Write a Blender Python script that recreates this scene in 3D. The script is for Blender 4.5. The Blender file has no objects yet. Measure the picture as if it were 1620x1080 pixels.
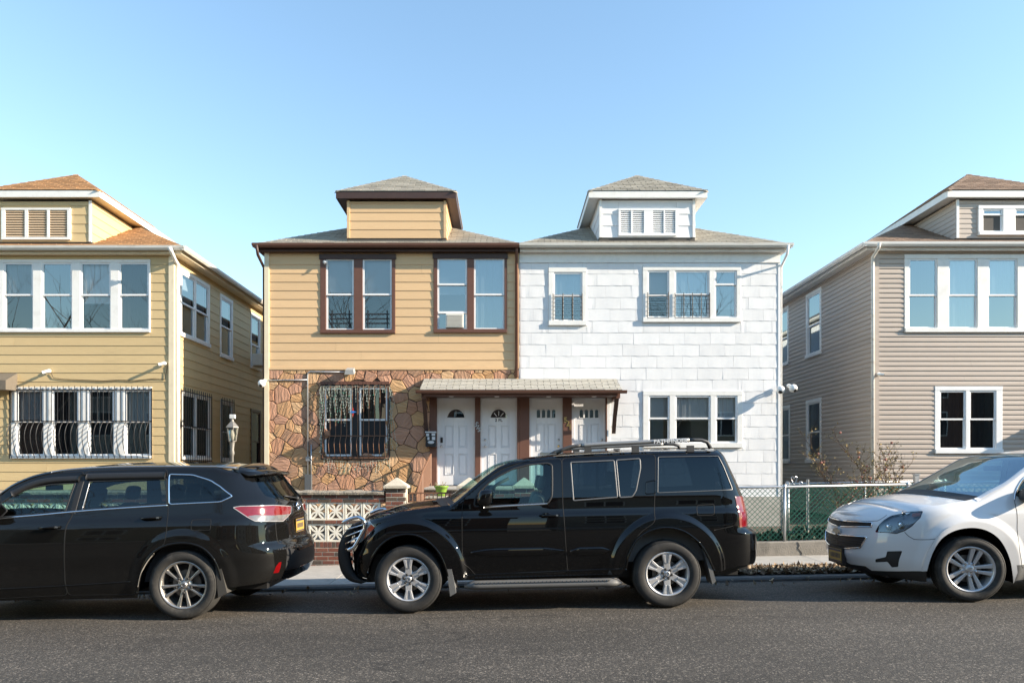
import bpy, bmesh, math, random
import numpy as np
from mathutils import Vector, Matrix, Euler
from mathutils.geometry import delaunay_2d_cdt

random.seed(7)
PI = math.pi
SC = bpy.context.scene
COL = SC.collection

# ------------------------------------------------------------------ camera, sky, sun, exposure
CAMZ, F, CX, CY = 1.575, 1100.0, 798.0, 740.0        # photo pixels (1620 x 1080)
SLOPE = 0.0205                                        # the street climbs gently to the right
cam_d = bpy.data.cameras.new('camera')
cam_d.sensor_width = 36.0
cam_d.lens = 36.0 * F / 1620.0
cam_d.shift_x = (810 - CX) / 1620.0
cam_d.shift_y = (CY - 540) / 1620.0
cam_d.clip_start, cam_d.clip_end = 0.1, 2000
cam = bpy.data.objects.new('camera', cam_d)
COL.objects.link(cam)
cam.location = (0, 0, CAMZ)
cam.rotation_euler = (math.radians(90), 0, 0)
SC.camera = cam

TOSUN = Vector((4.1, -1.0, 1.75)).normalized()
SUN_EL = math.asin(TOSUN.z)
SUN_AZ = math.atan2(TOSUN.x, TOSUN.y)                 # clockwise from +Y
world = bpy.data.worlds.new('World')
SC.world = world
world.use_nodes = True
wn = world.node_tree
wn.nodes.clear()
sky = wn.nodes.new('ShaderNodeTexSky')
sky.sky_type = 'NISHITA'
sky.sun_disc = False
sky.sun_elevation = SUN_EL
sky.sun_rotation = SUN_AZ
sky.altitude = 0
sky.air_density = 1.6
sky.dust_density = 0.0
sky.ozone_density = 3.5
bg = wn.nodes.new('ShaderNodeBackground')
bg.inputs['Strength'].default_value = 0.13
wo = wn.nodes.new('ShaderNodeOutputWorld')
wn.links.new(sky.outputs[0], bg.inputs[0])
wn.links.new(bg.outputs[0], wo.inputs[0])

sun_d = bpy.data.lights.new('sun', 'SUN')
sun_d.energy = 5.0
sun_d.angle = math.radians(0.53)
sun_d.color = (1.0, 0.87, 0.70)
sun = bpy.data.objects.new('sun', sun_d)
COL.objects.link(sun)
sun.location = (80, -20, 34)
sun.rotation_euler = (-TOSUN).to_track_quat('-Z', 'Y').to_euler()

SC.view_settings.view_transform = 'Standard'
SC.view_settings.look = 'None'
SC.view_settings.exposure = 1.25
SC.view_settings.gamma = 1.0
SC.view_settings.use_curve_mapping = False
SC.cycles.max_bounces = 8
SC.cycles.transparent_max_bounces = 16
SC.cycles.caustics_reflective = False
SC.cycles.caustics_refractive = False

# ------------------------------------------------------------------ photo pixel -> place
def pX(px, Y): return (px - CX) * Y / F
def pZ(py, Y): return CAMZ + (CY - py) * Y / F

# ------------------------------------------------------------------ materials
MATS = {}
def nd(nt, t, **kw):
    n = nt.nodes.new(t)
    for k, v in kw.items():
        if hasattr(n, k): setattr(n, k, v)
        else: n.inputs[k].default_value = v
    return n

def mat(name, col=(.5, .5, .5), rough=.6, metal=0., var=0., hue=0., noise=0., nscale=8., bump=0., bscale=60.,
        stretch=None, coat=0., ramp=None, spec=.5, dirt=None, dscale=1.5, wave=None, generated=False, detail=6.):
    """one procedural material: base colour, per-piece variation, blotchy noise, fine relief"""
    if name in MATS: return MATS[name]
    m = bpy.data.materials.new(name); m.use_nodes = True
    nt = m.node_tree; nt.nodes.clear()
    out = nd(nt, 'ShaderNodeOutputMaterial'); p = nd(nt, 'ShaderNodeBsdfPrincipled')
    nt.links.new(p.outputs[0], out.inputs[0])
    p.inputs['Roughness'].default_value = rough
    p.inputs['Metallic'].default_value = metal
    p.inputs['Coat Weight'].default_value = coat
    p.inputs['Coat Roughness'].default_value = .03
    p.inputs['Specular IOR Level'].default_value = spec
    tc = nd(nt, 'ShaderNodeTexCoord')
    mp = nd(nt, 'ShaderNodeMapping')
    nt.links.new(tc.outputs['Object'], mp.inputs[0])
    if stretch: mp.inputs['Scale'].default_value = stretch
    oi = nd(nt, 'ShaderNodeObjectInfo')
    if ramp:
        r = nd(nt, 'ShaderNodeValToRGB'); cr = r.color_ramp
        cr.interpolation = 'CONSTANT' if len(ramp) > 3 else 'LINEAR'
        while len(cr.elements) < len(ramp): cr.elements.new(.5)
        for i, c in enumerate(ramp):
            cr.elements[i].position = i / len(ramp); cr.elements[i].color = (*c, 1)
        nt.links.new(oi.outputs['Random'], r.inputs[0]); cur = r.outputs[0]
    else:
        rgb = nd(nt, 'ShaderNodeRGB'); rgb.outputs[0].default_value = (*col, 1); cur = rgb.outputs[0]
    def mulval(cur, fac_socket, lo, hi):
        mr = nd(nt, 'ShaderNodeMapRange'); mr.inputs['To Min'].default_value = lo; mr.inputs['To Max'].default_value = hi
        nt.links.new(fac_socket, mr.inputs['Value'])
        hs = nd(nt, 'ShaderNodeHueSaturation'); nt.links.new(cur, hs.inputs['Color']); nt.links.new(mr.outputs[0], hs.inputs['Value'])
        return hs
    if var:
        hs = mulval(cur, oi.outputs['Random'], 1 - var, 1 + var)
        if hue:
            w = nd(nt, 'ShaderNodeTexWhiteNoise', noise_dimensions='1D'); nt.links.new(oi.outputs['Random'], w.inputs['W'])
            mr = nd(nt, 'ShaderNodeMapRange'); mr.inputs['To Min'].default_value = .5 - hue; mr.inputs['To Max'].default_value = .5 + hue
            nt.links.new(w.outputs[0], mr.inputs[0]); nt.links.new(mr.outputs[0], hs.inputs['Hue'])
        cur = hs.outputs[0]
    if noise:
        n = nd(nt, 'ShaderNodeTexNoise'); n.inputs['Scale'].default_value = nscale; n.inputs['Detail'].default_value = detail
        n.inputs['Roughness'].default_value = .65
        nt.links.new(mp.outputs[0], n.inputs['Vector'])
        cur = mulval(cur, n.outputs[0], 1 - 2 * noise, 1 + 2 * noise).outputs[0]
    if dirt:
        n = nd(nt, 'ShaderNodeTexNoise'); n.inputs['Scale'].default_value = dscale; n.inputs['Detail'].default_value = 8
        n.inputs['Roughness'].default_value = .7
        nt.links.new(mp.outputs[0], n.inputs['Vector'])
        r = nd(nt, 'ShaderNodeMapRange'); r.inputs['From Min'].default_value = .52; r.inputs['From Max'].default_value = .75
        nt.links.new(n.outputs[0], r.inputs[0])
        mm = nd(nt, 'ShaderNodeMath', operation='MULTIPLY'); nt.links.new(r.outputs[0], mm.inputs[0]); mm.inputs[1].default_value = dirt[3]
        mx = nd(nt, 'ShaderNodeMix', data_type='RGBA'); nt.links.new(mm.outputs[0], mx.inputs[0])
        nt.links.new(cur, mx.inputs[6]); mx.inputs[7].default_value = (*dirt[:3], 1); cur = mx.outputs[2]
    nt.links.new(cur, p.inputs['Base Color'])
    if bump or wave:
        b = nd(nt, 'ShaderNodeBump'); b.inputs['Strength'].default_value = bump or wave[1]; b.inputs['Distance'].default_value = .02
        if wave:
            n = nd(nt, 'ShaderNodeTexWave', bands_direction=wave[2]); n.inputs['Scale'].default_value = wave[0]
            n.inputs['Distortion'].default_value = wave[3]; n.inputs['Detail'].default_value = 3
        else:
            n = nd(nt, 'ShaderNodeTexNoise'); n.inputs['Scale'].default_value = bscale; n.inputs['Detail'].default_value = 8
            n.inputs['Roughness'].default_value = .6
        nt.links.new(mp.outputs[0], n.inputs['Vector'])
        nt.links.new(n.outputs[0], b.inputs['Height']); nt.links.new(b.outputs[0], p.inputs['Normal'])
        if coat: pass
    MATS[name] = m
    return m

def glass(name, tint=(.8, .85, .85), base=.06, rough=0., power=.9):
    """thin pane: sees through with a tint, mirrors more at grazing angles"""
    if name in MATS: return MATS[name]
    m = bpy.data.materials.new(name); m.use_nodes = True
    nt = m.node_tree; nt.nodes.clear()
    out = nd(nt, 'ShaderNodeOutputMaterial'); mix = nd(nt, 'ShaderNodeMixShader')
    tr = nd(nt, 'ShaderNodeBsdfTransparent'); tr.inputs[0].default_value = (*tint, 1)
    gl = nd(nt, 'ShaderNodeBsdfGlossy'); gl.inputs['Roughness'].default_value = rough; gl.inputs['Color'].default_value = (.80, .93, 1.0, 1)
    fr = nd(nt, 'ShaderNodeFresnel'); fr.inputs['IOR'].default_value = 1.5
    tc = nd(nt, 'ShaderNodeTexCoord'); nz = nd(nt, 'ShaderNodeTexNoise'); nz.inputs['Scale'].default_value = 1.1; nz.inputs['Detail'].default_value = 1
    nt.links.new(tc.outputs['Object'], nz.inputs['Vector'])
    bp = nd(nt, 'ShaderNodeBump'); bp.inputs['Strength'].default_value = .05; bp.inputs['Distance'].default_value = .02
    nt.links.new(nz.outputs[0], bp.inputs['Height'])
    nt.links.new(bp.outputs[0], gl.inputs['Normal'])
    mr = nd(nt, 'ShaderNodeMapRange'); mr.inputs['From Min'].default_value = .04; mr.inputs['From Max'].default_value = 1
    mr.inputs['To Min'].default_value = base; mr.inputs['To Max'].default_value = power
    nt.links.new(fr.outputs[0], mr.inputs[0]); nt.links.new(mr.outputs[0], mix.inputs[0])
    nt.links.new(tr.outputs[0], mix.inputs[1]); nt.links.new(gl.outputs[0], mix.inputs[2])
    nt.links.new(mix.outputs[0], out.inputs[0])
    MATS[name] = m
    return m

# ------------------------------------------------------------------ objects
WL = {}                                               # world place of every unrotated parent
def place(o, parent, loc):
    COL.objects.link(o)
    loc = Vector(loc)
    if parent is not None:
        o.parent = parent
        o.location = loc - WL[parent]
    else:
        o.location = loc
    WL[o] = loc
    return o

def tag(o, label=None, cat=None, group=None, kind=None):
    if label: o['label'] = label
    if cat: o['category'] = cat
    if group: o['group'] = group
    if kind: o['kind'] = kind
    return o

def thing(name, label, cat, loc=(0, 0, 0), group=None):
    return tag(place(bpy.data.objects.new(name, None), None, loc), label, cat, group)

def meshdata(name, verts, faces, m, smooth=False):
    me = bpy.data.meshes.new(name)
    me.from_pydata([tuple(v) for v in verts], [], faces)
    if m is not None: me.materials.append(m)
    if smooth: me.polygons.foreach_set('use_smooth', [True] * len(me.polygons))
    me.update()
    return me

def link(name, me, parent=None, loc=(0, 0, 0), rot=None):
    o = place(bpy.data.objects.new(name, me), parent, loc)
    if rot is not None: o.rotation_euler = rot
    return o

class Wall:
    """frame of a wall: u along it, d outward, z up"""
    def __init__(s, kind, at): s.kind, s.at = kind, at
    def to(s, u, d, z):
        if s.kind == 'front': return (u, s.at - d, z)
        if s.kind == 'right': return (s.at + d, u, z)
        if s.kind == 'left': return (s.at - d, u, z)
        return (u, s.at + d, z)
    @property
    def flip(s): return s.kind in ('left', 'back')

class MB:
    """collects boxes, prisms, tubes; build() links them as ONE mesh object"""
    def __init__(s, wall=None): s.v, s.f, s.w = [], [], wall
    def add(s, vs, fs):
        n = len(s.v)
        if s.w is not None:
            vs = [s.w.to(*p) for p in vs]
            if s.w.flip: fs = [tuple(reversed(q)) for q in fs]
        s.v += [tuple(p) for p in vs]; s.f += [tuple(i + n for i in q) for q in fs]
        return s
    def box(s, a0, a1, b0, b1, c0, c1):
        """wall frame: u0,u1,d0,d1,z0,z1 ; plain: x0,x1,y0,y1,z0,z1"""
        if s.w is None:
            vs = [(x, y, z) for z in (c0, c1) for y in (b0, b1) for x in (a0, a1)]
        else:
            vs = [(x, y, z) for z in (c0, c1) for y in (b1, b0) for x in (a0, a1)]
        return s.add(vs, [(0, 2, 3, 1), (4, 5, 7, 6), (0, 1, 5, 4), (2, 6, 7, 3), (0, 4, 6, 2), (1, 3, 7, 5)])
    def wedge(s, u0, u1, z0, z1, d0, tb, tt):
        """siding board: back at d0, thickness tb at the bottom edge, tt at the top"""
        vs = [(u0, d0 + tb, z0), (u1, d0 + tb, z0), (u0, d0, z0), (u1, d0, z0), (u0, d0 + tt, z1), (u1, d0 + tt, z1), (u0, d0, z1), (u1, d0, z1)]
        return s.add(vs, [(0, 2, 3, 1), (4, 5, 7, 6), (0, 1, 5, 4), (2, 6, 7, 3), (0, 4, 6, 2), (1, 3, 7, 5)])
    def prism(s, poly, d0, d1):
        """polygon (u,z), counter-clockwise seen from outside, from d0 to d1"""
        n = len(poly)
        vs = [(u, d0, z) for u, z in poly] + [(u, d1, z) for u, z in poly]
        fs = [tuple(range(n, 2 * n)), tuple(reversed(range(n)))] + [(i, (i + 1) % n, n + (i + 1) % n, n + i) for i in range(n)]
        if s.w is None: vs = [(u, -d, z) for u, d, z in vs]
        return s.add(vs, fs)
    def tube(s, path, r, n=6, closed=False, flat=1.0):
        path = [Vector(p) for p in path]; k = len(path)
        rr = r if isinstance(r, (list, tuple)) else [r] * k
        vs, fs = [], []
        up = Vector((0.123, 0.31, 0.94)).normalized()
        for i, p in enumerate(path):
            a = path[(i - 1) % k] if (closed or i > 0) else p
            b = path[(i + 1) % k] if (closed or i < k - 1) else p
            t = (b - a).normalized()
            if abs(t.dot(up)) > .95: up = Vector((1, .1, 0)).normalized()
            e1 = t.cross(up).normalized(); e2 = e1.cross(t).normalized()
            for j in range(n):
                an = 2 * PI * j / n
                vs.append(p + e1 * math.cos(an) * rr[i] + e2 * math.sin(an) * rr[i] * flat)
        for i in range(k if closed else k - 1):
            for j in range(n):
                a, b = i * n + j, i * n + (j + 1) % n
                c, d = ((i + 1) % k) * n + (j + 1) % n, ((i + 1) % k) * n + j
                fs.append((a, d, c, b))
        if not closed:
            fs.append(tuple(range(n))); fs.append(tuple(reversed(range((k - 1) * n, k * n))))
        return s.add(vs, fs)
    def lathe(s, prof, c=(0, 0, 0), axis='z', n=24, a0=0., a1=2 * PI):
        """profile [(r, h)] turned about an axis through c"""
        full = abs(a1 - a0 - 2 * PI) < 1e-6
        m = n if full else n + 1
        vs, fs = [], []
        for i in range(m):
            an = a0 + (a1 - a0) * i / n; ca, sa = math.cos(an), math.sin(an)
            for r, h in prof:
                if axis == 'z': vs.append((c[0] + r * ca, c[1] + r * sa, c[2] + h))
                elif axis == 'y': vs.append((c[0] + r * ca, c[1] + h, c[2] + r * sa))
                else: vs.append((c[0] + h, c[1] + r * ca, c[2] + r * sa))
        k = len(prof)
        for i in range(m if full else n):
            for j in range(k - 1):
                a, b = i * k + j, ((i + 1) % m) * k + j
                fs.append((a, b, b + 1, a + 1) if axis != 'y' else (a, a + 1, b + 1, b))
        return s.add(vs, fs)
    def ball(s, c, r, n=8, sq=(1, 1, 1)):
        prof = [(max(1e-4, r * math.sin(PI * i / n)), -r * math.cos(PI * i / n)) for i in range(n + 1)]
        vs0 = len(s.v); s.lathe(prof, (0, 0, 0), 'z', max(8, n + 2))
        for i in range(vs0, len(s.v)):
            x, y, z = s.v[i]; s.v[i] = (c[0] + x * sq[0], c[1] + y * sq[1], c[2] + z * sq[2])
        return s
    def build(s, name, m, parent=None, smooth=False, loc=None, bevel=0, rot=None):
        if loc is None: loc = WL[parent] if parent is not None else (0, 0, 0)
        vs = [(x - loc[0], y - loc[1], z - loc[2]) for x, y, z in s.v]
        o = link(name, meshdata(name, vs, s.f, m, smooth), parent, loc, rot)
        if bevel:
            b = o.modifiers.new('bevel', 'BEVEL'); b.width = bevel; b.segments = 2; b.limit_method = 'ANGLE'
        return o

def clip_poly(poly, a, b, c):
    """keep a*x + b*y <= c"""
    out = []
    for i in range(len(poly)):
        p, q = poly[i], poly[(i + 1) % len(poly)]
        dp, dq = a * p[0] + b * p[1] - c, a * q[0] + b * q[1] - c
        if dp <= 0: out.append(p)
        if (dp < 0 < dq) or (dq < 0 < dp):
            t = dp / (dp - dq); out.append((p[0] + (q[0] - p[0]) * t, p[1] + (q[1] - p[1]) * t))
    return out
def area(poly): return .5 * sum(poly[i][0] * poly[(i + 1) % len(poly)][1] - poly[(i + 1) % len(poly)][0] * poly[i][1] for i in range(len(poly)))

def rect_minus(u0, u1, z0, z1, holes):
    """rectangle minus axis-aligned holes -> list of rectangles (rows of a wall)"""
    rects = [(u0, u1, z0, z1)]
    for (a, b, c, d) in holes:
        nxt = []
        for (p, q, r, s) in rects:
            if b <= p or a >= q or d <= r or c >= s: nxt.append((p, q, r, s)); continue
            if a > p: nxt.append((p, a, r, s))
            if b < q: nxt.append((b, q, r, s))
            m0, m1 = max(a, p), min(b, q)
            if c > r: nxt.append((m0, m1, r, c))
            if d < s: nxt.append((m0, m1, d, s))
        rects = nxt
    return rects
# ================================================================== ground
def gz(x): return SLOPE * max(-60, min(60, x))
YC = 9.72                                              # kerb line
YW = 11.70                                             # line of the front garden walls
YF = 16.60                                             # line of the house fronts

def strip(name, ys, zs, x0, x1, nx, m, kind='structure'):
    vs, fs = [], []
    for i in range(nx + 1):
        x = x0 + (x1 - x0) * i / nx
        for y, z in zip(ys, zs): vs.append((x, y, gz(x) + z))
    k = len(ys)
    for i in range(nx):
        for j in range(k - 1):
            a = i * k + j; fs.append((a, a + k, a + k + 1, a + 1))
    return tag(link(name, meshdata(name, vs, fs, m)), kind=kind)

def asphalt():
    m = bpy.data.materials.new('asphalt'); m.use_nodes = True
    nt = m.node_tree; p = nt.nodes['Principled BSDF']; p.inputs['Roughness'].default_value = .82
    tc = nd(nt, 'ShaderNodeTexCoord')
    v = nd(nt, 'ShaderNodeTexVoronoi'); v.inputs['Scale'].default_value = 85
    nt.links.new(tc.outputs['Object'], v.inputs['Vector'])
    r = nd(nt, 'ShaderNodeValToRGB'); r.color_ramp.interpolation = 'LINEAR'
    cols = [(0, .028), (.45, .042), (.72, .060), (.9, .095), (1, .21)]
    while len(r.color_ramp.elements) < len(cols): r.color_ramp.elements.new(.5)
    for e, (q, c) in zip(r.color_ramp.elements, cols): e.position = q; e.color = (c * 1.08, c * .92, c * .74, 1)
    sp = nd(nt, 'ShaderNodeSeparateColor'); nt.links.new(v.outputs['Color'], sp.inputs[0]); nt.links.new(sp.outputs[0], r.inputs[0])
    n = nd(nt, 'ShaderNodeTexNoise'); n.inputs['Scale'].default_value = .55; n.inputs['Detail'].default_value = 7; n.inputs['Roughness'].default_value = .62
    mp = nd(nt, 'ShaderNodeMapping'); mp.inputs['Scale'].default_value = (.35, 1.6, 1)
    nt.links.new(tc.outputs['Object'], mp.inputs[0]); nt.links.new(mp.outputs[0], n.inputs['Vector'])
    mr = nd(nt, 'ShaderNodeMapRange'); mr.inputs['From Min'].default_value = .3; mr.inputs['From Max'].default_value = .7; mr.inputs['To Min'].default_value = .64; mr.inputs['To Max'].default_value = 1.36
    nt.links.new(n.outputs[0], mr.inputs[0])
    hs = nd(nt, 'ShaderNodeHueSaturation'); nt.links.new(r.outputs[0], hs.inputs['Color']); nt.links.new(mr.outputs[0], hs.inputs['Value'])
    # hairline cracks and tar-dark blotches
    mp2 = nd(nt, 'ShaderNodeMapping'); mp2.inputs['Scale'].default_value = (.16, .5, 1); nt.links.new(tc.outputs['Object'], mp2.inputs[0])
    nw = nd(nt, 'ShaderNodeTexNoise'); nw.inputs['Scale'].default_value = 6; nw.inputs['Detail'].default_value = 6; nt.links.new(mp2.outputs[0], nw.inputs['Vector'])
    ad = nd(nt, 'ShaderNodeMix', data_type='RGBA'); ad.inputs[0].default_value = .22; nt.links.new(mp2.outputs[0], ad.inputs[6]); nt.links.new(nw.outputs['Color'], ad.inputs[7])
    vc = nd(nt, 'ShaderNodeTexVoronoi', feature='DISTANCE_TO_EDGE'); vc.inputs['Scale'].default_value = 1.0; nt.links.new(ad.outputs[2], vc.inputs['Vector'])
    mc = nd(nt, 'ShaderNodeMapRange'); mc.inputs['From Min'].default_value = .0; mc.inputs['From Max'].default_value = .006; mc.inputs['To Min'].default_value = .45; mc.inputs['To Max'].default_value = 1.
    nt.links.new(vc.outputs['Distance'], mc.inputs[0])
    nb = nd(nt, 'ShaderNodeTexNoise'); nb.inputs['Scale'].default_value = 1.3; nb.inputs['Detail'].default_value = 5; nt.links.new(tc.outputs['Object'], nb.inputs['Vector'])
    mb_ = nd(nt, 'ShaderNodeMapRange'); mb_.inputs['From Min'].default_value = .62; mb_.inputs['From Max'].default_value = .74; mb_.inputs['To Min'].default_value = 1.; mb_.inputs['To Max'].default_value = .68
    nt.links.new(nb.outputs[0], mb_.inputs[0])
    mm = nd(nt, 'ShaderNodeMath', operation='MULTIPLY'); nt.links.new(mc.outputs[0], mm.inputs[0]); nt.links.new(mb_.outputs[0], mm.inputs[1])
    h2 = nd(nt, 'ShaderNodeHueSaturation'); nt.links.new(hs.outputs[0], h2.inputs['Color']); nt.links.new(mm.outputs[0], h2.inputs['Value'])
    nt.links.new(h2.outputs[0], p.inputs['Base Color'])
    b = nd(nt, 'ShaderNodeBump'); b.inputs['Strength'].default_value = .6; b.inputs['Distance'].default_value = .012
    n2 = nd(nt, 'ShaderNodeTexNoise'); n2.inputs['Scale'].default_value = 95; n2.inputs['Detail'].default_value = 3
    nt.links.new(tc.outputs['Object'], n2.inputs['Vector']); nt.links.new(n2.outputs[0], b.inputs['Height']); nt.links.new(b.outputs[0], p.inputs['Normal'])
    return m
M_ASPH = asphalt()
M_CONC = mat('concrete', (.40, .375, .335), .85, var=.10, noise=.16, nscale=5, bump=.35, bscale=90, dirt=(.20, .18, .155, .6), dscale=2.2)
M_CONCD = mat('old_concrete', (.25, .225, .19), .9, noise=.22, nscale=4, bump=.6, bscale=45, dirt=(.09, .08, .065, .8), dscale=2.6)
M_SOIL = mat('soil', (.085, .066, .048), .95, noise=.25, nscale=14, bump=.8, bscale=40)
M_EARTH = mat('ground_earth', (.12, .11, .09), .95, noise=.2, nscale=1.5)
M_SEAM = mat('joint_dark', (.06, .055, .05), .95)

tag(link('ground', meshdata('ground', [(-400, -400, -1.55), (400, -400, -1.55), (400, 600, -1.55), (-400, 600, -1.55)], [(0, 1, 2, 3)], M_EARTH)), kind='structure')
strip('road', [-7.5, -5, 0, 3.0, 6.0, 7.5, 8.6, 9.3, YC + .01], [-.08, -.02, .02, .03, .015, 0, -.03, -.062, -.085], -60, 60, 24, M_ASPH)
strip('kerb', [YC, YC + .004, YC + .025, YC + .16, YC + .16], [-.16, -.055, -.03, -.026, -.1], -60, 60, 48, mat('worn_kerb', (.12, .11, .10), .9, noise=.25, nscale=6, bump=.5, bscale=50))
# pavement bed and its flags
def so(y): return -.028 + .03 * (y - YC) / (YW - YC)
bed = strip('sidewalk', [YC + .16, YW + .02], [so(YC + .16) - .02, so(YW) - .02], -60, 60, 48, M_SEAM)
def flag(x0, x1, y0, y1):
    z0, h = random.uniform(-.002, .004), .022
    g = .005
    mb = MB()
    c = [(x0 + g, y0 + g), (x1 - g, y0 + g), (x1 - g, y1 - g), (x0 + g, y1 - g)]
    vs = [(x, y, gz(x) + so(y) - .018) for x, y in c] + [(x, y, gz(x) + so(y) + z0 - .003) for x, y in c] + [(x + (.006 if i in (0, 3) else -.006), y + (.006 if i < 2 else -.006), gz(x) + so(y) + z0) for i, (x, y) in enumerate(c)]
    fs = [(8, 9, 10, 11)] + [(a + k, (a + 1) % 4 + k, (a + 1) % 4 + 4 + k, a + 4 + k) for k in (0, 4) for a in range(4)]
    mb.add(vs, fs).build('flagstone', M_CONC, bed, loc=((x0 + x1) / 2, y0, gz(x0)))
x = -7.5
while x < 8.6:
    flag(x, x + 1.25, 10.45, YW + .02)
    if x < 1.3: flag(x, x + 1.25, YC + .165, 10.45)
    x += 1.25
strip('planting_strip', [YC + .162, 10.0, 10.25, 10.44], [-.032, -.02, -.016, -.026], 1.25, 60, 40, M_SOIL)
strip('planting_strip', [YC + .162, 10.44], [-.026, -.02], -60, -7.5, 20, M_SOIL)
strip('front_yard', [YW + .02, 13, 17, 34], [.035, .05, .06, .08], 1.2, 60, 20, M_SOIL)
strip('paved_yard', [YW + .02, 13, 17, 34], [.035, .05, .06, .08], -60, 1.2, 20, M_CONCD)

# dry leaves swept onto the planting strip: nobody could count them
def leaves(name, n, xr, yr, zf, cols, label, smin=.025, smax=.06, seed=3):
    rnd = random.Random(seed); vs, fs = [], []
    for _ in range(n):
        x, y = rnd.uniform(*xr), rnd.uniform(*yr)
        L, W = rnd.uniform(smin, smax), rnd.uniform(.4, .75)
        R = Euler((rnd.gauss(0, .5), rnd.gauss(0, .5), rnd.uniform(0, 6.28))).to_matrix()
        cu = rnd.uniform(.1, .5) * L
        k = len(vs)
        for p in ((-L, 0, cu), (-.3 * L, -W * L * .6, 0), (-.3 * L, W * L * .6, 0), (.4 * L, -W * L * .5, .1 * L), (.4 * L, W * L * .5, .1 * L), (L, 0, cu)):
            q = R @ Vector(p); vs.append((x + q.x, y + q.y, max(gz(x) + zf + .004, gz(x) + zf + .012 + q.z + rnd.random() * .035)))
        fs += [(k, k + 1, k + 2), (k + 1, k + 3, k + 4, k + 2), (k + 3, k + 5, k + 4)]
    me = meshdata(name, vs, fs, None)
    for c in cols: me.materials.append(c)
    idx = [rnd.randrange(len(cols)) for _ in range(n) for _ in range(3)]
    for i in range(0, len(idx), 3): idx[i + 1] = idx[i + 2] = idx[i]
    me.polygons.foreach_set('material_index', idx)
    return tag(link(name, me), label, 'leaves', kind='stuff')
LEAFC = [mat('leaf_a', (.24, .155, .085), .8), mat('leaf_b', (.33, .235, .135), .8), mat('leaf_c', (.13, .08, .045), .8), mat('leaf_d', (.42, .33, .22), .8), mat('leaf_e', (.17, .11, .065), .8)]
leaves('leaf_litter', 4200, (1.6, 6.6), (YC + .2, 10.46), -.02, LEAFC, 'dry brown leaves heaped along the planting strip by the kerb', .035, .085)
leaves('leaf_litter', 160, (-9, 9), (9.2, YC), -.075, LEAFC, 'few stray leaves lying in the gutter under the parked cars', .025, .05, 15)
leaves('leaf_litter', 1500, (3.2, 9.5), (YW + .2, 13.0), .05, LEAFC, 'scattered dead leaves on the soil behind the chain link fence', seed=5)

# ================================================================== house materials
M_TAN = mat('tan_siding', (.67, .455, .25), .55, var=.05, noise=.06, nscale=3, stretch=(.6, 1, 3), dirt=(.40, .29, .17, .32), dscale=1.6)
M_YEL = mat('yellow_siding', (.585, .435, .225), .55, var=.04, noise=.06, nscale=3, stretch=(.6, 1, 3), dirt=(.36, .27, .15, .35), dscale=1.6)
M_VIN = mat('greige_vinyl', (.46, .385, .325), .5, var=.04, noise=.06, nscale=3, stretch=(.6, 1, 3), dirt=(.30, .25, .20, .3), dscale=1.6)
M_WSH = mat('white_shingle', (.76, .76, .765), .65, var=.035, noise=.03, nscale=6, wave=(26, .10, 'X', 1.5), dirt=(.55, .53, .48, .18), dscale=2.5)
M_BRN = mat('brown_trim', (.13, .058, .038), .5, noise=.1, nscale=6, bump=.05, bscale=30)
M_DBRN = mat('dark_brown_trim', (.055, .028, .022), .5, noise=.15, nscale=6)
M_WHT = mat('white_paint', (.80, .79, .76), .45, noise=.05, nscale=5, dirt=(.5, .46, .4, .35), dscale=3)
M_WVIN = mat('white_vinyl', (.82, .82, .82), .4, noise=.03, nscale=5)
M_CRM = mat('cream_paint', (.74, .64, .46), .5, noise=.06, nscale=5, dirt=(.45, .38, .26, .3), dscale=3)
M_GUT = mat('white_gutter', (.70, .68, .63), .45, noise=.08, nscale=4, dirt=(.34, .25, .16, .75), dscale=2.4, stretch=(.6, 1, 4))
M_RGRY = mat('grey_shingle', (.36, .33, .275), .9, var=.17, noise=.12, nscale=30, bump=.5, bscale=160)
M_RORG = mat('orange_shingle', (.43, .235, .105), .9, var=.16, noise=.12, nscale=30, bump=.5, bscale=160)
M_RBRN = mat('brown_shingle', (.30, .205, .145), .9, var=.18, noise=.12, nscale=30, bump=.5, bscale=160)
M_RDRK = mat('roof_felt', (.11, .10, .09), .95)
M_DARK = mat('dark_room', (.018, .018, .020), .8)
M_BLK = mat('black_iron', (.016, .016, .018), .45)
M_BRIRON = mat('brown_iron', (.19, .095, .055), .5, noise=.15, nscale=20)
M_SILV = mat('galvanised', (.50, .51, .52), .38, .75, noise=.1, nscale=20)
M_PLY = mat('wall_sheathing', (.10, .09, .08), .9)
M_BLIND = mat('window_blind', (.62, .64, .66), .7, wave=(20, .5, 'Z', 0))
M_CURT = mat('curtain', (.44, .46, .48), .9, wave=(9, .6, 'X', 2))
M_CURTW = mat('curtain_white', (.84, .85, .86), .9, wave=(9, .4, 'X', 2))
M_CURTD = mat('curtain_dark', (.075, .072, .072), .95, wave=(9, .6, 'X', 2))
G_WIN = glass('window_glass', (.88, .92, .94), .17)
G_WIN2 = glass('window_glass_bright', (.70, .79, .84), .30)
G_DRK = glass('window_glass_dark', (.52, .56, .60), .12)

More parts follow.
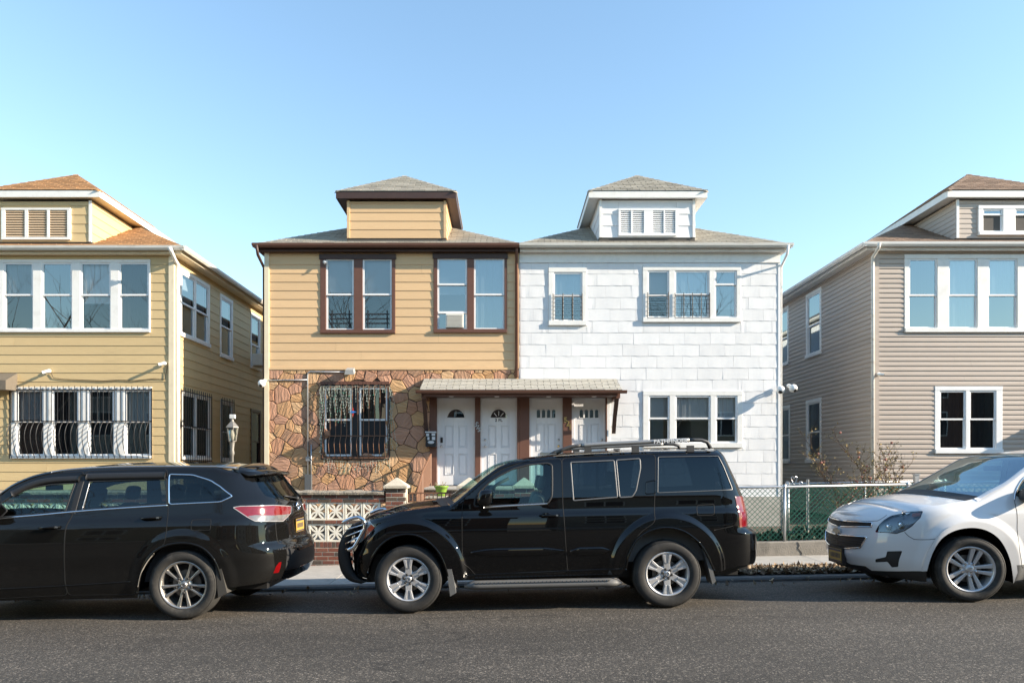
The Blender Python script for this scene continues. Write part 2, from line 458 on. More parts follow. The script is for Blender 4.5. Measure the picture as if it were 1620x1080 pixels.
# ================================================================== house builders
def siding(house, w, u0, u1, z0, z1, pitch, holes, m, name='siding_board', tb=.015, tt=.003, d0=.0, seam=0, dutch=False, lap=.012):
    """one board per course and bay, notched round the openings"""
    z = z0; k = 0
    while z < z1 - .01:
        zt = min(z + pitch, z1)
        uu = [u0, u1]
        if seam:
            r = random.random()
            cut = u0 + (u1 - u0) * (.2 + .6 * r)
            if random.random() < seam: uu = [u0, cut, u1]
        for a, b in zip(uu[:-1], uu[1:]):
            for (p, q, r, s) in rect_minus(a, b, z, zt, holes):
                if q - p < .015 or s - r < .012: continue
                f0, f1 = (r - z) / pitch, (s - z) / pitch
                mb = MB(w).wedge(p + (.0015 if p > u0 else 0), q - (.0015 if q < u1 else 0), r, s + (lap if s >= zt - .001 and zt < z1 else 0), d0, tb + (tt - tb) * f0, tb + (tt - tb) * f1)
                if dutch and f0 < .01 and f1 > .99:     # Dutch lap: upright face below, sloping cove above
                    pa, pb = p + (.0015 if p > u0 else 0), q - (.0015 if q < u1 else 0)
                    zz = [(r, d0), (r, d0 + tb), (r + pitch * .50, d0 + tb * .92), (r + pitch * .62, d0 + tb * .45), (s + lap, d0 + tt), (s + lap, d0)]
                    vs = [(u, d, z_) for z_, d in zz for u in (pa, pb)]
                    mb = MB(w).add(vs, [(2 * i, 2 * i + 1, 2 * i + 3, 2 * i + 2) for i in range(5)] + [(0, 2, 4, 6, 8, 10), (11, 9, 7, 5, 3, 1)])
                c = w.to((p + q) / 2, d0, r)
                mb.build(name, m, house, loc=c)
        z = zt; k += 1

def sheath(house, w, u0, u1, z0, z1, holes, m=None, t=.12, name='wall'):
    mb = MB(w)
    for (p, q, r, s) in rect_minus(u0, u1, z0, z1, holes): mb.box(p, q, -t, 0, r, s)
    return mb.build(name, m or M_PLY, house)

def window(house, w, rect, units, split, mframe, msash, pane=None, fill=None, cw=.10, proud=.05, deep=.35, sill=True, sash=.04, low=None, head=None, flat=False):
    """casing + double-hung sashes. units: list of (u0,u1); rect: outer casing (u0,u1,z0,z1)"""
    u0, u1, z0, z1 = rect
    pane = pane or G_WIN
    mb = MB(w)
    ub = [u0] + [v for un in units for v in un] + [u1]
    zb0, zb1 = z0 + cw, z1 - (head or cw)
    back = -.06 if not flat else .0
    mb.box(u0, u1, back, proud, zb1, z1)
    mb.box(u0, u1, back, proud + (.03 if sill else 0), z0, zb0)
    for i in range(0, len(ub), 2):
        if ub[i + 1] - ub[i] > .004: mb.box(ub[i], ub[i + 1], back, proud - .004, zb0, zb1)
    win = mb.build('window', mframe, house, bevel=.006)
    mb = MB(w)
    if flat:
        mb.box(u0 + .02, u1 - .02, .002, .012, z0 + .02, z1 - .02)
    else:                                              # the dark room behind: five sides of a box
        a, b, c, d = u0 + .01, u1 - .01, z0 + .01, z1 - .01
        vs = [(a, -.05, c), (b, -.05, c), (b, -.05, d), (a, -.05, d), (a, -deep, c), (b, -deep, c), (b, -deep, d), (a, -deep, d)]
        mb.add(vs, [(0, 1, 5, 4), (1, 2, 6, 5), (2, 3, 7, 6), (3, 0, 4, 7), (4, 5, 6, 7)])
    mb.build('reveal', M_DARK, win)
    for k, (a, b) in enumerate(units):
        zs = split if not isinstance(split, (list, tuple)) else split[k]
        dU, dL = (proud - .022, proud - .05) if not flat else (proud - .012, proud - .03)
        for (lo, hi, dd) in ((zs - .018, zb1, dU), (zb0, zs + .018, dL)):
            s = MB(w)
            s.box(a, b, dd - .025, dd, lo, lo + sash); s.box(a, b, dd - .025, dd, hi - sash, hi)
            s.box(a, a + sash, dd - .025, dd - .001, lo + sash, hi - sash); s.box(b - sash, b, dd - .025, dd - .001, lo + sash, hi - sash)
            s.build('sash', msash, win)
            g = dd - .014
            MB(w).add([(a + sash, g, lo + sash), (b - sash, g, lo + sash), (b - sash, g, hi - sash), (a + sash, g, hi - sash)], [(0, 1, 2, 3)]).build('pane', pane if not isinstance(pane, list) else pane[k % len(pane)], win, loc=w.to(a, g, lo))
        f = fill[k] if fill else None
        if f and not flat:
            m, frac = f                                # hangs from the head down to frac of the height
            zl = zb1 - (zb1 - zb0) * frac
            n = 14
            vs, fs = [], []
            for i in range(n + 1):
                u = a + .01 + (b - a - .02) * i / n
                wob = .012 * math.sin(i * 2.3) if m in (M_CURT, M_CURTW, M_CURTD) else 0
                vs += [(u, -.085 + wob, zl), (u, -.085 + wob, zb1)]
            fs = [(2 * i, 2 * i + 2, 2 * i + 3, 2 * i + 1) for i in range(n)]
            MB(w).add(vs, fs).build('blind' if m is M_BLIND else 'curtain', m, win)
    return win

def fronts(pxs, y0=None): return [pX(p, YF) for p in pxs]
def rect_px(x0, x1, ytop, ybot, Y=YF): return (pX(x0, Y), pX(x1, Y), pZ(ybot, Y), pZ(ytop, Y))
def units_px(*pp): return [(pX(a, YF), pX(b, YF)) for a, b in pp]

TAB = {}
def shingle_slope(roof, origin, eu, ev, n, poly, m, tabw=.30, expo=.14, holes=None, name='shingle'):
    """lay tabs on a plane: origin + eu*u + ev*v, poly = outline in (u,v) (convex), v up the slope"""
    us = [p[0] for p in poly]; vs_ = [p[1] for p in poly]
    R = Matrix((eu, ev, n)).transposed().to_euler()
    v = 0.; row = 0; cnt = 0
    while v < max(vs_):
        off = (row % 2) * tabw * .5 + random.uniform(-.012, .012)
        u = math.floor(min(us) / tabw) * tabw - off
        while u < max(us):
            q = [(u + .008, v - .008), (u + tabw - .008, v - .008), (u + tabw - .008, v + expo), (u + .008, v + expo)]
            full = list(q)
            for i in range(len(poly)):
                (ax, ay), (bx, by) = poly[i], poly[(i + 1) % len(poly)]
                q = clip_poly(q, by - ay, ax - bx, (by - ay) * ax + (ax - bx) * ay + (.02 if ay == by == 0 else 0))
                if len(q) < 3: break
            ok = len(q) >= 3 and abs(area(q)) > .0025
            if ok and holes:
                cxu = sum(p[0] for p in q) / len(q); cyv = sum(p[1] for p in q) / len(q)
                for h in holes:
                    if h(cxu, cyv): ok = False
            if ok:
                c = origin + eu * u + ev * v + n * random.uniform(0, .003)
                key = (m.name, tabw, expo) if len(q) == 4 and abs(area(q) - area(full)) < 1e-5 else None
                if key is None or key not in TAB:
                    k = len(q)
                    top = [(a - u, b - v, .021 - .014 * (b - v + .008) / expo) for a, b in q]
                    bot = [(a - u, b - v, .0) for a, b in q]
                    me = meshdata(name, bot + top, [tuple(range(k, 2 * k))] + [(i, (i + 1) % k, k + (i + 1) % k, k + i) for i in range(k)], m)
                    if key: TAB[key] = me
                else: me = TAB[key]
                o = link(name, me, roof, c); o.rotation_euler = R; cnt += 1
            u += tabw
        v += expo; row += 1
    return cnt

def hip_roof(house, x0, x1, yf, yb, ze, pitch, m, mdeck, fascia_m, gut_m, dormer=None, tabw=.30, hide=None, sides=(), soffit_m=None, gl=True, gr=True):
    """hip roof over eave rectangle; the front slope and the listed side slopes carry real tabs"""
    hw_ = (x1 - x0) / 2; cx = (x0 + x1) / 2
    zr = ze + hw_ * pitch
    yr0, yr1 = yf + hw_, yb - hw_
    A, B, C, D = (x0, yf, ze), (x1, yf, ze), (x1, yb, ze), (x0, yb, ze)
    E, G = (cx, yr0, zr), (cx, yr1, zr)
    t = -.03
    vs = [A, B, C, D, E, G] + [(p[0], p[1], p[2] - .05) for p in (A, B, C, D)]
    fs = [(0, 1, 4), (1, 2, 5, 4), (2, 3, 5), (3, 0, 4, 5), (6, 7, 1, 0), (7, 8, 2, 1), (8, 9, 3, 2), (9, 6, 0, 3), (9, 8, 7, 6)]
    roof = MB().add(vs, fs).build('roof', mdeck, house, loc=(cx, yf, ze))
    L = math.sqrt(1 + pitch * pitch)
    eu, ev = Vector((1, 0, 0)), Vector((0, 1, pitch)) / L
    n = eu.cross(ev).normalized()
    shingle_slope(roof, Vector(A) + n * .003, eu, ev, n, [(0, 0), (x1 - x0, 0), (hw_, hw_ * L)], m, tabw, holes=hide)
    for sd in sides:
        ln = 6.0
        if sd == 'right': o, eu2, ev2, pl = Vector(B), Vector((0, 1, 0)), Vector((-1, 0, pitch)) / L, [(0, 0), (ln, 0), (ln, hw_ * L), (hw_, hw_ * L)]
        else: o, eu2, ev2, pl = Vector((x0, yf + ln, ze)), Vector((0, -1, 0)), Vector((1, 0, pitch)) / L, [(0, 0), (ln, 0), (ln - hw_, hw_ * L), (0, hw_ * L)]
        n2 = eu2.cross(ev2).normalized()
        shingle_slope(roof, o + n2 * .003, eu2, ev2, n2, pl, m, tabw)
    # hip caps
    for (p, q) in ((A, E), (B, E)):
        p, q = Vector(p), Vector(q); k = 14
        for i in range(k):
            a = p.lerp(q, i / k) + Vector((0, 0, .012)); b = p.lerp(q, (i + 1.15) / k) + Vector((0, 0, .016))
            s = 1 if p.x < q.x else -1
            side = Vector((s, -1, 0)).normalized() * .09
            dz = Vector((0, 0, -.035))
            MB().add([a - side + dz, a + side + dz, b + side + dz, b - side + dz, a + Vector((0, 0, .008)), b], [(0, 4, 5, 3), (4, 1, 2, 5), (0, 1, 4)]).build('hip_cap', m, roof, loc=a)
    # soffit, fascia, gutter
    sm = soffit_m or fascia_m
    MB().box(x0 + .02, x1 - .02, yf + .02, yb - .02, ze - .17, ze - .052).build('soffit', sm, roof)
    g = MB()
    prof = [(0, 0), (-.02, -.085), (-.075, -.105), (-.115, -.06), (-.125, -.005), (-.115, -.002), (-.10, -.05), (-.01, -.01)]
    def run(p, q, outd):
        p, q = Vector(p), Vector(q); o = Vector(outd)
        k = len(prof); vs = []
        for e in (p, q):
            for a, b in prof: vs.append(e + o * (-a) + Vector((0, 0, b - .012)))
        fs = [(i, (i + 1) % k, k + (i + 1) % k, k + i) for i in range(k)] + [tuple(range(k)), tuple(reversed(range(k, 2 * k)))]
        g.add(vs, fs)
    run((x0 - (.1 if gl else -.003), yf, ze), (x1 + (.1 if gr else -.003), yf, ze), (0, -1, 0))
    if gl: run((x0, yf - .1, ze - .001), (x0, yb, ze - .001), (-1, 0, 0))
    if gr: run((x1, yf - .1, ze - .001), (x1, yb, ze - .001), (1, 0, 0))
    g.build('gutter', gut_m, roof)
    return roof

def dormer(house, cx, half, yw, z0, zt, eave, ze, pitch, m, mwall, mtrim, msoff, holes, pitchw, depth=2.2, eave_f=.13):
    """hipped dormer: front wall (cx-half..cx+half, z0..zt) at yw; eave overhang; hip roof"""
    w = Wall('front', yw)
    dz = MB()
    dm = MB().box(cx - half, cx + half, yw + .004, yw + depth, z0 - .3, zt).build('dormer', M_PLY, house)
    ws = [w]
    siding(dm, w, cx - half + .06, cx + half - .06, z0, zt - .02, pitchw, holes, mwall)
    for s in (-1, 1):
        MB(w).box(cx + s * half - (.06 if s > 0 else 0), cx + s * half + (.06 if s < 0 else 0), 0, .03, z0, zt).build('corner_board', mtrim if mtrim is not M_DBRN else M_TAN, dm)
        ww = Wall('right' if s > 0 else 'left', cx + s * half)
        siding(dm, ww, yw + .0, yw + depth, z0, zt - .02, pitchw, [], mwall)
    x0, x1 = cx - half - eave, cx + half + eave
    yf = yw - eave_f; hw_ = (x1 - x0) / 2
    zr = ze + hw_ * pitch; yb = yw + depth + 1.5
    A, B, C, D, E, G = (x0, yf, ze), (x1, yf, ze), (x1, yb, ze), (x0, yb, ze), (cx, yf + hw_, zr), (cx, yb, zr)
    rf = MB().add([A, B, C, D, E, G], [(0, 1, 4), (1, 2, 5, 4), (3, 0, 4, 5), (0, 3, 2, 1)]).build('dormer_roof', M_RDRK, house, loc=(cx, yf, ze))
    L = math.sqrt(1 + pitch * pitch)
    eu, ev = Vector((1, 0, 0)), Vector((0, 1, pitch)) / L; n = eu.cross(ev).normalized()
    shingle_slope(rf, Vector(A) + n * .003, eu, ev, n, [(0, 0), (x1 - x0, 0), (hw_, hw_ * L)], m)
    for (o, eu2, ev2, pl) in ((Vector(B), Vector((0, 1, 0)), Vector((-1, 0, pitch)) / L, [(0, 0), (2.6, 0), (2.6, hw_ * L), (hw_, hw_ * L)]),
                              (Vector((x0, yf + 2.6, ze)), Vector((0, -1, 0)), Vector((1, 0, pitch)) / L, [(0, 0), (2.6, 0), (2.6 - hw_, hw_ * L), (0, hw_ * L)])):
        n2 = eu2.cross(ev2).normalized(); shingle_slope(rf, o + n2 * .003, eu2, ev2, n2, pl, m)
    for (p, q) in ((A, E), (B, E)):
        p, q = Vector(p), Vector(q); k = 8
        for i in range(k):
            a = p.lerp(q, i / k) + Vector((0, 0, .012)); b = p.lerp(q, (i + 1.15) / k) + Vector((0, 0, .016))
            s = 1 if p.x < q.x else -1
            side = Vector((s, -1, 0)).normalized() * .08; dzv = Vector((0, 0, -.035))
            MB().add([a - side + dzv, a + side + dzv, b + side + dzv, b - side + dzv, a + Vector((0, 0, .008)), b], [(0, 4, 5, 3), (4, 1, 2, 5), (0, 1, 4)]).build('hip_cap', m, rf, loc=a)
    fz = ze - zt
    fb = MB()
    h = .16
    fb.box(x0, x1, yf, yf + .025, ze - h, ze - .005)
    fb.box(x0, x0 + .025, yf + .025, yb, ze - h, ze - .005); fb.box(x1 - .025, x1, yf + .025, yb, ze - h, ze - .005)
    fb.build('fascia', mtrim, rf)
    MB().box(x0 + .026, x1 - .026, yf + .026, yb, ze - h + .01, ze - h + .03).build('soffit', msoff, rf)
    return dm

def pipe(parent, pts, r, m, name='downpipe', n=8, sq=False):
    return MB().tube(pts, r, n).build(name, m, parent, smooth=not sq)
# ================================================================== lettering
def text_part(body, size, parent, loc, m, name='lettering', rot=(PI / 2, 0, 0), ext=.004, sx=1.0, bold=0.0):
    cu = bpy.data.curves.new('t', 'FONT'); cu.body = body; cu.size = size; cu.extrude = ext; cu.align_x = 'CENTER'; cu.align_y = 'CENTER'
    cu.offset = bold; cu.resolution_u = 3
    o = bpy.data.objects.new('t', cu); COL.objects.link(o)
    bpy.context.view_layer.update()
    me = bpy.data.meshes.new_from_object(o.evaluated_get(bpy.context.evaluated_depsgraph_get()))
    bpy.data.objects.remove(o); bpy.data.curves.remove(cu)
    me.name = name; me.materials.clear(); me.materials.append(m)
    ob = link(name, me, parent, loc); ob.rotation_euler = rot; ob.scale = (sx, 1, 1)
    return ob

M_DOOR = mat('door_white', (.74, .745, .76), .4, noise=.03, nscale=4)
M_GOLD = mat('brass', (.75, .52, .2), .3, 1.0)
M_STEEL = mat('satin_steel', (.55, .55, .54), .3, 1.0)
G_FAN = glass('fan_light_glass', (.18, .26, .28), .18)

def front_door(house, w, u0, u1, z0, z1, kind, hinge, extras=()):
    """white panel door: slab with sunk panels, fan light or four arched lights"""
    W, H = u1 - u0, z1 - z0
    mb = MB(w); mb.box(u0 - .055, u0, .0, .05, z0, z1 + .05); mb.box(u1, u1 + .055, .0, .05, z0, z1 + .05); mb.box(u0, u1, .0, .049, z1, z1 + .05)
    slab = MB(w)
    panels = []
    if kind == 'fan':
        for (a, b) in ((.18, .43), (.57, .82)): panels += [(u0 + a * W, u0 + b * W, z0 + .12 * H, z0 + .37 * H), (u0 + a * W, u0 + b * W, z0 + .44 * H, z0 + .70 * H)]
    else:
        for (a, b) in ((.18, .46), (.54, .82)): panels += [(u0 + a * W, u0 + b * W, z0 + .10 * H, z0 + .34 * H), (u0 + a * W, u0 + b * W, z0 + .40 * H, z0 + .72 * H)]
    lights = [(u0 + .24 * W, u0 + .76 * W, z0 + .79 * H, z0 + .90 * H)] if kind == 'fan' else [(u0 + (.17 + .17 * i) * W, u0 + (.31 + .17 * i) * W, z0 + .79 * H, z0 + .895 * H) for i in range(4)]
    for (a, b, c, d) in rect_minus(u0, u1, z0, z1, panels + lights): slab.box(a, b, .0, .03, c, d)
    for (a, b, c, d) in panels:                        # moulded recess + raised field
        for (p, q, r, s) in ((a, b, c, c + .012), (a, b, d - .012, d), (a, a + .012, c + .012, d - .012), (b - .012, b, c + .012, d - .012)): slab.box(p, q, .0, .040, r, s)
        slab.box(a + .012, b - .012, 0, .014, c + .012, d - .012)
        slab.box(a + .035, b - .035, .014, .027, c + .04, d - .04)
    door = slab.build('door', M_DOOR, house, bevel=.003)
    mb.build('door_frame', M_DOOR, door)
    if kind == 'fan':
        a, b, c, d = lights[0]; cx, r, rz = (a + b) / 2, (b - a) / 2, d - c
        arc = [(cx + r * math.cos(t * PI / 16), c + rz * math.sin(t * PI / 16)) for t in range(17)]
        # corner fill above the arch, moulding, glass
        f = MB(w)
        for i in range(16):
            p, q = arc[i], arc[i + 1]
            f.prism([(q[0], q[1]), (p[0], p[1]), (p[0], d + .001), (q[0], d + .001)], 0, .0302)
        f.build('spandrel', M_DOOR, door)
        MB(w).tube([(u, .034, z) for u, z in arc + [arc[0]]], .014, 6).build('moulding', M_DOOR, door)
        MB(w).add([(u, .012, z) for u, z in arc], [tuple(range(17))]).build('pane', G_FAN, door)
        MB(w).box(a, b, .0, .004, c, d).build('backing', M_DARK, door)
        for t in ((4, 8, 12) if 'star' in extras else (8,)):
            an = t * PI / 16
            MB(w).tube([(cx + .3 * r * math.cos(an), .015, c + .25 * rz * math.sin(an)), (cx + .75 * r * math.cos(an), .015, c + .75 * rz * math.sin(an))], .009 if 'star' in extras else .004, 5).build('glazing_bar', M_WVIN, door)
    else:
        fr = MB(w)
        for (a, b, c, d) in lights:
            cx, r = (a + b) / 2, (b - a) / 2
            arc = [(b, c)] + [(cx + r * math.cos(t * PI / 8), d - r + r * math.sin(t * PI / 8)) for t in range(9)] + [(a, c)]
            for i in range(1, 9):
                p, q = arc[i], arc[i + 1]
                fr.prism([(q[0], q[1]), (p[0], p[1]), (p[0], d + .001), (q[0], d + .001)], 0, .0302)
            fr.tube([(u, .034, z) for u, z in arc + [arc[0]]], .011, 5)
            MB(w).add([(u, .012, z) for u, z in arc], [tuple(range(len(arc)))]).build('pane', G_FAN, door)
        fr.build('moulding', M_DOOR, door)
        MB(w).box(lights[0][0], lights[-1][1], .0, .004, lights[0][2], lights[0][3]).build('backing', M_DARK, door)
    hu = u0 + .09 * W if hinge == 'right' else u1 - .09 * W
    kb = MB(w); kz = z0 + .46 * H
    c = w.to(hu, .03, kz)
    k2 = MB().lathe([(.001, -.075), (.024, -.07), (.03, -.055), (.022, -.04), (.012, -.03), (.012, 0), (.03, 0)], c, 'y', 12)
    k2.build('door_knob', M_STEEL if kind == 'fan' else M_GOLD, door, smooth=True)
    c = w.to(hu, .03, kz + .15)
    MB().lathe([(.001, -.03), (.024, -.028), (.028, -.01), (.028, 0)], c, 'y', 12).build('deadbolt', M_BLK if 'keypad' in extras else M_STEEL, door, smooth=True)
    if 'keypad' in extras: MB(w).box(hu - .03, hu + .03, .03, .055, kz + .08, kz + .21).build('keypad_lock', M_BLK, door, bevel=.012)
    if 'slot' in extras: MB(w).box(u0 + .30 * W, u0 + .71 * W, .031, .046, z0 + .345 * H, z0 + .385 * H).build('mail_slot', M_STEEL, door, bevel=.004)
    return door

W_F = Wall('front', YF)
# ================================================================== tan house (stone below, siding above)
TX0, TX1 = -5.70, .35
tan = thing('semi_detached_house', 'tan sided half of the paired house, brown trim, stone veneer ground floor', 'house', (-2.7, YF, 0))
zS = pZ(583, YF)
tw1, tw2 = rect_px(507, 625.5, 404, 527.5), rect_px(686, 802, 403, 526.6)
th = [tw1, tw2]
EZ = 6.87
sheath(tan, W_F, TX0, TX1 - .002, .0, EZ - .17, [tuple(np.add(r, (.03, -.03, .03, -.03))) for r in th] + [(-1.78, TX1, 1.0, 3.34)])
MB().box(TX0 + .005, TX1 - .006, YF + .9, YF + 14.0, .0, EZ - .18).build('wall', mat('house_core', (.3, .25, .17), .8), tan)
sheath(tan, Wall('left', TX0), YF + .125, YF + 14.0, 0, EZ - .17, [], M_TAN)
siding(tan, W_F, TX0 + .09, TX1 - .10, zS, EZ - .17, .2066, th, M_TAN, seam=.35)
MB(W_F).box(TX0 - .02, TX0 + .09, 0, .04, .0, EZ - .17).build('corner_board', M_CRM, tan)
MB(W_F).box(TX1 - .10, TX1 - .004, 0, .02, zS, EZ - .17).build('corner_board', M_TAN, tan)
MB(W_F).box(TX0 + .09, TX1 - .1, .022, .034, zS - .03, zS + .02).build('drip_edge', M_TAN, tan)
zsp = pZ(466, YF)
window(tan, W_F, tw1, units_px((516, 560), (574, 620)), zsp, M_BRN, M_WVIN, G_WIN, [(M_BLIND, .46), (M_BLIND, .50)], cw=.085, proud=.032)
window(tan, W_F, tw2, units_px((692, 739), (750, 798)), [pZ(450, YF), zsp], M_BRN, M_WVIN, [G_WIN2, G_WIN2], [(M_BLIND, .5), (M_CURTW, .98)], cw=.085, proud=.032)
# head boards are darker and deeper than the jambs
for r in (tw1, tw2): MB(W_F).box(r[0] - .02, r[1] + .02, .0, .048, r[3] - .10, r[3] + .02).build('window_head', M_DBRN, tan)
for pp in ((521, 556), (578, 616)):                    # low dark guards standing in the lower sashes
    g = MB(W_F); a, b = pX(pp[0], YF), pX(pp[1], YF); zb = pZ(518, YF)
    for z in (zb + .09, zb + .2, zb + .31): g.box(a, b, -.035, -.02, z, z + .03)
    for u in (a + .04, b - .07): g.box(u, u + .03, -.038, -.018, zb - .02, zb + .42)
    g.build('child_guard', M_BLK, tan)
# extra meeting rail of the half-open window with the air conditioner
MB(W_F).box(pX(693, YF), pX(738, YF), -.02, .006, pZ(496, YF), pZ(492.5, YF)).build('meeting_rail', M_WVIN, tan)

# stone veneer: irregular pieces, each its own
M_STONE = mat('stone_veneer', ramp=[(.50, .285, .145), (.45, .235, .14), (.55, .335, .165), (.42, .235, .155), (.56, .355, .195), (.47, .255, .165), (.53, .30, .14), (.40, .23, .14)], rough=.85, noise=.20, nscale=7, bump=1.0, bscale=6.5, stretch=(.45, 1, 2.6), detail=6)
for n_ in M_STONE.node_tree.nodes:
    if n_.type == 'BUMP': n_.inputs['Distance'].default_value = .075
M_GROUT = mat('dark_grout', (.075, .048, .033), .95)
rs = random.Random(11)
def stones(x0, x1, z0, z1, sp, skip=None):
    seeds = []
    tries = 0
    while tries < 4000:
        tries += 1
        p = (rs.uniform(x0 - .1, x1 + .1), rs.uniform(z0 - .1, z1 + .1)); r = sp * rs.uniform(.42, 1.25)
        if all((p[0] - q[0]) ** 2 + (p[1] - q[1]) ** 2 > ((r + q[2]) * .5) ** 2 for q in seeds): seeds.append((*p, r))
    for i, p in enumerate(seeds):
        poly = [(x0, z0), (x1, z0), (x1, z1), (x0, z1)]
        for j, q in enumerate(seeds):
            if i == j or (p[0] - q[0]) ** 2 + (p[1] - q[1]) ** 2 > (3 * sp) ** 2: continue
            a, b = q[0] - p[0], q[1] - p[1]
            wgt = .5 + .18 * (p[2] - q[2]) / sp
            mx, mz = p[0] + a * wgt, p[1] + b * wgt
            poly = clip_poly(poly, a, b, a * mx + b * mz)
            if len(poly) < 3: break
        if len(poly) < 3 or abs(area(poly)) < .004: continue
        cx = sum(q[0] for q in poly) / len(poly); cz = sum(q[1] for q in poly) / len(poly)
        if skip and skip(cx, cz): continue
        # shrink for the joint, split long edges so the outline is uneven
        ring = []
        for k in range(len(poly)):
            p0, p1 = poly[k], poly[(k + 1) % len(poly)]
            ring.append(p0); ring.append(((p0[0] + p1[0]) / 2 + rs.uniform(-.007, .007), (p0[1] + p1[1]) / 2 + rs.uniform(-.007, .007)))
        def sh(f, g): return [(cx + (u - cx) * f - g * (u - cx) / (abs(u - cx) + abs(z - cz) + 1e-6), cz + (z - cz) * f - g * (z - cz) / (abs(u - cx) + abs(z - cz) + 1e-6)) for u, z in ring]
        h = rs.uniform(.010, .020); tx, tz = rs.uniform(-.03, .03), rs.uniform(-.03, .03)
        th_ = rs.uniform(0, PI); ca, sa = math.cos(th_), math.sin(th_)
        n = len(ring); vs = []
        for (f, g, d) in ((1, .008, -.01), (1, .010, h * .6), (.95, .014, h)):
            for u, z in sh(f, g):
                dd = d + (tx * (u - cx) + tz * (z - cz) + rs.uniform(-.003, .003) if d > 0 else 0)
                vs.append((u - cx, -max(dd, -.01), z - cz))
        vs.append((0, -(h + rs.uniform(.0, .007)), 0))
        fs = [(r * n + k, r * n + (k + 1) % n, (r + 1) * n + (k + 1) % n, (r + 1) * n + k) for r in range(2) for k in range(n)]
        fs += [(2 * n + k, 2 * n + (k + 1) % n, 3 * n) for k in range(n)]
        vs = [(x * ca + z * sa, y, -x * sa + z * ca) for x, y, z in vs]      # grain runs its own way in every stone
        me = meshdata('stone', vs, fs, M_STONE)
        o = link('stone', me, tan, (cx, YF - .006, cz)); o.rotation_euler = (0, -th_, 0)
MB(W_F).box(TX0 + .09, -1.78, 0, .006, .05, zS - .03).box(-1.78, TX1 - .01, 0, .006, 3.36, zS - .03).build('mortar_bed', M_GROUT, tan)
tlw = rect_px(508, 617, 607, 727)
stones(TX0 + .09, -1.78, .5, zS - .03, .34, lambda x, z: tlw[0] + .05 < x < tlw[1] - .05 and tlw[2] + .05 < z < tlw[3] - .05)
stones(-1.78, TX1 - .01, 3.55, zS - .03, .30)
window(tan, W_F, tlw, units_px((514, 557), (569, 613)), pZ(664, YF), M_BLK, M_WVIN, G_DRK, None, cw=.09, proud=.045, flat=True, sill=False)
# roof, dormer
DM = (-2.565, 1.18)
def hide_tan(u, v): return False
rf = hip_roof(tan, -5.82, TX1, 16.425, YF + 14.4, EZ, .55, M_RGRY, M_RDRK, M_DBRN, M_BRN, gr=False, soffit_m=M_DBRN,
              hide=[lambda u, v: abs(u - 5.82 + 2.565) < 1.1 and v > .55])
dz0, dzt = pZ(377, 16.57), pZ(318, 16.57)
dorm = dormer(tan, -2.565, 1.18, 16.57, dz0, dzt, .24, pZ(303, 16.44), .67, M_RGRY, M_TAN, M_DBRN, M_DBRN, [], .205)
pipe(tan, [(TX1 - .06, YF - .2, EZ - .1), (TX1 - .06, YF - .18, EZ - .2), (TX1 - .06, YF - .05, EZ - .32), (TX1 - .06, YF - .05, 3.72)], .036, M_BRN)
pipe(tan, [(TX0 - .08, YF - .4, EZ - .1), (TX0 - .08, YF - .3, EZ - .3), (TX0 - .07, YF + .1, EZ - .5), (TX0 - .07, YF + .1, .3)], .035, M_DBRN)

# ================================================================== white house
WX0, WX1 = .35, 6.56
wht = thing('semi_detached_house', 'white shingle sided half of the paired house with pale window frames', 'house', (3.45, YF, 0))
ww1, ww3, wl3 = rect_px(867.7, 927.5, 423.7, 515), rect_px(1016.6, 1171.4, 421, 510), rect_px(1017, 1174, 618, 708)
wh = [ww1, ww3, wl3]
inn = [tuple(np.add(r, (.03, -.03, .03, -.03))) for r in wh]
WZ = 6.87
ent = (WX0, 2.44, 0, 3.33)
sheath(wht, W_F, WX0 + .001, WX1, .0, WZ - .17, inn + [(WX0, 2.44, 1.0, 3.34)], mat('white_sheathing', (.6, .6, .6), .8))
MB().box(WX0 + .004, WX1 - .004, YF + .9, YF + 14.0, .0, WZ - .18).build('wall', mat('house_core_white', (.6, .6, .6), .8), wht)
sheath(wht, Wall('right', WX1), YF + .125, YF + 14.0, 0, WZ - .17, [], mat('white_side', (.72, .72, .72), .7))
MB(W_F).box(2.46, WX1 + .01, .0, .03, .0, .895).build('foundation', M_CONC, wht)
# big asbestos shingles, one object each, four shapes of worn butt edge
SHG = {}
rw = random.Random(5)
def wshingle(p, q, r, s):
    wdt, hgt = q - p, s - r
    n = 6; ed = [rw.uniform(-.006, .006) for _ in range(n + 1)]
    key = (round(wdt, 3), round(hgt, 3))
    lst = SHG.setdefault(key, [])
    if len(lst) < 4:
        vs = []
        for (d, top) in ((0, 0), (.0085, 0), (.003, 1), (0, 1)):
            for i in range(n + 1): vs.append((-wdt / 2 + .002 + (wdt - .004) * i / n, -(d + (.0015 * math.sin(i * 1.3 + len(lst)) if not top else 0) if d else 0), hgt + .01 if top else ed[i]))
        k = n + 1
        fs = [(a * k + i, a * k + i + 1, (a + 1) * k + i + 1, (a + 1) * k + i) for a in range(3) for i in range(n)]
        fs += [(0, k, 2 * k, 3 * k), (n, 3 * k + n, 2 * k + n, k + n)]
        lst.append(meshdata('wall_shingle', vs, fs, M_WSH))
    o = link('wall_shingle', rw.choice(lst), wht, ((p + q) / 2, YF - rw.uniform(0, .0015), r + rw.uniform(-.003, .003)))
    o.rotation_euler = (rw.uniform(-.006, .006), rw.uniform(-.003, .003), 0)
z = 3.964 - .28 * 11; row = 0
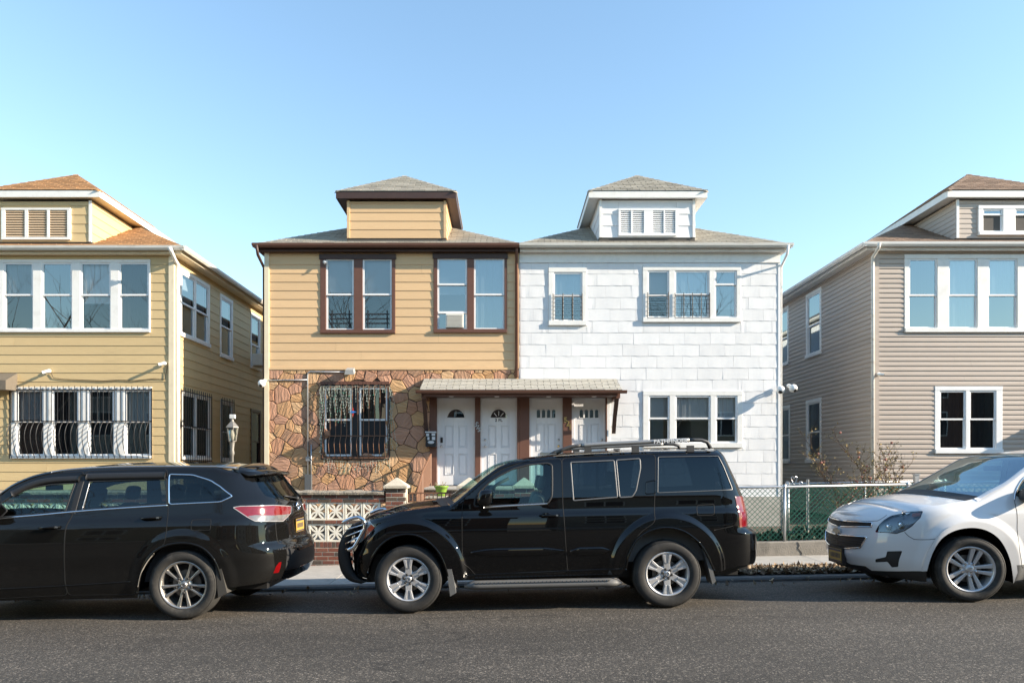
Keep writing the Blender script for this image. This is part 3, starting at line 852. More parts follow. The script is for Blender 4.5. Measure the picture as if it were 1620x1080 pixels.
while z < pZ(414, YF) - .02:
    zt = min(z + .28, pZ(414, YF))
    u = WX0 + .03 - (row % 2) * .30 - [0, .08, .17][row % 3] * .6
    while u < WX1 - .03:
        a, b = max(u, WX0 + .03), min(u + .61, WX1 - .03)
        if b - a > .03:
            for (p, q, r, s) in rect_minus(a, b, z, zt, wh + [ent]):
                if q - p > .02 and s - r > .02: wshingle(p, q, r, s)
        u += .61
    z += .28; row += 1
MB(W_F).box(WX0 + .01, WX1 + .02, 0, .014, pZ(414, YF), WZ - .172).build('frieze_board', M_WHT, wht)
MB(W_F).box(WX0 + .01, WX1 + .02, .014, .026, pZ(416, YF), pZ(413, YF)).build('frieze_moulding', M_WHT, wht)
MB(W_F).box(WX1 - .03, WX1 + .025, 0, .018, .895, pZ(416, YF)).build('corner_board', M_WVIN, wht)
window(wht, W_F, ww1, units_px((875.5, 921)), pZ(467.7, YF), M_WHT, M_WVIN, G_WIN2, [(M_CURTW, .52)], cw=.11, proud=.035)
window(wht, W_F, ww3, units_px((1024, 1058), (1067, 1121.7), (1130.5, 1165)), [pZ(467, YF), pZ(466, YF), pZ(450, YF)], M_WHT, M_WVIN, [G_WIN, G_WIN2, G_WIN2], [(M_BLIND, .5), (M_CURTW, .98), (M_CURT, .8)], cw=.11, proud=.035)
window(wht, W_F, wl3, units_px((1025.7, 1059), (1068, 1123.7), (1132, 1166)), pZ(661.6, YF), M_WHT, M_WVIN, G_WIN, [(M_BLIND, .52), (M_CURTW, .52), (M_CURTW, .5)], cw=.115, proud=.035)
# window guards in front of two upper windows
def guard(parent, u0, u1, z0, z1, nv, nh, m=M_BLK, d=.055, r=.008):
    g = MB(W_F)
    for i in range(nv): u = u0 + (u1 - u0) * i / (nv - 1); g.tube([(u, d, z0), (u, d, z1)], r * 1.4, 5)
    for i in range(nh): zz = z0 + (z1 - z0) * (i + .5) / nh; g.tube([(u0, d + .01, zz), (u1, d + .01, zz)], r * .7, 5)
    return g.build('window_guard', m, parent)
guard(wht, pX(875, YF), pX(921, YF), pZ(508, YF), pZ(465, YF), 4, 7)
guard(wht, pX(1024, YF), pX(1057, YF), pZ(507, YF), pZ(463, YF), 2, 6)
guard(wht, pX(1067, YF), pX(1122, YF), pZ(507, YF), pZ(464, YF), 5, 6)
hip_roof(wht, WX0, 6.68, 16.425, YF + 14.4, WZ, .55, M_RGRY, M_RDRK, M_WHT, M_GUT, gl=False, soffit_m=M_WHT,
         hide=[lambda u, v: abs(u - 3.05) < 1.05 and v > .55])
wdv = rect_px(978, 1070, 331, 374, 16.57)
dz0, dzt = pZ(376, 16.57), pZ(316, 16.57)
dormer(wht, 3.40, 1.14, 16.57, dz0, dzt, .26, pZ(302, 16.44), .67, M_RGRY, M_WSH, M_WHT, M_WHT, [wdv], .28)
wd = Wall('front', 16.57)
def louvres(house, w, rect, bays, m, n=11, mf=None):
    """louvred attic vent: frame and separate slats"""
    u0, u1, z0, z1 = rect
    fr = MB(w); fr.box(u0, u1, 0, .05, z0, z0 + .06); fr.box(u0, u1, 0, .05, z1 - .05, z1)
    ub = [u0] + [v for b in bays for v in b] + [u1]
    for i in range(0, len(ub), 2): fr.box(ub[i], ub[i + 1], 0, .048, z0 + .06, z1 - .05)
    f = fr.build('attic_vent', mf or m, house, bevel=.004)
    MB(w).box(u0 + .01, u1 - .01, -.005, .004, z0 + .01, z1 - .01).build('backing', M_DARK, f)
    for (a, b) in bays:
        for k in range(n):
            zc = z0 + .06 + (z1 - z0 - .11) * (k + .5) / n; h = (z1 - z0 - .11) / n * .62
            MB(w).add([(a, .006, zc + h), (b, .006, zc + h), (b, .036, zc - h * .5), (a, .036, zc - h * .5), (a, .010, zc + h + .004), (b, .010, zc + h + .004), (b, .040, zc - h * .5 + .004), (a, .040, zc - h * .5 + .004)],
                      [(0, 1, 2, 3), (7, 6, 5, 4), (3, 2, 6, 7), (0, 4, 5, 1)]).build('slat', m, f)
def bays_px(Y, *pp): return [(pX(a, Y), pX(b, Y)) for a, b in pp]
louvres(wht, wd, wdv, bays_px(16.57, (981, 997.5), (1000, 1018), (1032, 1049), (1051, 1067.5)), M_WVIN)
pipe(wht, [(WX1 + .06, YF - .4, WZ - .1), (WX1 + .06, YF - .3, WZ - .3), (WX1 + .06, YF + .05, WZ - .5), (WX1 + .06, YF + .05, .9)], .03, M_WVIN)

# entry: doors set back between brown piers, two doors to each house
YD = YF + .135
W_D = Wall('front', YD)
dX = lambda px_: pX(px_, YD)
for h_, x0_, x1_ in ((tan, -1.78, TX1 - .002), (wht, WX0 + .002, 2.44)):
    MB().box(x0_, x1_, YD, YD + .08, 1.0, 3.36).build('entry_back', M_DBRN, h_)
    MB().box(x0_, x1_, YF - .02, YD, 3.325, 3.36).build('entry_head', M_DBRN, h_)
for h_, x0_, x1_ in ((tan, -1.78, pX(691, YF)), (tan, pX(751.5, YF), pX(760, YF)), (tan, pX(818, YF), TX1 - .003), (wht, TX1 + .003, pX(837.5, YF)), (wht, pX(890.5, YF), pX(904.5, YF)), (wht, pX(958.5, YF), 2.45)):
    MB().box(x0_, x1_, YF - .025, YD - .002, 1.0, 3.33).build('pier', M_BRN, h_, bevel=.006)
dzb, dzt_ = pZ(767, YD), pZ(633, YD)
front_door(tan, W_D, dX(694), dX(749), dzb, dzt_, 'fan', 'right', ('keypad',))
d2 = front_door(tan, W_D, dX(763), dX(815), dzb, dzt_, 'fan', 'right', ('star',))
front_door(wht, W_D, dX(840.5), dX(887.5), dzb, dzt_, 'arch', 'left', ('slot',))
front_door(wht, W_D, dX(908), dX(955.5), dzb, dzt_, 'arch', 'left')
text_part('2 FL', .105, d2, W_D.to(dX(789), .032, pZ(664.5, YD)), M_BLK, ext=.002, bold=.002)
for i, ch in enumerate('519'):
    text_part(ch, .17, tan, W_F.to(pX(753.5 + 2.4 * i, YF), .033, pZ(671.5 + 4.3 * i, YF)), M_SILV, 'house_number', rot=(PI / 2, .5, 0), bold=.003)
for i, ch in enumerate('521'):
    text_part(ch, .18, wht, W_F.to(pX(894.6 + 3.6 * i, YF), .033, pZ(664.5 + 5.5 * i, YF)), M_GOLD, 'house_number', bold=.003)
MB(W_F).box(2.45, 2.52, .0, .02, .9, 3.3).build('corner_board', M_WVIN, wht)

# ================================================================== shared porch canopy
CY0, CY1 = 15.82, YF - .015
CXa, CXb = -1.93, 2.68
cano = thing('porch_canopy', 'long shingled canopy with brown gutter over the four white doors', 'canopy', (.35, YF, 3.3))
zc0, zc1 = pZ(617, CY0), pZ(600, YF)
sl = (zc1 - zc0) / (CY1 - CY0); L = math.sqrt(1 + sl * sl)
deck = MB().add([(CXa, CY0, zc0), (CXb, CY0, zc0), (CXb, CY1, zc1), (CXa, CY1, zc1), (CXa, CY0, zc0 - .05), (CXb, CY0, zc0 - .05), (CXb, CY1, zc1 - .05), (CXa, CY1, zc1 - .05)],
                [(0, 1, 2, 3), (7, 6, 5, 4), (4, 5, 1, 0), (5, 6, 2, 1), (7, 4, 0, 3), (6, 7, 3, 2)]).build('canopy_roof', M_RDRK, cano)
M_RCAN = mat('canopy_shingle', (.47, .445, .39), .9, var=.10, noise=.12, nscale=30, bump=.5, bscale=160, dirt=(.33, .26, .16, .4), dscale=3)
eu, ev = Vector((1, 0, 0)), Vector((0, 1, sl)) / L; n = eu.cross(ev)
shingle_slope(deck, Vector((CXa, CY0, zc0)) + n * .003, eu, ev, n, [(0, 0), (CXb - CXa, 0), (CXb - CXa - .02, (CY1 - CY0) * L), (.02, (CY1 - CY0) * L)], M_RCAN, .30, .11)
cb = MB(); cb.box(CXa + .1, CXb - .1, CY0 + .02, CY0 + .09, zc0 - .13, zc0 - .055); cb.box(CXa + .03, CXa + .12, CY0 + .09, CY1, zc0 - .17, zc0 - .06); cb.box(CXb - .12, CXb - .03, CY0 + .09, CY1, zc0 - .17, zc0 - .06)
cb.build('beam', M_BRN, cano)
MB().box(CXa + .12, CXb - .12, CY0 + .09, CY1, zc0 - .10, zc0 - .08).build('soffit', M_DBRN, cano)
gt = MB(); k0 = len(gt.v)
prof = [(0, 0), (.0, -.065), (.05, -.072), (.085, -.04), (.095, 0), (.085, 0), (.07, -.035), (.01, -.010)]
vs = [(x_, CY0 - a, zc0 - .008 + b) for x_ in (CXa - .08, CXb + .1) for a, b in prof]; k = len(prof)
gt.add(vs, [(i, i + k, (i + 1) % k + k, (i + 1) % k) for i in range(k)] + [tuple(range(k)), tuple(reversed(range(k, 2 * k)))]).build('gutter', M_BRN, cano)
for xb in (CXa + .07, CXb - .08):                     # raking brackets at both ends
    b = MB(); b.add([(xb - .045, YF - .06, zc0 - .95), (xb + .045, YF - .06, zc0 - .95), (xb + .045, CY0 + .34, zc0 - .17), (xb - .045, CY0 + .34, zc0 - .17),
                     (xb - .045, YF - .06, zc0 - .80), (xb + .045, YF - .06, zc0 - .80), (xb + .045, CY0 + .22, zc0 - .17), (xb - .045, CY0 + .22, zc0 - .17)],
                    [(0, 1, 2, 3), (7, 6, 5, 4), (0, 3, 7, 4), (1, 5, 6, 2), (3, 2, 6, 7), (0, 4, 5, 1)])
    b.build('bracket', M_DBRN, cano)
for px_ in (714, 786, 868, 940):
    u = pX(px_, 16.2); MB().lathe([(.001, -.012), (.05, -.012), (.06, 0)], (u, 16.2, zc0 - .10), 'z', 12).build('recessed_light', M_WVIN, cano)

# ================================================================== yellow house on the left
LX1, LX0 = -7.90, -14.1
yel = thing('detached_house', 'yellow sided house with orange shingle roof and barred ground floor windows', 'house', (-11, YF, 0))
LZ = 6.81
yu, yl = rect_px(-62, 238.5, 411, 526), rect_px(18.7, 241, 612, 725)
yh = [yu, yl]
siding(yel, W_F, LX0 + .08, LX1 - .10, .2, LZ - .17, .2146, yh, M_YEL, seam=.3)
sheath(yel, W_F, LX0, LX1, 0, LZ - .17, [tuple(np.add(r, (.03, -.03, .03, -.03))) for r in yh])
MB().box(LX0 + .004, LX1 - .9, YF + .9, YF + 12.5, .0, LZ - .18).build('wall', mat('house_core_yellow', (.3, .25, .13), .8), yel)
W_LR = Wall('right', LX1)
su = [(16.9, 18.6, 4.78, 6.46), (19.28, 20.18, 4.66, 6.42), (21.6, 22.45, 4.68, 6.42), (16.95, 18.64, 1.78, 3.48), (19.33, 20.18, 1.75, 3.48), (21.62, 22.5, .3, 3.42)]
siding(yel, W_LR, YF + .0, YF + 12.5, .2, LZ - .17, .2146, su, M_YEL, seam=.3)
sheath(yel, W_LR, YF + .125, YF + 12.5, 0, LZ - .17, [tuple(np.add(r, (.03, -.03, .03, -.03))) for r in su])
MB(W_F).box(LX1 - .10, LX1 + .028, 0, .035, .1, LZ - .17).build('corner_board', M_CRM, yel)
MB(W_LR).box(YF + .0, YF + .1, 0.001, .035, .1, LZ - .17).build('corner_board', M_CRM, yel)
window(yel, W_F, yu, units_px((-54, -8), (6.7, 53), (66.7, 114.7), (128, 175.6), (189, 236)), pZ(466.7, YF), M_WHT, M_WVIN, [G_WIN, G_WIN, G_WIN2, G_WIN, G_WIN], [(M_CURT, .98), (M_CURT, .5), (M_CURTD, .98), (M_CURTW, .60), (M_CURTD, .98)], cw=.07, proud=.032)
window(yel, W_F, yl, units_px((26.7, 70), (83.5, 125), (140, 181), (198, 238)), pZ(666.7, YF), M_WHT, M_WVIN, [G_WIN, G_DRK, G_DRK, G_WIN], [(M_CURT, .45), (M_CURTD, .98), (M_CURTD, .98), (M_CURT, .5)], cw=.07, proud=.032)
window(yel, W_LR, su[0], [(16.99, 17.72), (17.78, 18.51)], 5.62, M_WHT, M_WVIN, G_WIN2, [(M_BLIND, .5), (M_BLIND, .5)], cw=.10, proud=.03)
window(yel, W_LR, su[1], [(19.36, 20.10)], 5.55, M_WHT, M_WVIN, G_WIN2, [(M_BLIND, .45)], cw=.10, proud=.03)
window(yel, W_LR, su[2], [(21.68, 22.37)], 5.45, M_WHT, M_WVIN, G_WIN2, [(M_BLIND, .45)], cw=.10, proud=.03)
window(yel, W_LR, su[3], [(17.03, 17.74), (17.82, 18.56)], 2.6, M_WHT, M_WVIN, G_DRK, [(M_CURTD, .9)] * 2, cw=.08, proud=.03)
window(yel, W_LR, su[4], [(19.41, 20.10)], 2.6, M_WHT, M_WVIN, G_DRK, [(M_CURTD, .9)], cw=.08, proud=.03)
window(yel, W_LR, su[5], [(21.70, 22.42)], 2.4, M_DBRN, M_DBRN, G_DRK, [(M_CURTD, .9)], cw=.08, proud=.03)
# security bars: straight above, bellied below
def bars(house, w, u0, u1, z0, z1, zm, n, belly, m, name='window_bar', both=False):
    fr = MB(w)
    for zz in (z1 - .05, zm, z0 + .02): fr.box(u0, u1, .045, .053, zz, zz + .022)
    fr.box(u0, u0 + .02, .036, .052, z0, z1); fr.box(u1 - .02, u1, .036, .052, z0, z1)
    if belly: fr.box(u0, u1, .043, .06, z0, z0 + .02)
    grille = fr.build('security_grille', m, house)
    for i in range(n):
        u = u0 + (u1 - u0) * (i + .5) / n
        pts = [(u, .06, z1 + .05), (u, .06, zm + .02)]
        if belly:
            for k in range(1, 9):
                t = k / 8; pts.append((u, .06 + belly * math.sin(PI * t ** .8) ** 1.0 * (1 - .1 * t), zm + (z0 + .01 - zm) * t))
        else: pts.append((u, .06, z0 - .05))
        MB(w).tube(pts, .0085, 5).build(name, m, grille)
bars(yel, W_F, pX(17, YF), pX(242, YF), pZ(725, YF), pZ(614, YF), pZ(667, YF), 25, .17, M_BLK)
bars(yel, W_LR, 16.92, 18.68, 1.74, 3.5, 2.6, 14, 0, M_BLK)
bars(yel, W_LR, 19.30, 20.22, 1.72, 3.5, 2.6, 8, 0, M_BLK)
hip_roof(yel, LX0 - .3, LX1 + .28, 16.425, YF + 12.9, LZ, .55, M_RORG, M_RDRK, M_WHT, M_GUT, soffit_m=M_CRM, sides=(),
         hide=[lambda u, v: abs(u - 3.4) < 1.1 and v > .5])
yd = (pX(4, 16.57), pX(113, 16.57), pZ(380, 16.57), pZ(330, 16.57))
dormer(yel, -11.0, 1.17, 16.57, pZ(383, 16.57), pZ(318, 16.57), .26, pZ(301, 16.44), .67, M_RORG, M_YEL, M_WHT, M_CRM, [yd], .215)
louvres(yel, wd, yd, bays_px(16.57, (10, 41), (46, 76), (80, 108)), mat('tan_louvre', (.56, .41, .27), .6), 11, M_WHT)
pipe(yel, [(LX1 + .12, YF - .45, LZ - .1), (LX1 + .14, YF - .42, LZ - .18), (LX1 + .08, YF - .1, LZ - .30), (LX1 + .075, YF + .06, LZ - .36), (LX1 + .075, YF + .06, LZ - .6), (LX1 + .075, YF + .06, .25)], .045, M_WHT)
aw = MB(W_F); a0, a1 = pX(-150, 16.2), pX(9, 16.2); aw.prism([(a0, 0), (a1, 0), (a1, 1), (a0, 1)], 0, .01)
aw = MB().add([(a0, 16.2, 3.62), (a1, 16.2, 3.62), (a1, YF, 3.84), (a0, YF, 3.84), (a0, 16.2, 3.40), (a1, 16.2, 3.40), (a1, YF, 3.42), (a0, YF, 3.42)], [(0, 1, 2, 3), (4, 5, 1, 0), (5, 6, 2, 1), (7, 4, 0, 3), (7, 6, 5, 4)])
aw.build('door_awning', mat('awning_metal', (.15, .125, .095), .6, noise=.1), yel)

# ================================================================== greige house on the right
RX0, RX1 = 8.83, 15.05
gre = thing('detached_house', 'greige vinyl sided house with brown roof and wide white framed windows', 'house', (11.9, YF, 0))
RZ = 6.90
gu, gl_ = rect_px(1430, 1746, 403, 526), rect_px(1478, 1585, 611, 717)
siding(gre, W_F, RX0 + .10, RX1, .3, RZ - .17, .116, [gu, gl_], M_VIN, tb=.022, tt=.003, seam=.45, name='vinyl_board', dutch=True)
sheath(gre, W_F, RX0, RX1, 0, RZ - .17, [tuple(np.add(r, (.03, -.03, .03, -.03))) for r in (gu, gl_)])
MB().box(RX0 + .9, RX1 - .01, YF + .9, YF + 12.5, .0, RZ - .18).build('wall', mat('house_core_greige', (.3, .26, .22), .8), gre)
W_GL = Wall('left', RX0)
gs = [(19.33, 20.32, 4.75, 6.62), (21.56, 22.4, 4.78, 6.62), (19.33, 20.32, 1.72, 3.54), (21.45, 22.35, 1.72, 3.53)]
siding(gre, W_GL, YF + .0, YF + 12.5, .3, RZ - .17, .116, gs, M_VIN, tb=.022, tt=.003, seam=.4, name='vinyl_board', dutch=True)
sheath(gre, W_GL, YF + .125, YF + 12.5, 0, RZ - .17, [tuple(np.add(r, (.03, -.03, .03, -.03))) for r in gs])
MB(W_F).box(RX0 - .02, RX0 + .10, 0, .03, .2, RZ - .17).build('corner_board', M_VIN, gre)
MB(W_GL).box(YF, YF + .1, .001, .03, .2, RZ - .17).build('corner_board', M_VIN, gre)
window(gre, W_F, gu, units_px((1437, 1482), (1499.7, 1545.4), (1562.7, 1608.5), (1626, 1672), (1689, 1735)), pZ(467, YF), M_WHT, M_WVIN, [G_WIN2, G_WIN2, G_WIN2, G_WIN], [(M_CURTD, .5), (M_CURTW, .98), (M_CURTW, .5), (M_CURT, .5), None], cw=.10, proud=.032)
window(gre, W_F, gl_, units_px((1485.7, 1527), (1533, 1575)), pZ(663, YF), M_WVIN, M_WVIN, G_DRK, [(M_CURTD, .95)] * 2, cw=.10, proud=.03)
for r, zs in zip(gs, (5.65, 5.65, 2.6, 2.6)):
    window(gre, W_GL, r, [(r[0] + .10, r[1] - .10)], zs, M_WHT, M_WVIN, G_WIN2 if r[2] > 4 else G_WIN, [(M_CURTD, .6)], cw=.10, proud=.03)
hip_roof(gre, RX0 - .28, RX1 + .3, 16.425, YF + 12.9, RZ, .55, M_RBRN, M_RDRK, M_WHT, M_WHT, soffit_m=M_WHT,
         hide=[lambda u, v: abs(u - 3.4) < 1.1 and v > .5])
gd = (pX(1546, 16.57), pX(1642, 16.57), pZ(373, 16.57), pZ(326, 16.57))
dormer(gre, 11.93, 1.17, 16.57, pZ(377, 16.57), pZ(316, 16.57), .28, pZ(301, 16.44), .67, M_RBRN, M_VIN, M_WHT, M_WHT, [gd], .118)
window(gre, wd, gd, bays_px(16.57, (1553, 1585), (1604, 1636)), pZ(340, 16.57), M_WVIN, M_WVIN, G_WIN2, None, cw=.08, proud=.05, deep=.2)
pipe(gre, [(RX0 - .12, YF - .45, RZ - .1), (RX0 - .12, YF - .42, RZ - .2), (RX0 - .07, YF - .06, RZ - .32), (RX0 - .07, YF - .06, RZ - .5), (RX0 - .07, YF - .06, .3)], .038, M_GUT)
# entry canopy of this house, beyond the right edge of the view; it shades the wall
pc = MB(); pc.add([(13.3, 15.82, 2.68), (15.0, 15.82, 2.68), (15.0, YF, 3.0), (13.3, YF, 3.0), (13.3, 15.82, 2.56), (15.0, 15.82, 2.56), (15.0, YF, 2.88), (13.3, YF, 2.88)],
                  [(0, 1, 2, 3), (7, 6, 5, 4), (4, 5, 1, 0), (5, 6, 2, 1), (7, 4, 0, 3), (6, 7, 3, 2)])
pcn = pc.build('entry_canopy', M_RBRN, gre)
MB().box(13.35, 13.45, 15.86, 15.94, .3, 2.57).build('post', M_WHT, pcn)
MB().box(13.3, 15.0, 15.7, YF - .1, .3, 1.0).build('stoop', M_CONC, gre)
# ================================================================== front garden walls
M_BRICK = mat('brick', ramp=[(.15, .052, .034), (.085, .060, .045), (.17, .058, .036), (.07, .052, .042), (.13, .048, .034), (.10, .072, .052), (.14, .052, .036), (.18, .07, .045)], rough=.85, noise=.12, nscale=25, bump=.35, bscale=70)
M_MORT = mat('mortar', (.50, .45, .36), .95, noise=.1, nscale=20)
M_BLOCK = mat('screen_block_paint', (.76, .72, .62), .7, var=.05, noise=.07, nscale=12, dirt=(.4, .34, .25, .4), dscale=6)
M_COPE = mat('rough_stone', (.27, .235, .185), .9, noise=.25, nscale=12, bump=1.0, bscale=22)
M_CAP = mat('cast_stone_cap', (.52, .46, .36), .85, var=.06, noise=.12, nscale=14, bump=.4, bscale=60)
BR = {}
def brick(parent, x0, x1, y0, z0, z1, dep=.09, face='front'):
    w_, h_ = x1 - x0, z1 - z0
    key = (round(w_, 3), round(h_, 3), round(dep, 3), face)
    if key not in BR:
        b = .004
        if face == 'front':
            o = [(0, 0), (w_, 0), (w_, h_), (0, h_)]
            vs = [(x, dep, z) for x, z in o] + [(x, b, z) for x, z in o] + [(x + (b if x == 0 else -b), 0, z + (b if z == 0 else -b)) for x, z in o]
            fs = [(8, 9, 10, 11)] + [(k + a, k + (a + 1) % 4, k + 4 + (a + 1) % 4, k + 4 + a) for k in (0, 4) for a in range(4)]
        BR[key] = meshdata('brick', vs, fs, M_BRICK)
    return link('brick', BR[key], parent, (x0, y0 + random.uniform(-.0015, .0015), z0))

def brick_course(parent, x0, x1, y0, z0, h, off=0., L=.205, j=.013, dep=.09):
    x = x0 - off
    while x < x1 - .02:
        a, b = max(x, x0), min(x + L - j, x1)
        if b - a > .03: brick(parent, a, b, y0, z0, z0 + h - j, dep)
        x += L

gw = thing('garden_wall', 'dark red brick garden wall with two rows of white pierced screen blocks', 'wall', (-5.5, YW, -.1))
GX0, GX1 = -10.2, -2.02
zt = 1.128
core = MB()
core.box(GX0, GX1, YW + .008, YW + .17, .996, zt); core.box(GX0, GX1, YW + .008, YW + .17, .638, .705); core.box(GX0, GX1, YW + .008, YW + .17, -.4, .338)
core.build('mortar', M_MORT, gw)
for k, (z0, h) in enumerate(((1.062, .066), (.996, .066), (.638, .067))): brick_course(gw, GX0, GX1, YW, z0 + .004, h, (k % 2) * .10)
x = -4.6
while x < GX1 - .03:                                   # soldier course
    brick(gw, x, min(x + .058, GX1), YW, .242, .332); x += .068
for k in range(6): brick_course(gw, -4.6, GX1, YW, .165 - .07 * k + .004, .070, (k % 2) * .10)
rest = MB()                                            # the courses low behind the parked car, joined
for k in range(7):
    x = GX0 - (k % 2) * .1
    z0 = .165 - .07 * (k - 1) + .004
    while x < -4.62:
        a, b = max(x, GX0), min(x + .192, -4.61)
        if b - a > .03: rest.box(a, b, YW, YW + .05, z0, z0 + (.057 if k else .09))
        x += .205
tag(rest.build('bricks', M_BRICK, gw), kind='stuff')
# pierced block: frame and four semicircular ribs whose crossings leave petals
blk = MB(); S, D = .292, .10
for (a, b, c, d) in ((0, S, 0, .022), (0, S, S - .022, S), (0, .022, .022, S - .022), (S - .022, S, .022, S - .022)): blk.box(a, b, 0, D, c, d)
for q in range(4):
    for i in range(10):
        vs = []
        for t in (i / 10 * PI, (i + 1) / 10 * PI):
            for r in (S / 2 - .030, S / 2 - .002):
                u, v = S / 2 + r * math.cos(t), r * math.sin(t) + .004
                u, v = [(u, v), (S - v, u), (S - u, S - v), (v, S - u)][q]
                vs += [(u, .006, v), (u, D - .006, v)]
        blk.add(vs, [(0, 2, 6, 4), (1, 5, 7, 3), (0, 4, 5, 1), (2, 3, 7, 6)])
bme = meshdata('screen_block', blk.v, blk.f, M_BLOCK)
for z0 in (.705, .340):
    x = GX1 - .305 * 27
    while x < GX1 - .1:
        link('screen_block', bme, gw, (x + .004, YW + .02 + random.uniform(-.002, .002), z0)); x += .3025
nC = 90
vs, fs = [], []
rc = random.Random(2)
for i in range(nC + 1):
    x = GX0 - .02 + (GX1 - GX0 + .02) * i / nC
    j = lambda: rc.uniform(-.008, .008)
    vs += [(x, YW - .045 + j(), 1.130), (x, YW - .05 + j(), 1.165 + j()), (x, YW - .02 + j(), 1.192 + j()), (x, YW + .2, 1.195 + j()), (x, YW + .22, 1.130)]
fs = [(i * 5 + k, i * 5 + 5 + k, i * 5 + 6 + k, i * 5 + 1 + k) for i in range(nC) for k in range(4)] + [(i * 5, i * 5 + 4, i * 5 + 9, i * 5 + 5) for i in range(nC)]
MB().add(vs, fs).build('coping', M_COPE, gw)

def pillar(cx, label):
    p = thing('gate_pillar', label, 'pillar', (cx, YW, 0), 'brick gate pillars with pyramid caps')
    h = .165
    MB().box(cx - h + .006, cx + h - .006, YW - .03 + .006, YW + .30, -.3, 1.24).build('mortar', M_MORT, p)
    for k in range(20):
        z0 = 1.165 - .07 * k
        if z0 < -.15: break
        o = (k % 2) * .10
        x = cx - h - o
        while x < cx + h - .02:
            a, b = max(x, cx - h), min(x + .192, cx + h)
            if b - a > .03: brick(p, a, b, YW - .03, z0, z0 + .057)
            x += .205
    c = MB(); c.box(cx - .20, cx + .20, YW - .07, YW + .33, 1.232, 1.280)
    z0, zt = 1.281, 1.415
    b = [(cx - .19, YW - .06), (cx + .19, YW - .06), (cx + .19, YW + .32), (cx - .19, YW + .32)]
    c.add([(x, y, z0) for x, y in b] + [(cx - .01, YW + .13, zt), (cx + .01, YW + .13, zt)], [(0, 1, 5, 4), (1, 2, 5), (2, 3, 4, 5), (3, 0, 4)])
    c.build('cap', M_CAP, p, bevel=.006)
    return p
pillar(-1.83, 'brick gate pillar with pyramid cap at the end of the screen block wall')
pillar(-.60, 'brick gate pillar in front of the first white door, seen over the hood')
pillar(.335, 'brick gate pillar seen through the front window of the parked car')
# short brick wall right of the pillars
bw = thing('brick_wall', 'short low brick wall between the last pillar and the chain link fence', 'wall', (.9, YW, 0))
MB().box(.51, 1.9, YW + .008, YW + .17, -.2, .98).build('mortar', M_MORT, bw)
for k in range(14): brick_course(bw, .51, 1.9, YW, .91 - .07 * k, .07, (k % 2) * .1)
MB().box(.49, 1.92, YW - .03, YW + .2, .982, 1.04).build('coping', M_CAP, bw)
# iron gate between the pillars
gt = thing('iron_gate', 'low brown iron gate with upright bars between the brick pillars', 'gate', (-1.2, YW + .1, 0))
g = MB(); g.box(-1.64, -.79, YW + .09, YW + .11, 1.14, 1.165); g.box(-1.64, -.79, YW + .09, YW + .11, 1.00, 1.015); g.box(-1.64, -.79, YW + .09, YW + .11, .12, .145)
g.box(-1.64, -1.615, YW + .09, YW + .112, .1, 1.165); g.box(-.815, -.79, YW + .09, YW + .112, .1, 1.165); g.build('gate_frame', M_BRIRON, gt)
for i in range(11): MB().tube([(-1.56 + .07 * i, YW + .1, .13), (-1.56 + .07 * i, YW + .1, 1.15)], .0085, 5).build('bar', M_BRIRON, gt)

# ================================================================== stoop, steps, railings
st = thing('stoop', 'red brick stoop with concrete landing below the white doors', 'stoop', (.35, 15.8, 0))
MB().box(-1.74, 2.46, 15.03, YF - .03, .0, 1.10).build('stoop_body', M_MORT, st)
for k in range(14): brick_course(st, -1.74, 2.46, 15.02, 1.09 - .07 * (k + 1), .07, (k % 2) * .1)
MB().box(-1.78, 2.5, 14.97, YF - .027, 1.102, 1.150).build('landing', M_CONC, st, bevel=.01)
for k in range(5):
    MB().box(-1.6, -.55, 14.97 - .29 * (k + 1), 14.965 - .29 * k, .0, 1.10 - .19 * (k + 1)).build('step', M_CONC, st, bevel=.008)
rl = thing('stair_railing', 'brown iron stair railing sloping beside the stone wall and mailbox', 'railing', (-1.75, 15.6, 0))
g = MB()
P0, P1 = Vector((-1.74, 16.45, 1.90)), Vector((-1.74, 14.75, 1.50))
g.tube([P0, P1], .022, 6); g.tube([P0 - Vector((0, 0, .62)), P1 - Vector((0, 0, .62))], .014, 6)
g.tube([P0, (P0.x, P0.y, 1.1)], .018, 6); g.tube([P1, (P1.x, P1.y, .2)], .022, 6)
P2 = Vector((-1.74, 13.4, .85)); g.tube([P1, P2], .022, 6); g.tube([P2, (P2.x, P2.y, .05)], .022, 6); g.tube([P1 - Vector((0, 0, .62)), P2 - Vector((0, 0, .62))], .014, 6)
g.build('rail', M_BRIRON, rl)
for i in range(1, 24):
    t = i / 24; a = P0.lerp(P1, t * 1.0); MB().tube([a, a - Vector((0, 0, .62))], .009, 4).build('baluster', M_BRIRON, rl)
for i in range(1, 18):
    a = P1.lerp(P2, i / 18); MB().tube([a, a - Vector((0, 0, .62))], .009, 4).build('baluster', M_BRIRON, rl)
pier = thing('brick_pier', 'small red brick pier with pale courses under the green flowerpot', 'pier', (-1.24, 13.5, 0))
MB().box(-1.49, -.5, 13.31, 13.7, 0, 1.0).build('mortar', M_CAP, pier)
for k in range(14): brick_course(pier, -1.49, -.5, 13.305, .93 - .07 * k, .068, (k % 2) * .1)
MB().box(-1.51, -.48, 13.29, 13.72, 1.0, 1.03).build('coping', M_CAP, pier)
pot = thing('flowerpot', 'lime green flowerpot with dry stalks on the brick pier', 'flowerpot', (-1.22, 13.45, 1.03))
MB().lathe([(.001, 0), (.075, 0), (.10, .10), (.125, .17), (.14, .175), (.14, .20), (.12, .20), (.115, .165), (.001, .16)], (-1.22, 13.45, 1.031), 'z', 20).build('pot', mat('green_pot', (.20, .34, .04), .4), pot, smooth=True)
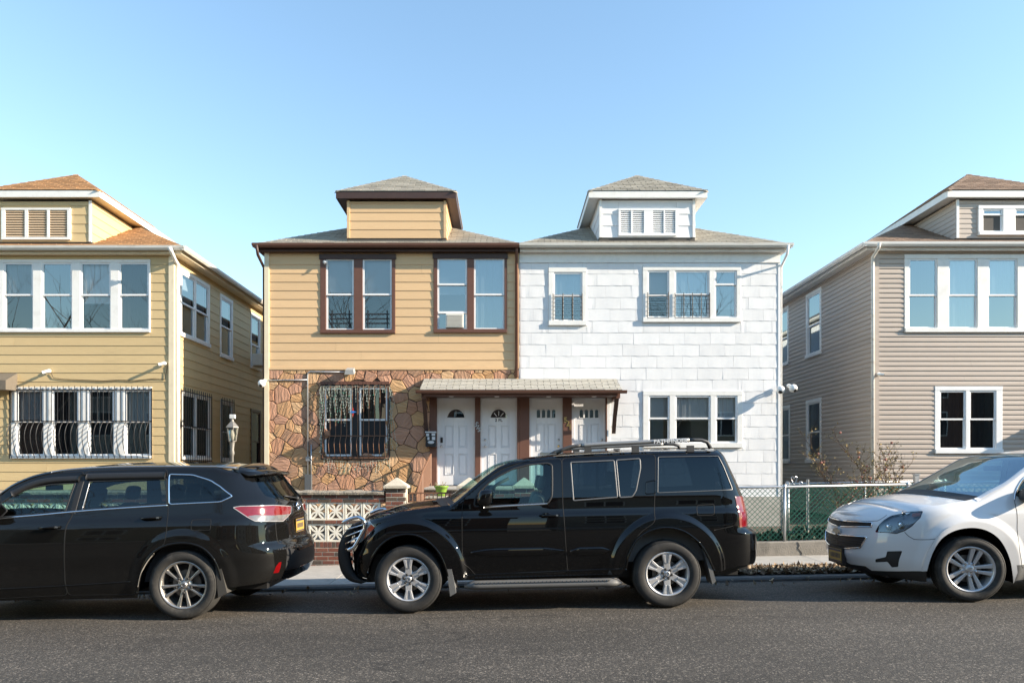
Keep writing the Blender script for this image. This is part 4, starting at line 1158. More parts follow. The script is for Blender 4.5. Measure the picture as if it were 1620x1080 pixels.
s_ = MB(); rp = random.Random(1)
for _ in range(9): a = rp.uniform(0, 6.28); s_.tube([(-1.22 + .04 * math.cos(a), 13.45 + .04 * math.sin(a), 1.19), (-1.22 + .13 * math.cos(a), 13.45 + .13 * math.sin(a), 1.22 + rp.uniform(.02, .1))], .006, 4)
s_.build('stalk', mat('dry_stalk', (.25, .2, .12), .9), pot)

# ================================================================== chain link fences, right yard
M_GLINK = mat('green_chain_link', (.012, .12, .08), .45, .0)
rw_ = thing('retaining_wall', 'low weathered concrete kerb wall under the chain link fence', 'wall', (5.4, YW, 0))
vs, fs = [], []
for i in range(61):
    x = 1.95 + 8.0 * i / 60; j = rc.uniform(-.004, .004)
    vs += [(x, YW - .005, gz(x) - .1), (x, YW + j * .5, gz(x) + .225), (x, YW + .015, gz(x) + .24 + j), (x, YW + .18, gz(x) + .24 + j), (x, YW + .19, gz(x))]
fs = [(i * 5 + k, i * 5 + 5 + k, i * 5 + 6 + k, i * 5 + 1 + k) for i in range(60) for k in range(4)]
MB().add(vs, fs).build('wall_body', M_CONCD, rw_)
c_ = MB(); z_ = gz(4.95) + .24; c_.tube([(4.93, YW - .004, z_), (4.96, YW - .006, z_ - .06), (4.94, YW - .006, z_ - .12), (5.0, YW - .007, z_ - .19), (4.99, YW - .007, z_ - .25)], .0045, 4); c_.build('crack', M_DARK, rw_)

def chainlink(name, label, p, q, h0, h1, posts, cell=.088, mlink=M_GLINK):
    """p,q ground ends (x,y,z); rail height h1 above, mesh from h0"""
    f = thing(name, label, 'fence', p)
    p, q = Vector(p), Vector(q); L = (q - p).length; e = (q - p) / L; up = Vector((0, 0, 1))
    at = lambda s, h: p + e * s + up * h
    MB().tube([at(-.05, h1), at(L + .05, h1)], .021, 8).build('top_rail', M_SILV, f, smooth=True)
    for s in posts:
        pm = MB().tube([at(s, -.1), at(s, h1 - .01)], .024, 8).lathe([(.03, 0), (.03, .035), (.018, .05), (.001, .055)], at(s, h1 - .01), 'z', 8)
        pm.build('post', M_SILV, f, smooth=True)
    g = MB(); H = h1 - h0 - .015; n0 = -int(H / cell) - 1
    for i in range(n0, int(L / cell) + 1):
        for sg in (0, 1):
            s0, s1 = i * cell, i * cell + H
            a, b = max(s0, 0), min(s1, L)
            if b - a < .02: continue
            ha, hb = (a - s0), (b - s0)
            if sg: ha, hb = H - ha, H - hb
            g.tube([at(a, h0 + ha) + Vector((0, -.003 if sg else .003, 0)), at(b, h0 + hb) + Vector((0, .003 if sg else -.003, 0))], .0048, 4)
    tag(g.build('wire_mesh', mlink, f), kind='stuff')
    return f
chainlink('chain_link_fence', 'green chain link fence with galvanised rail on the concrete kerb wall', (2.0, YW + .09, gz(2.0) + .24), (6.84, YW + .09, gz(6.84) + .24), .02, .92, (.0, .95, 2.75, 4.84))
chainlink('chain_link_fence', 'second green chain link fence crossing the yard behind the first', (5.55, 13.6, gz(5.5) + .05), (8.6, 13.6, gz(8.6) + .05), .03, 1.10, (.0, 1.5, 3.05))
fp = thing('fence_post', 'tall square galvanised post at the corner of the chain link fence', 'post', (6.98, YW + .1, .2))
MB().box(6.95, 7.02, YW + .06, YW + .13, .1, 1.46).build('shaft', M_SILV, fp); MB().box(6.94, 7.03, YW + .05, YW + .14, 1.46, 1.48).build('cap', M_SILV, fp)
MB().box(7.02, 7.09, YW + .085, YW + .10, .9, .98).build('hinge', M_SILV, fp)
chainlink('chain_link_fence', 'stretch of chain link fence behind the white car hood', (7.12, YW + .09, gz(7.1) + .24), (10.2, YW + .09, gz(10.2) + .24), .02, .93, (.0, 1.5, 3.08))

M_TEAL = mat('teal_iron', (.03, .20, .27), .4)
tf = thing('iron_fence', 'teal wrought iron fence with scroll tops in front of the greige house', 'fence', (8.3, 14.0, 0))
g = MB(); g.box(7.5, 10.6, 13.99, 14.01, 1.18, 1.2); g.box(7.5, 10.6, 13.99, 14.01, .3, .32); g.box(7.5, 10.6, 13.99, 14.01, 1.02, 1.035); g.build('rail', M_TEAL, tf)
def scroll(c, r, turns=1.3, s=1, n=14, a0=-PI / 2):
    return [(c[0] + s * r * (1 - .62 * t / n) * math.cos(a0 + turns * 2 * PI * t / n), c[1], c[2] + r * (1 - .62 * t / n) * math.sin(a0 + turns * 2 * PI * t / n)) for t in range(n + 1)]
for i in range(24):
    x = 7.52 + .13 * i; MB().tube([(x, 14, .1), (x, 14, 1.2)], .011, 5).build('picket', M_TEAL, tf)
    if i % 1 == 0: MB().tube(scroll((x + .065, 14, 1.26), .055, 1.2, 1 if i % 2 else -1), .007, 4).build('scroll', M_TEAL, tf)
hg = thing('garden_gate', 'grey tubular garden gate topped by a small heart scroll', 'gate', (5.6, 13.2, 0))
g = MB(); gx0, gx1, gy = 5.28, 5.78, 13.25
g.tube([(gx0, gy, .1), (gx0, gy, 1.26)], .018, 6); g.tube([(gx1, gy, .1), (gx1, gy, 1.36)], .024, 6); g.tube([(gx0, gy, 1.18), (gx1, gy, 1.22)], .014, 6); g.tube([(gx0, gy, .35), (gx1, gy, .35)], .012, 6)
g.tube([(gx0 + .09, gy, .35), (gx0 + .09, gy, 1.19)], .010, 5); g.build('gate_frame', M_SILV, hg)
g = MB(); hx, hz = 5.52, 1.30
for s in (-1, 1):
    g.tube([(hx, gy, hz - .04), (hx + s * .05, gy, hz + .04), (hx + s * .055, gy, hz + .09), (hx + s * .03, gy, hz + .115), (hx, gy, hz + .09), (hx + s * .012, gy, hz + .07)], .009, 5)
    g.tube(scroll((hx + s * .12, gy, hz - .02), .05, 1.1, s), .008, 5)
g.build('heart_scroll', M_SILV, hg)

# rose bush: bare stems with a few leaves and faded blooms
rb = thing('rose_bush', 'bare rose bush with thin brown stems and a few pink blooms', 'bush', (6.5, 12.7, .1))
M_STEM = mat('rose_stem', (.13, .075, .045), .85); M_RLEAF = mat('rose_leaf', (.10, .085, .03), .7, var=.3); M_BLOOM = mat('rose_bloom', (.42, .17, .12), .7, var=.2); M_YL = mat('yellow_leaf', (.45, .33, .13), .8)
rr = random.Random(21)
stems, lv, bl, yl = MB(), MB(), MB(), MB()
def leaf(mb, p, L):
    R = Euler((rr.uniform(-1, 1), rr.uniform(-1, 1), rr.uniform(0, 6.28))).to_matrix()
    q = [p + R @ Vector(v) for v in ((0, 0, 0), (L * .5, -L * .3, .01), (L, 0, 0), (L * .5, L * .3, .01))]
    mb.add(q, [(0, 1, 2, 3)])
def grow(p, d, L, r, lvl):
    pts = [p]; n = 6
    for i in range(n):
        d = (d + Vector((rr.uniform(-.16, .16), rr.uniform(-.16, .16), rr.uniform(-.05, .1)))).normalized()
        pts.append(pts[-1] + d * L / n)
    stems.tube(pts, [r * (1 - .6 * i / n) for i in range(n + 1)], 4)
    if lvl < 3:
        for i in range(1, n + 1):
            if rr.random() < (.85 if lvl else .95):
                a = rr.uniform(0, 6.28)
                nd_ = (d * .8 + Vector((math.cos(a), math.sin(a) * .6, .35))).normalized()
                grow(pts[i], nd_, L * rr.uniform(.3, .55), r * .5, lvl + 1)
    if lvl >= 1:
        for i in range(2, n + 1):
            if rr.random() < .28: leaf(lv, pts[i], rr.uniform(.02, .05))
            if rr.random() < .10: leaf(yl, pts[i], .045)
        if rr.random() < .05: bl.ball(pts[-1], rr.uniform(.015, .028), 5)
for dx, ln in ((-.5, 1.55), (-.32, 1.75), (-.12, 1.6), (.05, 1.8), (.25, 1.75), (.42, 1.7), (.62, 1.6), (-.05, 1.2)):
    grow(Vector((6.5 + dx * .35, 12.7 + rr.uniform(-.12, .12), .1)), Vector((dx * .8, rr.uniform(-.1, .1), 1)).normalized(), ln * .80, .016, 0)
stems.build('stem', M_STEM, rb); tag(lv.build('leaf', M_RLEAF, rb), kind='stuff'); tag(yl.build('leaf', M_YL, rb), kind='stuff'); bl.build('bloom', M_BLOOM, rb)

# ================================================================== yard lantern, left
lp = thing('lamp_post', 'grey yard lamp post with glass lantern in front of the alley', 'lamp post', (-5.03, 12.8, 0))
lx, ly = pX(367.5, 12.8), 12.8
MB().lathe([(.06, 0), (.06, .08), (.032, .14), (.026, 1.75), (.045, 1.8), (.03, 1.86), (.05, 2.02)], (lx, ly, .05), 'z', 12).build('post', mat('pewter', (.23, .215, .19), .45, .4), lp, smooth=True)
b = MB(); z0 = 2.06
lo, hi = .065, .105
b.lathe([(lo, 0), (lo * 1.05, .02), (.02, .0)], (lx, ly, z0), 'z', 6)
for k in range(6): a = k * PI / 3; b.tube([(lx + lo * math.cos(a), ly + lo * math.sin(a), z0), (lx + hi * math.cos(a), ly + hi * math.sin(a), z0 + .26)], .008, 4)
b.lathe([(hi * 1.15, .255), (hi * 1.1, .275), (.05, .35), (.03, .37), (.02, .42), (.001, .43)], (lx, ly, z0), 'z', 6)
b.build('lantern_frame', MATS['pewter'], lp)
b = MB(); b.lathe([(lo * .95, .005), (hi * .95, .255)], (lx, ly, z0), 'z', 6); b.build('lantern_glass', glass('lantern_glass', (.85, .85, .8), .2), lp)
MB().lathe([(.001, .02), (.03, .04), (.04, .12), (.025, .2), (.001, .22)], (lx, ly, z0), 'z', 10).build('bulb', mat('bulb_white', (.8, .78, .7), .4), lp, smooth=True)
MB().box(lx - .05, lx + .06, ly - .02, ly + .02, z0 + .42, z0 + .50).build('solar_cap', mat('pale_plastic', (.65, .65, .62), .5), lp, bevel=.01)

# ================================================================== things fixed to the houses
M_CAMW = mat('camera_white', (.82, .82, .80), .35)
def sec_cam(label, base, aim, scale=1.0, kind='bullet'):
    c = thing('security_camera', label, 'camera', base)
    b, a = Vector(base), Vector(aim).normalized()
    MB().lathe([(.001, -.03), (.045, -.03), (.045, 0), (.001, 0)], b, 'y', 12).build('mount', M_CAMW, c)
    e = b + Vector((0, -.10, -.02)) * scale
    MB().tube([b + Vector((0, -.02, 0)), b + Vector((0, -.08, .01)), e], .016 * scale, 6).build('arm', M_CAMW, c)
    if kind == 'bullet':
        MB().tube([e - a * .05 * scale, e + a * .12 * scale], .038 * scale, 10).build('body', M_CAMW, c, smooth=False)
        MB().tube([e + a * .12 * scale, e + a * .128 * scale], .03 * scale, 10).build('lens', M_BLK, c)
    else:
        MB().ball(e + a * .06 * scale, .07 * scale, 8).build('body', M_CAMW, c, smooth=True)
        MB().ball(e + a * .10 * scale, .04 * scale, 6).build('lens', M_BLK, c, smooth=True)
    return c
sec_cam('white security camera above the left end of the barred windows', W_F.to(pX(80, YF), .04, pZ(587, YF)), (-.6, -.5, -.35), .9)
sec_cam('white security camera near the corner of the yellow house', W_F.to(pX(262, YF), .04, pZ(575, YF)), (-.7, -.5, -.3), .9)
sec_cam('white dome camera on the left corner of the stone fronted house', W_F.to(pX(420, YF), .05, pZ(603, YF)), (-.1, -.6, -.6), 1.3, 'dome')
sec_cam('small white camera in the top corner of the brown framed window', W_F.to(pX(515, YF), .045, pZ(416, YF)), (.5, -.5, -.4), .55)
sec_cam('white dome camera low on the right corner of the white house', W_F.to(pX(1231, YF), .05, pZ(613, YF)), (-.3, -.5, -.5), 1.4, 'dome')
sec_cam('white dome camera on a curved arm past the corner of the white house', (WX1 + .18, YF - .10, pZ(611, YF)), (.25, -.5, -.45), 1.4, 'dome')
sec_cam('dark camera under the corner of the greige house gutter pipe', W_F.to(RX0 + .08, .04, pZ(592, YF)), (.6, -.5, -.1), .7)
cb_ = thing('cable', 'thin black cable sagging along the yellow siding between two cameras', 'cable', W_F.to(pX(180, YF), .03, pZ(592, YF)))
MB(W_F).tube([(pX(p_, YF), .03, pZ(q_, YF)) for p_, q_ in ((82, 590), (86, 598), (100, 600), (130, 601), (165, 602.5), (190, 601), (215, 602), (245, 599), (262, 600), (266, 578))], .008, 5).build('wire', M_BLK, cb_)
# conduit with floodlight on the stone wall
fl = thing('floodlight', 'floodlight on a bent galvanised conduit over the stone wall', 'floodlight', W_F.to(pX(487, YF), .08, 1.2))
cz = lambda px_, py_: W_F.to(pX(px_, YF), .038, pZ(py_, YF))
MB().tube([cz(487.5, 776), cz(487.5, 593), cz(488.5, 589.5), cz(492, 588), cz(548, 588.8)], .017, 8).tube([cz(426, 601.5), cz(487, 601)], .015, 8).tube([cz(493, 760), cz(493, 703)], .014, 8).build('conduit', M_SILV, fl, smooth=True)
b = MB(W_F); b.box(pX(485, YF), pX(491, YF), .02, .075, pZ(729, YF), pZ(722, YF)); b.build('junction_box', M_SILV, fl)
b = MB(W_F); b.box(pX(483.5, YF), pX(494.5, YF), .02, .10, pZ(779, YF), pZ(750, YF)); b.build('switch_box', mat('grey_box', (.10, .105, .11), .5), fl, bevel=.008)
e = Vector(cz(556, 588)); hd = MB()
q = [(-.11, -.02), (.11, -.02), (.085, .09), (-.085, .09)]
hd.add([(e.x + u * 1.05, e.y - .20, e.z + v - .075) for u, v in q] + [(e.x + u, e.y - .02, e.z + v) for u, v in q], [(0, 1, 2, 3), (7, 6, 5, 4), (0, 4, 5, 1), (1, 5, 6, 2), (2, 6, 7, 3), (3, 7, 4, 0)])
hd.build('lamp_head', mat('lamp_grey', (.33, .33, .32), .5), fl)
# bars of the stone-wall window, brown and bellied at the foot
bars(tan, W_F, tlw[0] + .03, tlw[1] - .03, tlw[2] + .02, tlw[3] - .04, pZ(690, YF), 12, .16, M_BRIRON)
v_ = MB(W_F)
for i in range(18): u = tlw[0] + (tlw[1] - tlw[0]) * i / 18; v_.box(u, u + (tlw[1] - tlw[0]) / 18 - .006, .03, .075, tlw[3] - .03 + (.012 if i % 2 else 0), tlw[3] + .05)
v_.build('window_hood', M_BRN, tan)
# festive string lights over that window
sl_ = thing('string_lights', 'white icicle string lights draped over the barred stone wall window', 'lights', W_F.to((tlw[0] + tlw[1]) / 2, .2, tlw[3]))
wr, bu, bg_ = MB(W_F), MB(W_F), MB(W_F); rs2 = random.Random(9)
u0, u1 = tlw[0] + .02, tlw[1] - .0
def icicles(n, ua, ub, ztop, lmin, lmax, d, sag=0):
    top = []
    for i in range(n + 1):
        u = ua + (ub - ua) * i / n; zz = ztop + rs2.uniform(-.02, .02) - sag * math.sin(PI * i / n); top.append((u, d + rs2.uniform(-.01, .01), zz))
    wr.tube(top, .0045, 3)
    for (u, dd, zz) in top:
        L = rs2.uniform(lmin, lmax); pts = [(u, dd, zz)]; k = max(2, int(L / .07))
        for j in range(k):
            pts.append((pts[-1][0] + rs2.uniform(-.025, .025), dd + rs2.uniform(-.008, .008), pts[-1][2] - L / k))
            p = pts[-1]; s = rs2.uniform(.009, .015)
            (bu if rs2.random() > .12 else bg_).add([(p[0] - s, p[1], p[2]), (p[0], p[1] + s, p[2] - s), (p[0] + s, p[1], p[2]), (p[0], p[1] + s, p[2] + s * 1.5), (p[0], p[1] - s, p[2])], [(0, 1, 2), (0, 2, 3), (1, 4, 2), (2, 4, 3)])
        wr.tube(pts, .0035, 3)
icicles(26, u0, u1, tlw[3] - .06, .12, .55, .09)
icicles(16, u0, u0 + .72, tlw[3] - .07, .5, .98, .085)
icicles(24, u0 + .08, u1, tlw[2] + .04, .08, .30, .10, sag=.10)
for u in (u0 - .02, u1): icicles(2, u, u + .02, tlw[3] - .1, 1.3, 1.6, .085)
wr.build('wire', mat('light_wire', (.34, .36, .31), .5), sl_); bu.build('bulbs', mat('light_bulbs', (.52, .55, .48), .25), sl_); bg_.build('bulbs', mat('light_bulbs_green', (.1, .42, .28), .25), sl_)
so = thing('star_ornament', 'small red and blue star ornament hanging in the stone wall window', 'ornament', cz(560, 652))
for kk, (m_, a0) in enumerate(((mat('star_red', (.5, .03, .03), .4), 0), (mat('star_blue', (.03, .18, .5), .4), PI / 2))):
    c = Vector(W_F.to(pX(560, YF), .10 + .012 * kk, pZ(652, YF))); pl = []
    for i in range(4):
        an = a0 + i * PI / 2; r = .11 if i % 2 else .03
        pl.append((math.cos(an) * r * .8, math.sin(an) * r))
    s_ = MB(); s_.prism([(c.x + a, c.z + b) for a, b in pl], -c.y, -c.y + .012); s_.build('star_points', m_, so)
# mailbox
mbx = thing('mailbox', 'black mailbox with white labels beside the first white door', 'mailbox', W_F.to(pX(682.5, YF), .06, pZ(707, YF)))
b = MB(W_F); b.prism([(pX(674.5, YF), pZ(707, YF)), (pX(690.5, YF), pZ(707, YF)), (pX(690.5, YF), pZ(683.5, YF)), (pX(674.5, YF), pZ(683.5, YF))], .05, .16); b.build('box', M_BLK, mbx, bevel=.01)
b = MB(W_F); b.box(pX(673.8, YF), pX(691, YF), .05, .185, pZ(684.8, YF), pZ(682.8, YF)); b.build('lid', mat('label_grey', (.55, .57, .6), .5), mbx)
lb = MB(W_F)
for (a, b_, c, d) in ((675.5, 680, 686, 690), (684, 689.5, 685.5, 689.5), (677.5, 680.5, 691.5, 696), (684.5, 689.5, 691, 696)): lb.box(pX(a, YF), pX(b_, YF), .16, .164, pZ(d, YF), pZ(c, YF))
lb.lathe([(.001, 0), (.001, 0)], (0, 0, 0), 'z', 3) if False else None
cc = (pX(683, YF), pZ(699.6, YF)); lb.prism([(cc[0] + .078 * math.cos(t * PI / 8), cc[1] + .035 * math.sin(t * PI / 8)) for t in range(16)], .16, .165)
lb.build('label_plate', MATS['label_grey'], mbx)
# air conditioners
def aircon(label, w, u0, u1, z0, z1, d0, d1):
    a = thing('air_conditioner', label, 'air conditioner', w.to((u0 + u1) / 2, d0, z0))
    m = mat('aircon_case', (.66, .64, .58), .5, noise=.05)
    MB(w).box(u0, u1, d0, d1, z0, z1).build('case', m, a, bevel=.01)
    for k in range(9):
        zz = z0 + .03 + (z1 - z0 - .06) * k / 9; MB(w).box(u0 + .03, u1 - .03, d1 + .001, d1 + .010, zz, zz + (z1 - z0 - .06) / 9 * .6).build('louvre', mat('aircon_louvre', (.5, .48, .43), .6), a)
aircon('window air conditioner in the brown framed upper window', W_F, pX(705, 16.5), pX(733, 16.5), pZ(517.5, 16.5), pZ(495, 16.5), -.05, .075)
aircon('window air conditioner on the shaded side of the yellow house', W_LR, 21.68, 22.36, 4.78, 5.14, .02, .35)

# dark ivy and low growth behind the chain link: nobody could count its leaves
ivy = leaves('ground_ivy', 5200, (3.9, 9.2), (12.15, 13.5), .06, [mat('ivy_a', (.020, .045, .018), .6), mat('ivy_b', (.032, .06, .022), .6), mat('ivy_c', (.05, .05, .022), .7)], 'low dark green ground cover behind the chain link fence', .04, .09, 8)
for v in ivy.data.vertices: v.co.z += .30 * max(0, .5 + .5 * math.sin(v.co.x * 2.7 + 1.3) * math.cos(v.co.y * 3.1)) * random.Random(int(v.co.x * 17) * 31 + int(v.co.y * 13)).random()
# ================================================================== parked cars
def spline(xs, ys):
    """monotone cubic through (xs, ys); returns a vectorised function"""
    xs, ys = np.array(xs, float), np.array(ys, float)
    h = np.diff(xs); d = np.diff(ys) / h
    m = np.zeros(len(xs)); m[0], m[-1] = d[0], d[-1]
    for i in range(1, len(xs) - 1):
        if d[i - 1] * d[i] > 0:
            w1, w2 = 2 * h[i] + h[i - 1], h[i] + 2 * h[i - 1]
            m[i] = (w1 + w2) / (w1 / d[i - 1] + w2 / d[i])
    def f(x):
        x = np.clip(np.asarray(x, float), xs[0], xs[-1])
        i = np.clip(np.searchsorted(xs, x) - 1, 0, len(h) - 1)
        t = (x - xs[i]) / h[i]
        return ((1 + 2 * t) * (1 - t) ** 2) * ys[i] + t * (1 - t) ** 2 * h[i] * m[i] + t * t * (3 - 2 * t) * ys[i + 1] + t * t * (t - 1) * h[i] * m[i + 1]
    return f

def catmull(pts, step=.03, closed=False):
    """resample a polyline smoothly"""
    P = [np.array(p, float) for p in pts]; n = len(P); out = []
    for i in range(n if closed else n - 1):
        p0 = P[(i - 1) % n] if (closed or i > 0) else P[i]
        p1, p2 = P[i], P[(i + 1) % n]
        p3 = P[(i + 2) % n] if (closed or i < n - 2) else p2
        L = np.linalg.norm(p2 - p1); k = max(1, int(L / step))
        for j in range(k):
            t = j / k
            out.append(.5 * ((2 * p1) + (-p0 + p2) * t + (2 * p0 - 5 * p1 + 4 * p2 - p3) * t * t + (-p0 + 3 * p1 - 3 * p2 + p3) * t ** 3))
    if not closed: out.append(P[-1])
    return out
def subdiv(pts, step=.03, closed=False):
    P = [np.array(p, float) for p in pts]; n = len(P); out = []
    for i in range(n if closed else n - 1):
        p1, p2 = P[i], P[(i + 1) % n]; k = max(1, int(np.linalg.norm(p2 - p1) / step))
        out += [p1 + (p2 - p1) * j / k for j in range(k)]
    if not closed: out.append(P[-1])
    return out
def rounded(pts, r=.03, n=4):
    """closed polygon with rounded corners"""
    P = [np.array(p, float) for p in pts]; out = []
    for i in range(len(P)):
        a, b, c = P[i - 1], P[i], P[(i + 1) % len(P)]
        la, lc = np.linalg.norm(a - b), np.linalg.norm(c - b); rr_ = min(r, la * .45, lc * .45)
        p, q = b + (a - b) / la * rr_, b + (c - b) / lc * rr_
        for k in range(n + 1): t = k / n; out.append((1 - t) ** 2 * p + 2 * t * (1 - t) * b + t * t * q)
    return out
def inside(poly, pts):
    poly = np.array(poly); x, y = pts[:, 0], pts[:, 1]; r = np.zeros(len(pts), bool)
    x0, y0 = poly[:, 0], poly[:, 1]; x1, y1 = np.roll(x0, -1), np.roll(y0, -1)
    for a, b, c, d in zip(x0, y0, x1, y1):
        if b == d: continue
        k = ((b > y) != (d > y)) & (x < (c - a) * (y - b) / (d - b) + a); r ^= k
    return r

class Car:
    """side skin wrapped round the plan outline: (s, z) -> near-side point; mirrored for the far side"""
    def __init__(c, name, label, X0, Yn, hw, zoff=0.0):
        c.hw, c.Yc = hw, Yn + hw
        c.root = tag(bpy.data.objects.new(name, None), label, 'car')
        COL.objects.link(c.root)
        c.root.location = (X0, c.Yc, SLOPE * X0 + zoff)
        c.root.rotation_euler = (0, -math.atan(SLOPE), 0)
        WL[c.root] = Vector((0, 0, 0))
        c.M = np.array(Matrix.Translation(c.root.location) @ Euler(c.root.rotation_euler).to_matrix().to_4x4())
        c.flares = []
    def plan(c, n_f, n_r, xA, xB, xf, xr):
        """superelliptic nose and tail; xf(z), xr(z) give the ends"""
        c.xA, c.xB, c.xf, c.xr = xA, xB, xf, xr
        c.tab = {}
        for key, n, L in (('f', n_f, abs(xA - float(xf(.6)))), ('r', n_r, abs(float(xr(.6)) - xB))):
            ph = np.linspace(0, PI / 2, 400)
            cx, cy = np.sin(ph) ** (2 / n), np.cos(ph) ** (2 / n)
            sl = np.concatenate([[0], np.cumsum(np.hypot(np.diff(cx * L), np.diff(cy * c.hw)))])
            c.tab[key] = (sl, cx, cy)
        c.smin, c.smax = xA - c.tab['f'][0][-1], xB + c.tab['r'][0][-1]
    def S(c, s, z):
        if np.ndim(s) == 0 and np.ndim(z) == 0: return c.S(np.array([float(s)]), np.array([float(z)]))[0]
        s, z = np.broadcast_arrays(np.asarray(s, float), np.asarray(z, float))
        s = np.clip(s, c.smin, c.smax)
        x = s.copy(); k = np.ones_like(s)
        f, r = s < c.xA, s > c.xB
        sl, cx, cy = c.tab['f']; t = c.xA - s[f]
        x[f] = c.xA - np.interp(t, sl, cx) * (c.xA - c.xf(z[f])); k[f] = np.interp(t, sl, cy)
        sl, cx, cy = c.tab['r']; t = s[r] - c.xB
        x[r] = c.xB + np.interp(t, sl, cx) * (c.xr(z[r]) - c.xB); k[r] = np.interp(t, sl, cy)
        ins = c.inset(x, z, s)
        y = -(c.hw - ins) * k
        return np.stack([x, y, z], -1)
    def inset(c, x, z, s):
        ins = c.base(z)
        d = c.ztop(s) - z                              # round the top edge over
        r = c.rtop(s)
        q = np.clip((r - d) / r, 0, .97)
        ins = ins + r * (1 - np.sqrt(1 - q * q))
        for (wx, wz, ri, ro, amt, soft) in c.flares:
            rho = np.hypot(x - wx, z - wz)
            t = np.clip((ro - rho) / soft, 0, 1); t = t * t * (3 - 2 * t)
            ins = ins - amt * t * (z > wz - .35)
        if getattr(c, 'extra', None): ins = ins + c.extra(x, z, s)
        return ins
    def N(c, s, z):
        e = .004
        a = c.S(s + e, z) - c.S(s - e, z); b = c.S(s, z + e) - c.S(s, z - e)
        n = np.cross(a, b); L = np.linalg.norm(n, axis=-1, keepdims=True); L[L < 1e-9] = 1
        return n / L
    def proj(c, P):
        P = np.atleast_2d(P); W = P @ c.M[:3, :3].T + c.M[:3, 3]
        return np.stack([CX + F * W[:, 0] / W[:, 1], CY - F * (W[:, 2] - CAMZ) / W[:, 1]], -1)
    def inv(c, px, py):
        """photo pixel -> (s, z) on the near skin"""
        if not hasattr(c, 'G'):
            ss, zz = np.meshgrid(np.linspace(c.smin, c.smax, 260), np.linspace(.2, 1.8, 60))
            P3, N3 = c.S(ss.ravel(), zz.ravel()), c.N(ss.ravel(), zz.ravel())
            cl = np.linalg.inv(c.M) @ np.array([0, 0, CAMZ, 1.])
            G2 = c.proj(P3); G2[((cl[:3] - P3) * N3).sum(1) < 0] = 1e9   # only what faces the camera
            c.G = (ss.ravel(), zz.ravel(), G2)
        i = np.argmin((c.G[2][:, 0] - px) ** 2 + (c.G[2][:, 1] - py) ** 2)
        s, z = c.G[0][i], c.G[1][i]
        for _ in range(14):
            e = 1e-3
            A = c.proj(c.S(np.array([s, s + e, s]), np.array([z, z, z + e])))
            J = np.stack([(A[1] - A[0]) / e, (A[2] - A[0]) / e], -1); r = np.array([px, py]) - A[0]
            try: d = np.linalg.solve(J + 1e-3 * np.eye(2), r)
            except Exception: break
            d = np.clip(d, -.06, .06); s = min(max(s + d[0], c.smin), c.smax); z += d[1]
        return (float(s), float(z))
    def pts(c, L):
        """('l', s, z) local or (px, py) photo points -> (s, z)"""
        return [(p[1], p[2]) if p[0] == 'l' else c.inv(*p) for p in L]
    def put(c, name, vs, fs, m, parent=None, smooth=True, normals=None, both=False, mirror_only=False):
        outs = []
        for mir in ((False, True) if both else (False,)):
            V = np.array(vs, float).copy(); FF = fs
            if mir: V[:, 1] *= -1; FF = [tuple(reversed(f)) for f in fs]
            me = meshdata(name, V.tolist(), FF, m, smooth)
            if normals is not None:
                NN = np.array(normals, float).copy()
                if mir: NN[:, 1] *= -1
                me.normals_split_custom_set_from_vertices(NN.tolist())
            outs.append(link(name, me, parent or c.root))
        return outs[0] if not both else outs
    def skin(c, outline, regions, m_body, grid=.035, body_name='body'):
        """triangulate the skin with every region outline as an exact edge; one part per region"""
        polys = [np.array(outline)] + [np.array(r['poly']) for r in regions]
        V, E = [], []
        for P in polys:
            k = len(V); V += [tuple(p) for p in P]; E += [(k + i, k + (i + 1) % len(P)) for i in range(len(P))]
        allb = np.array(V)
        gs = [(c.smin, c.smax)]
        ss = np.arange(c.smin, c.smax, grid); zz = np.arange(.15, 1.9, grid)
        g = np.stack(np.meshgrid(ss, zz), -1).reshape(-1, 2)
        # finer rows under the top edge so the round-over stays smooth
        s2 = np.arange(c.smin, c.smax, grid); zt = c.ztop(s2)
        ex = [np.stack([s2, zt - q * c.rtop(s2)], -1) for q in (.04, .1, .18, .28, .4, .55, .75, 1.0)]
        for (wx, wz, ri, ro, amt, soft) in c.flares:   # rings of points follow each wheel flare
            rho = np.hypot(g[:, 0] - wx, g[:, 1] - wz); g = g[(rho < ro - soft - .012) | (rho > ro + .018)]
            for q in (-.10, 0., .12, .25, .38, .5, .62, .75, .88, 1.0, 1.1):
                rr_ = ro - soft * q; a = np.arange(-.6, PI + .6, .024 / rr_)
                ex.append(np.stack([wx + rr_ * np.cos(a), wz + rr_ * np.sin(a)], -1))
        g = np.concatenate([g] + ex)
        g = g[inside(outline, g)]
        keep = np.ones(len(g), bool)
        for i in range(0, len(g), 500):
            d = ((g[i:i + 500, None, :] - allb[None]) ** 2).sum(-1).min(1); keep[i:i + 500] = d > (.28 * grid) ** 2
        g = g[keep]
        V += [tuple(p) for p in g]
        ov, oe, of, _, _, _ = delaunay_2d_cdt([Vector(v) for v in V], E, [], 0, 1e-5)
        P = np.array([(v.x, v.y) for v in ov]); T = np.array([f for f in of if len(f) == 3])
        cen = P[T].mean(1)
        ok = inside(outline, cen); T, cen = T[ok], cen[ok]
        lab = np.full(len(T), -1)
        for i, r in enumerate(regions):
            q = inside(r['poly'], cen) & (lab < 0); lab[q] = i
        out = {}
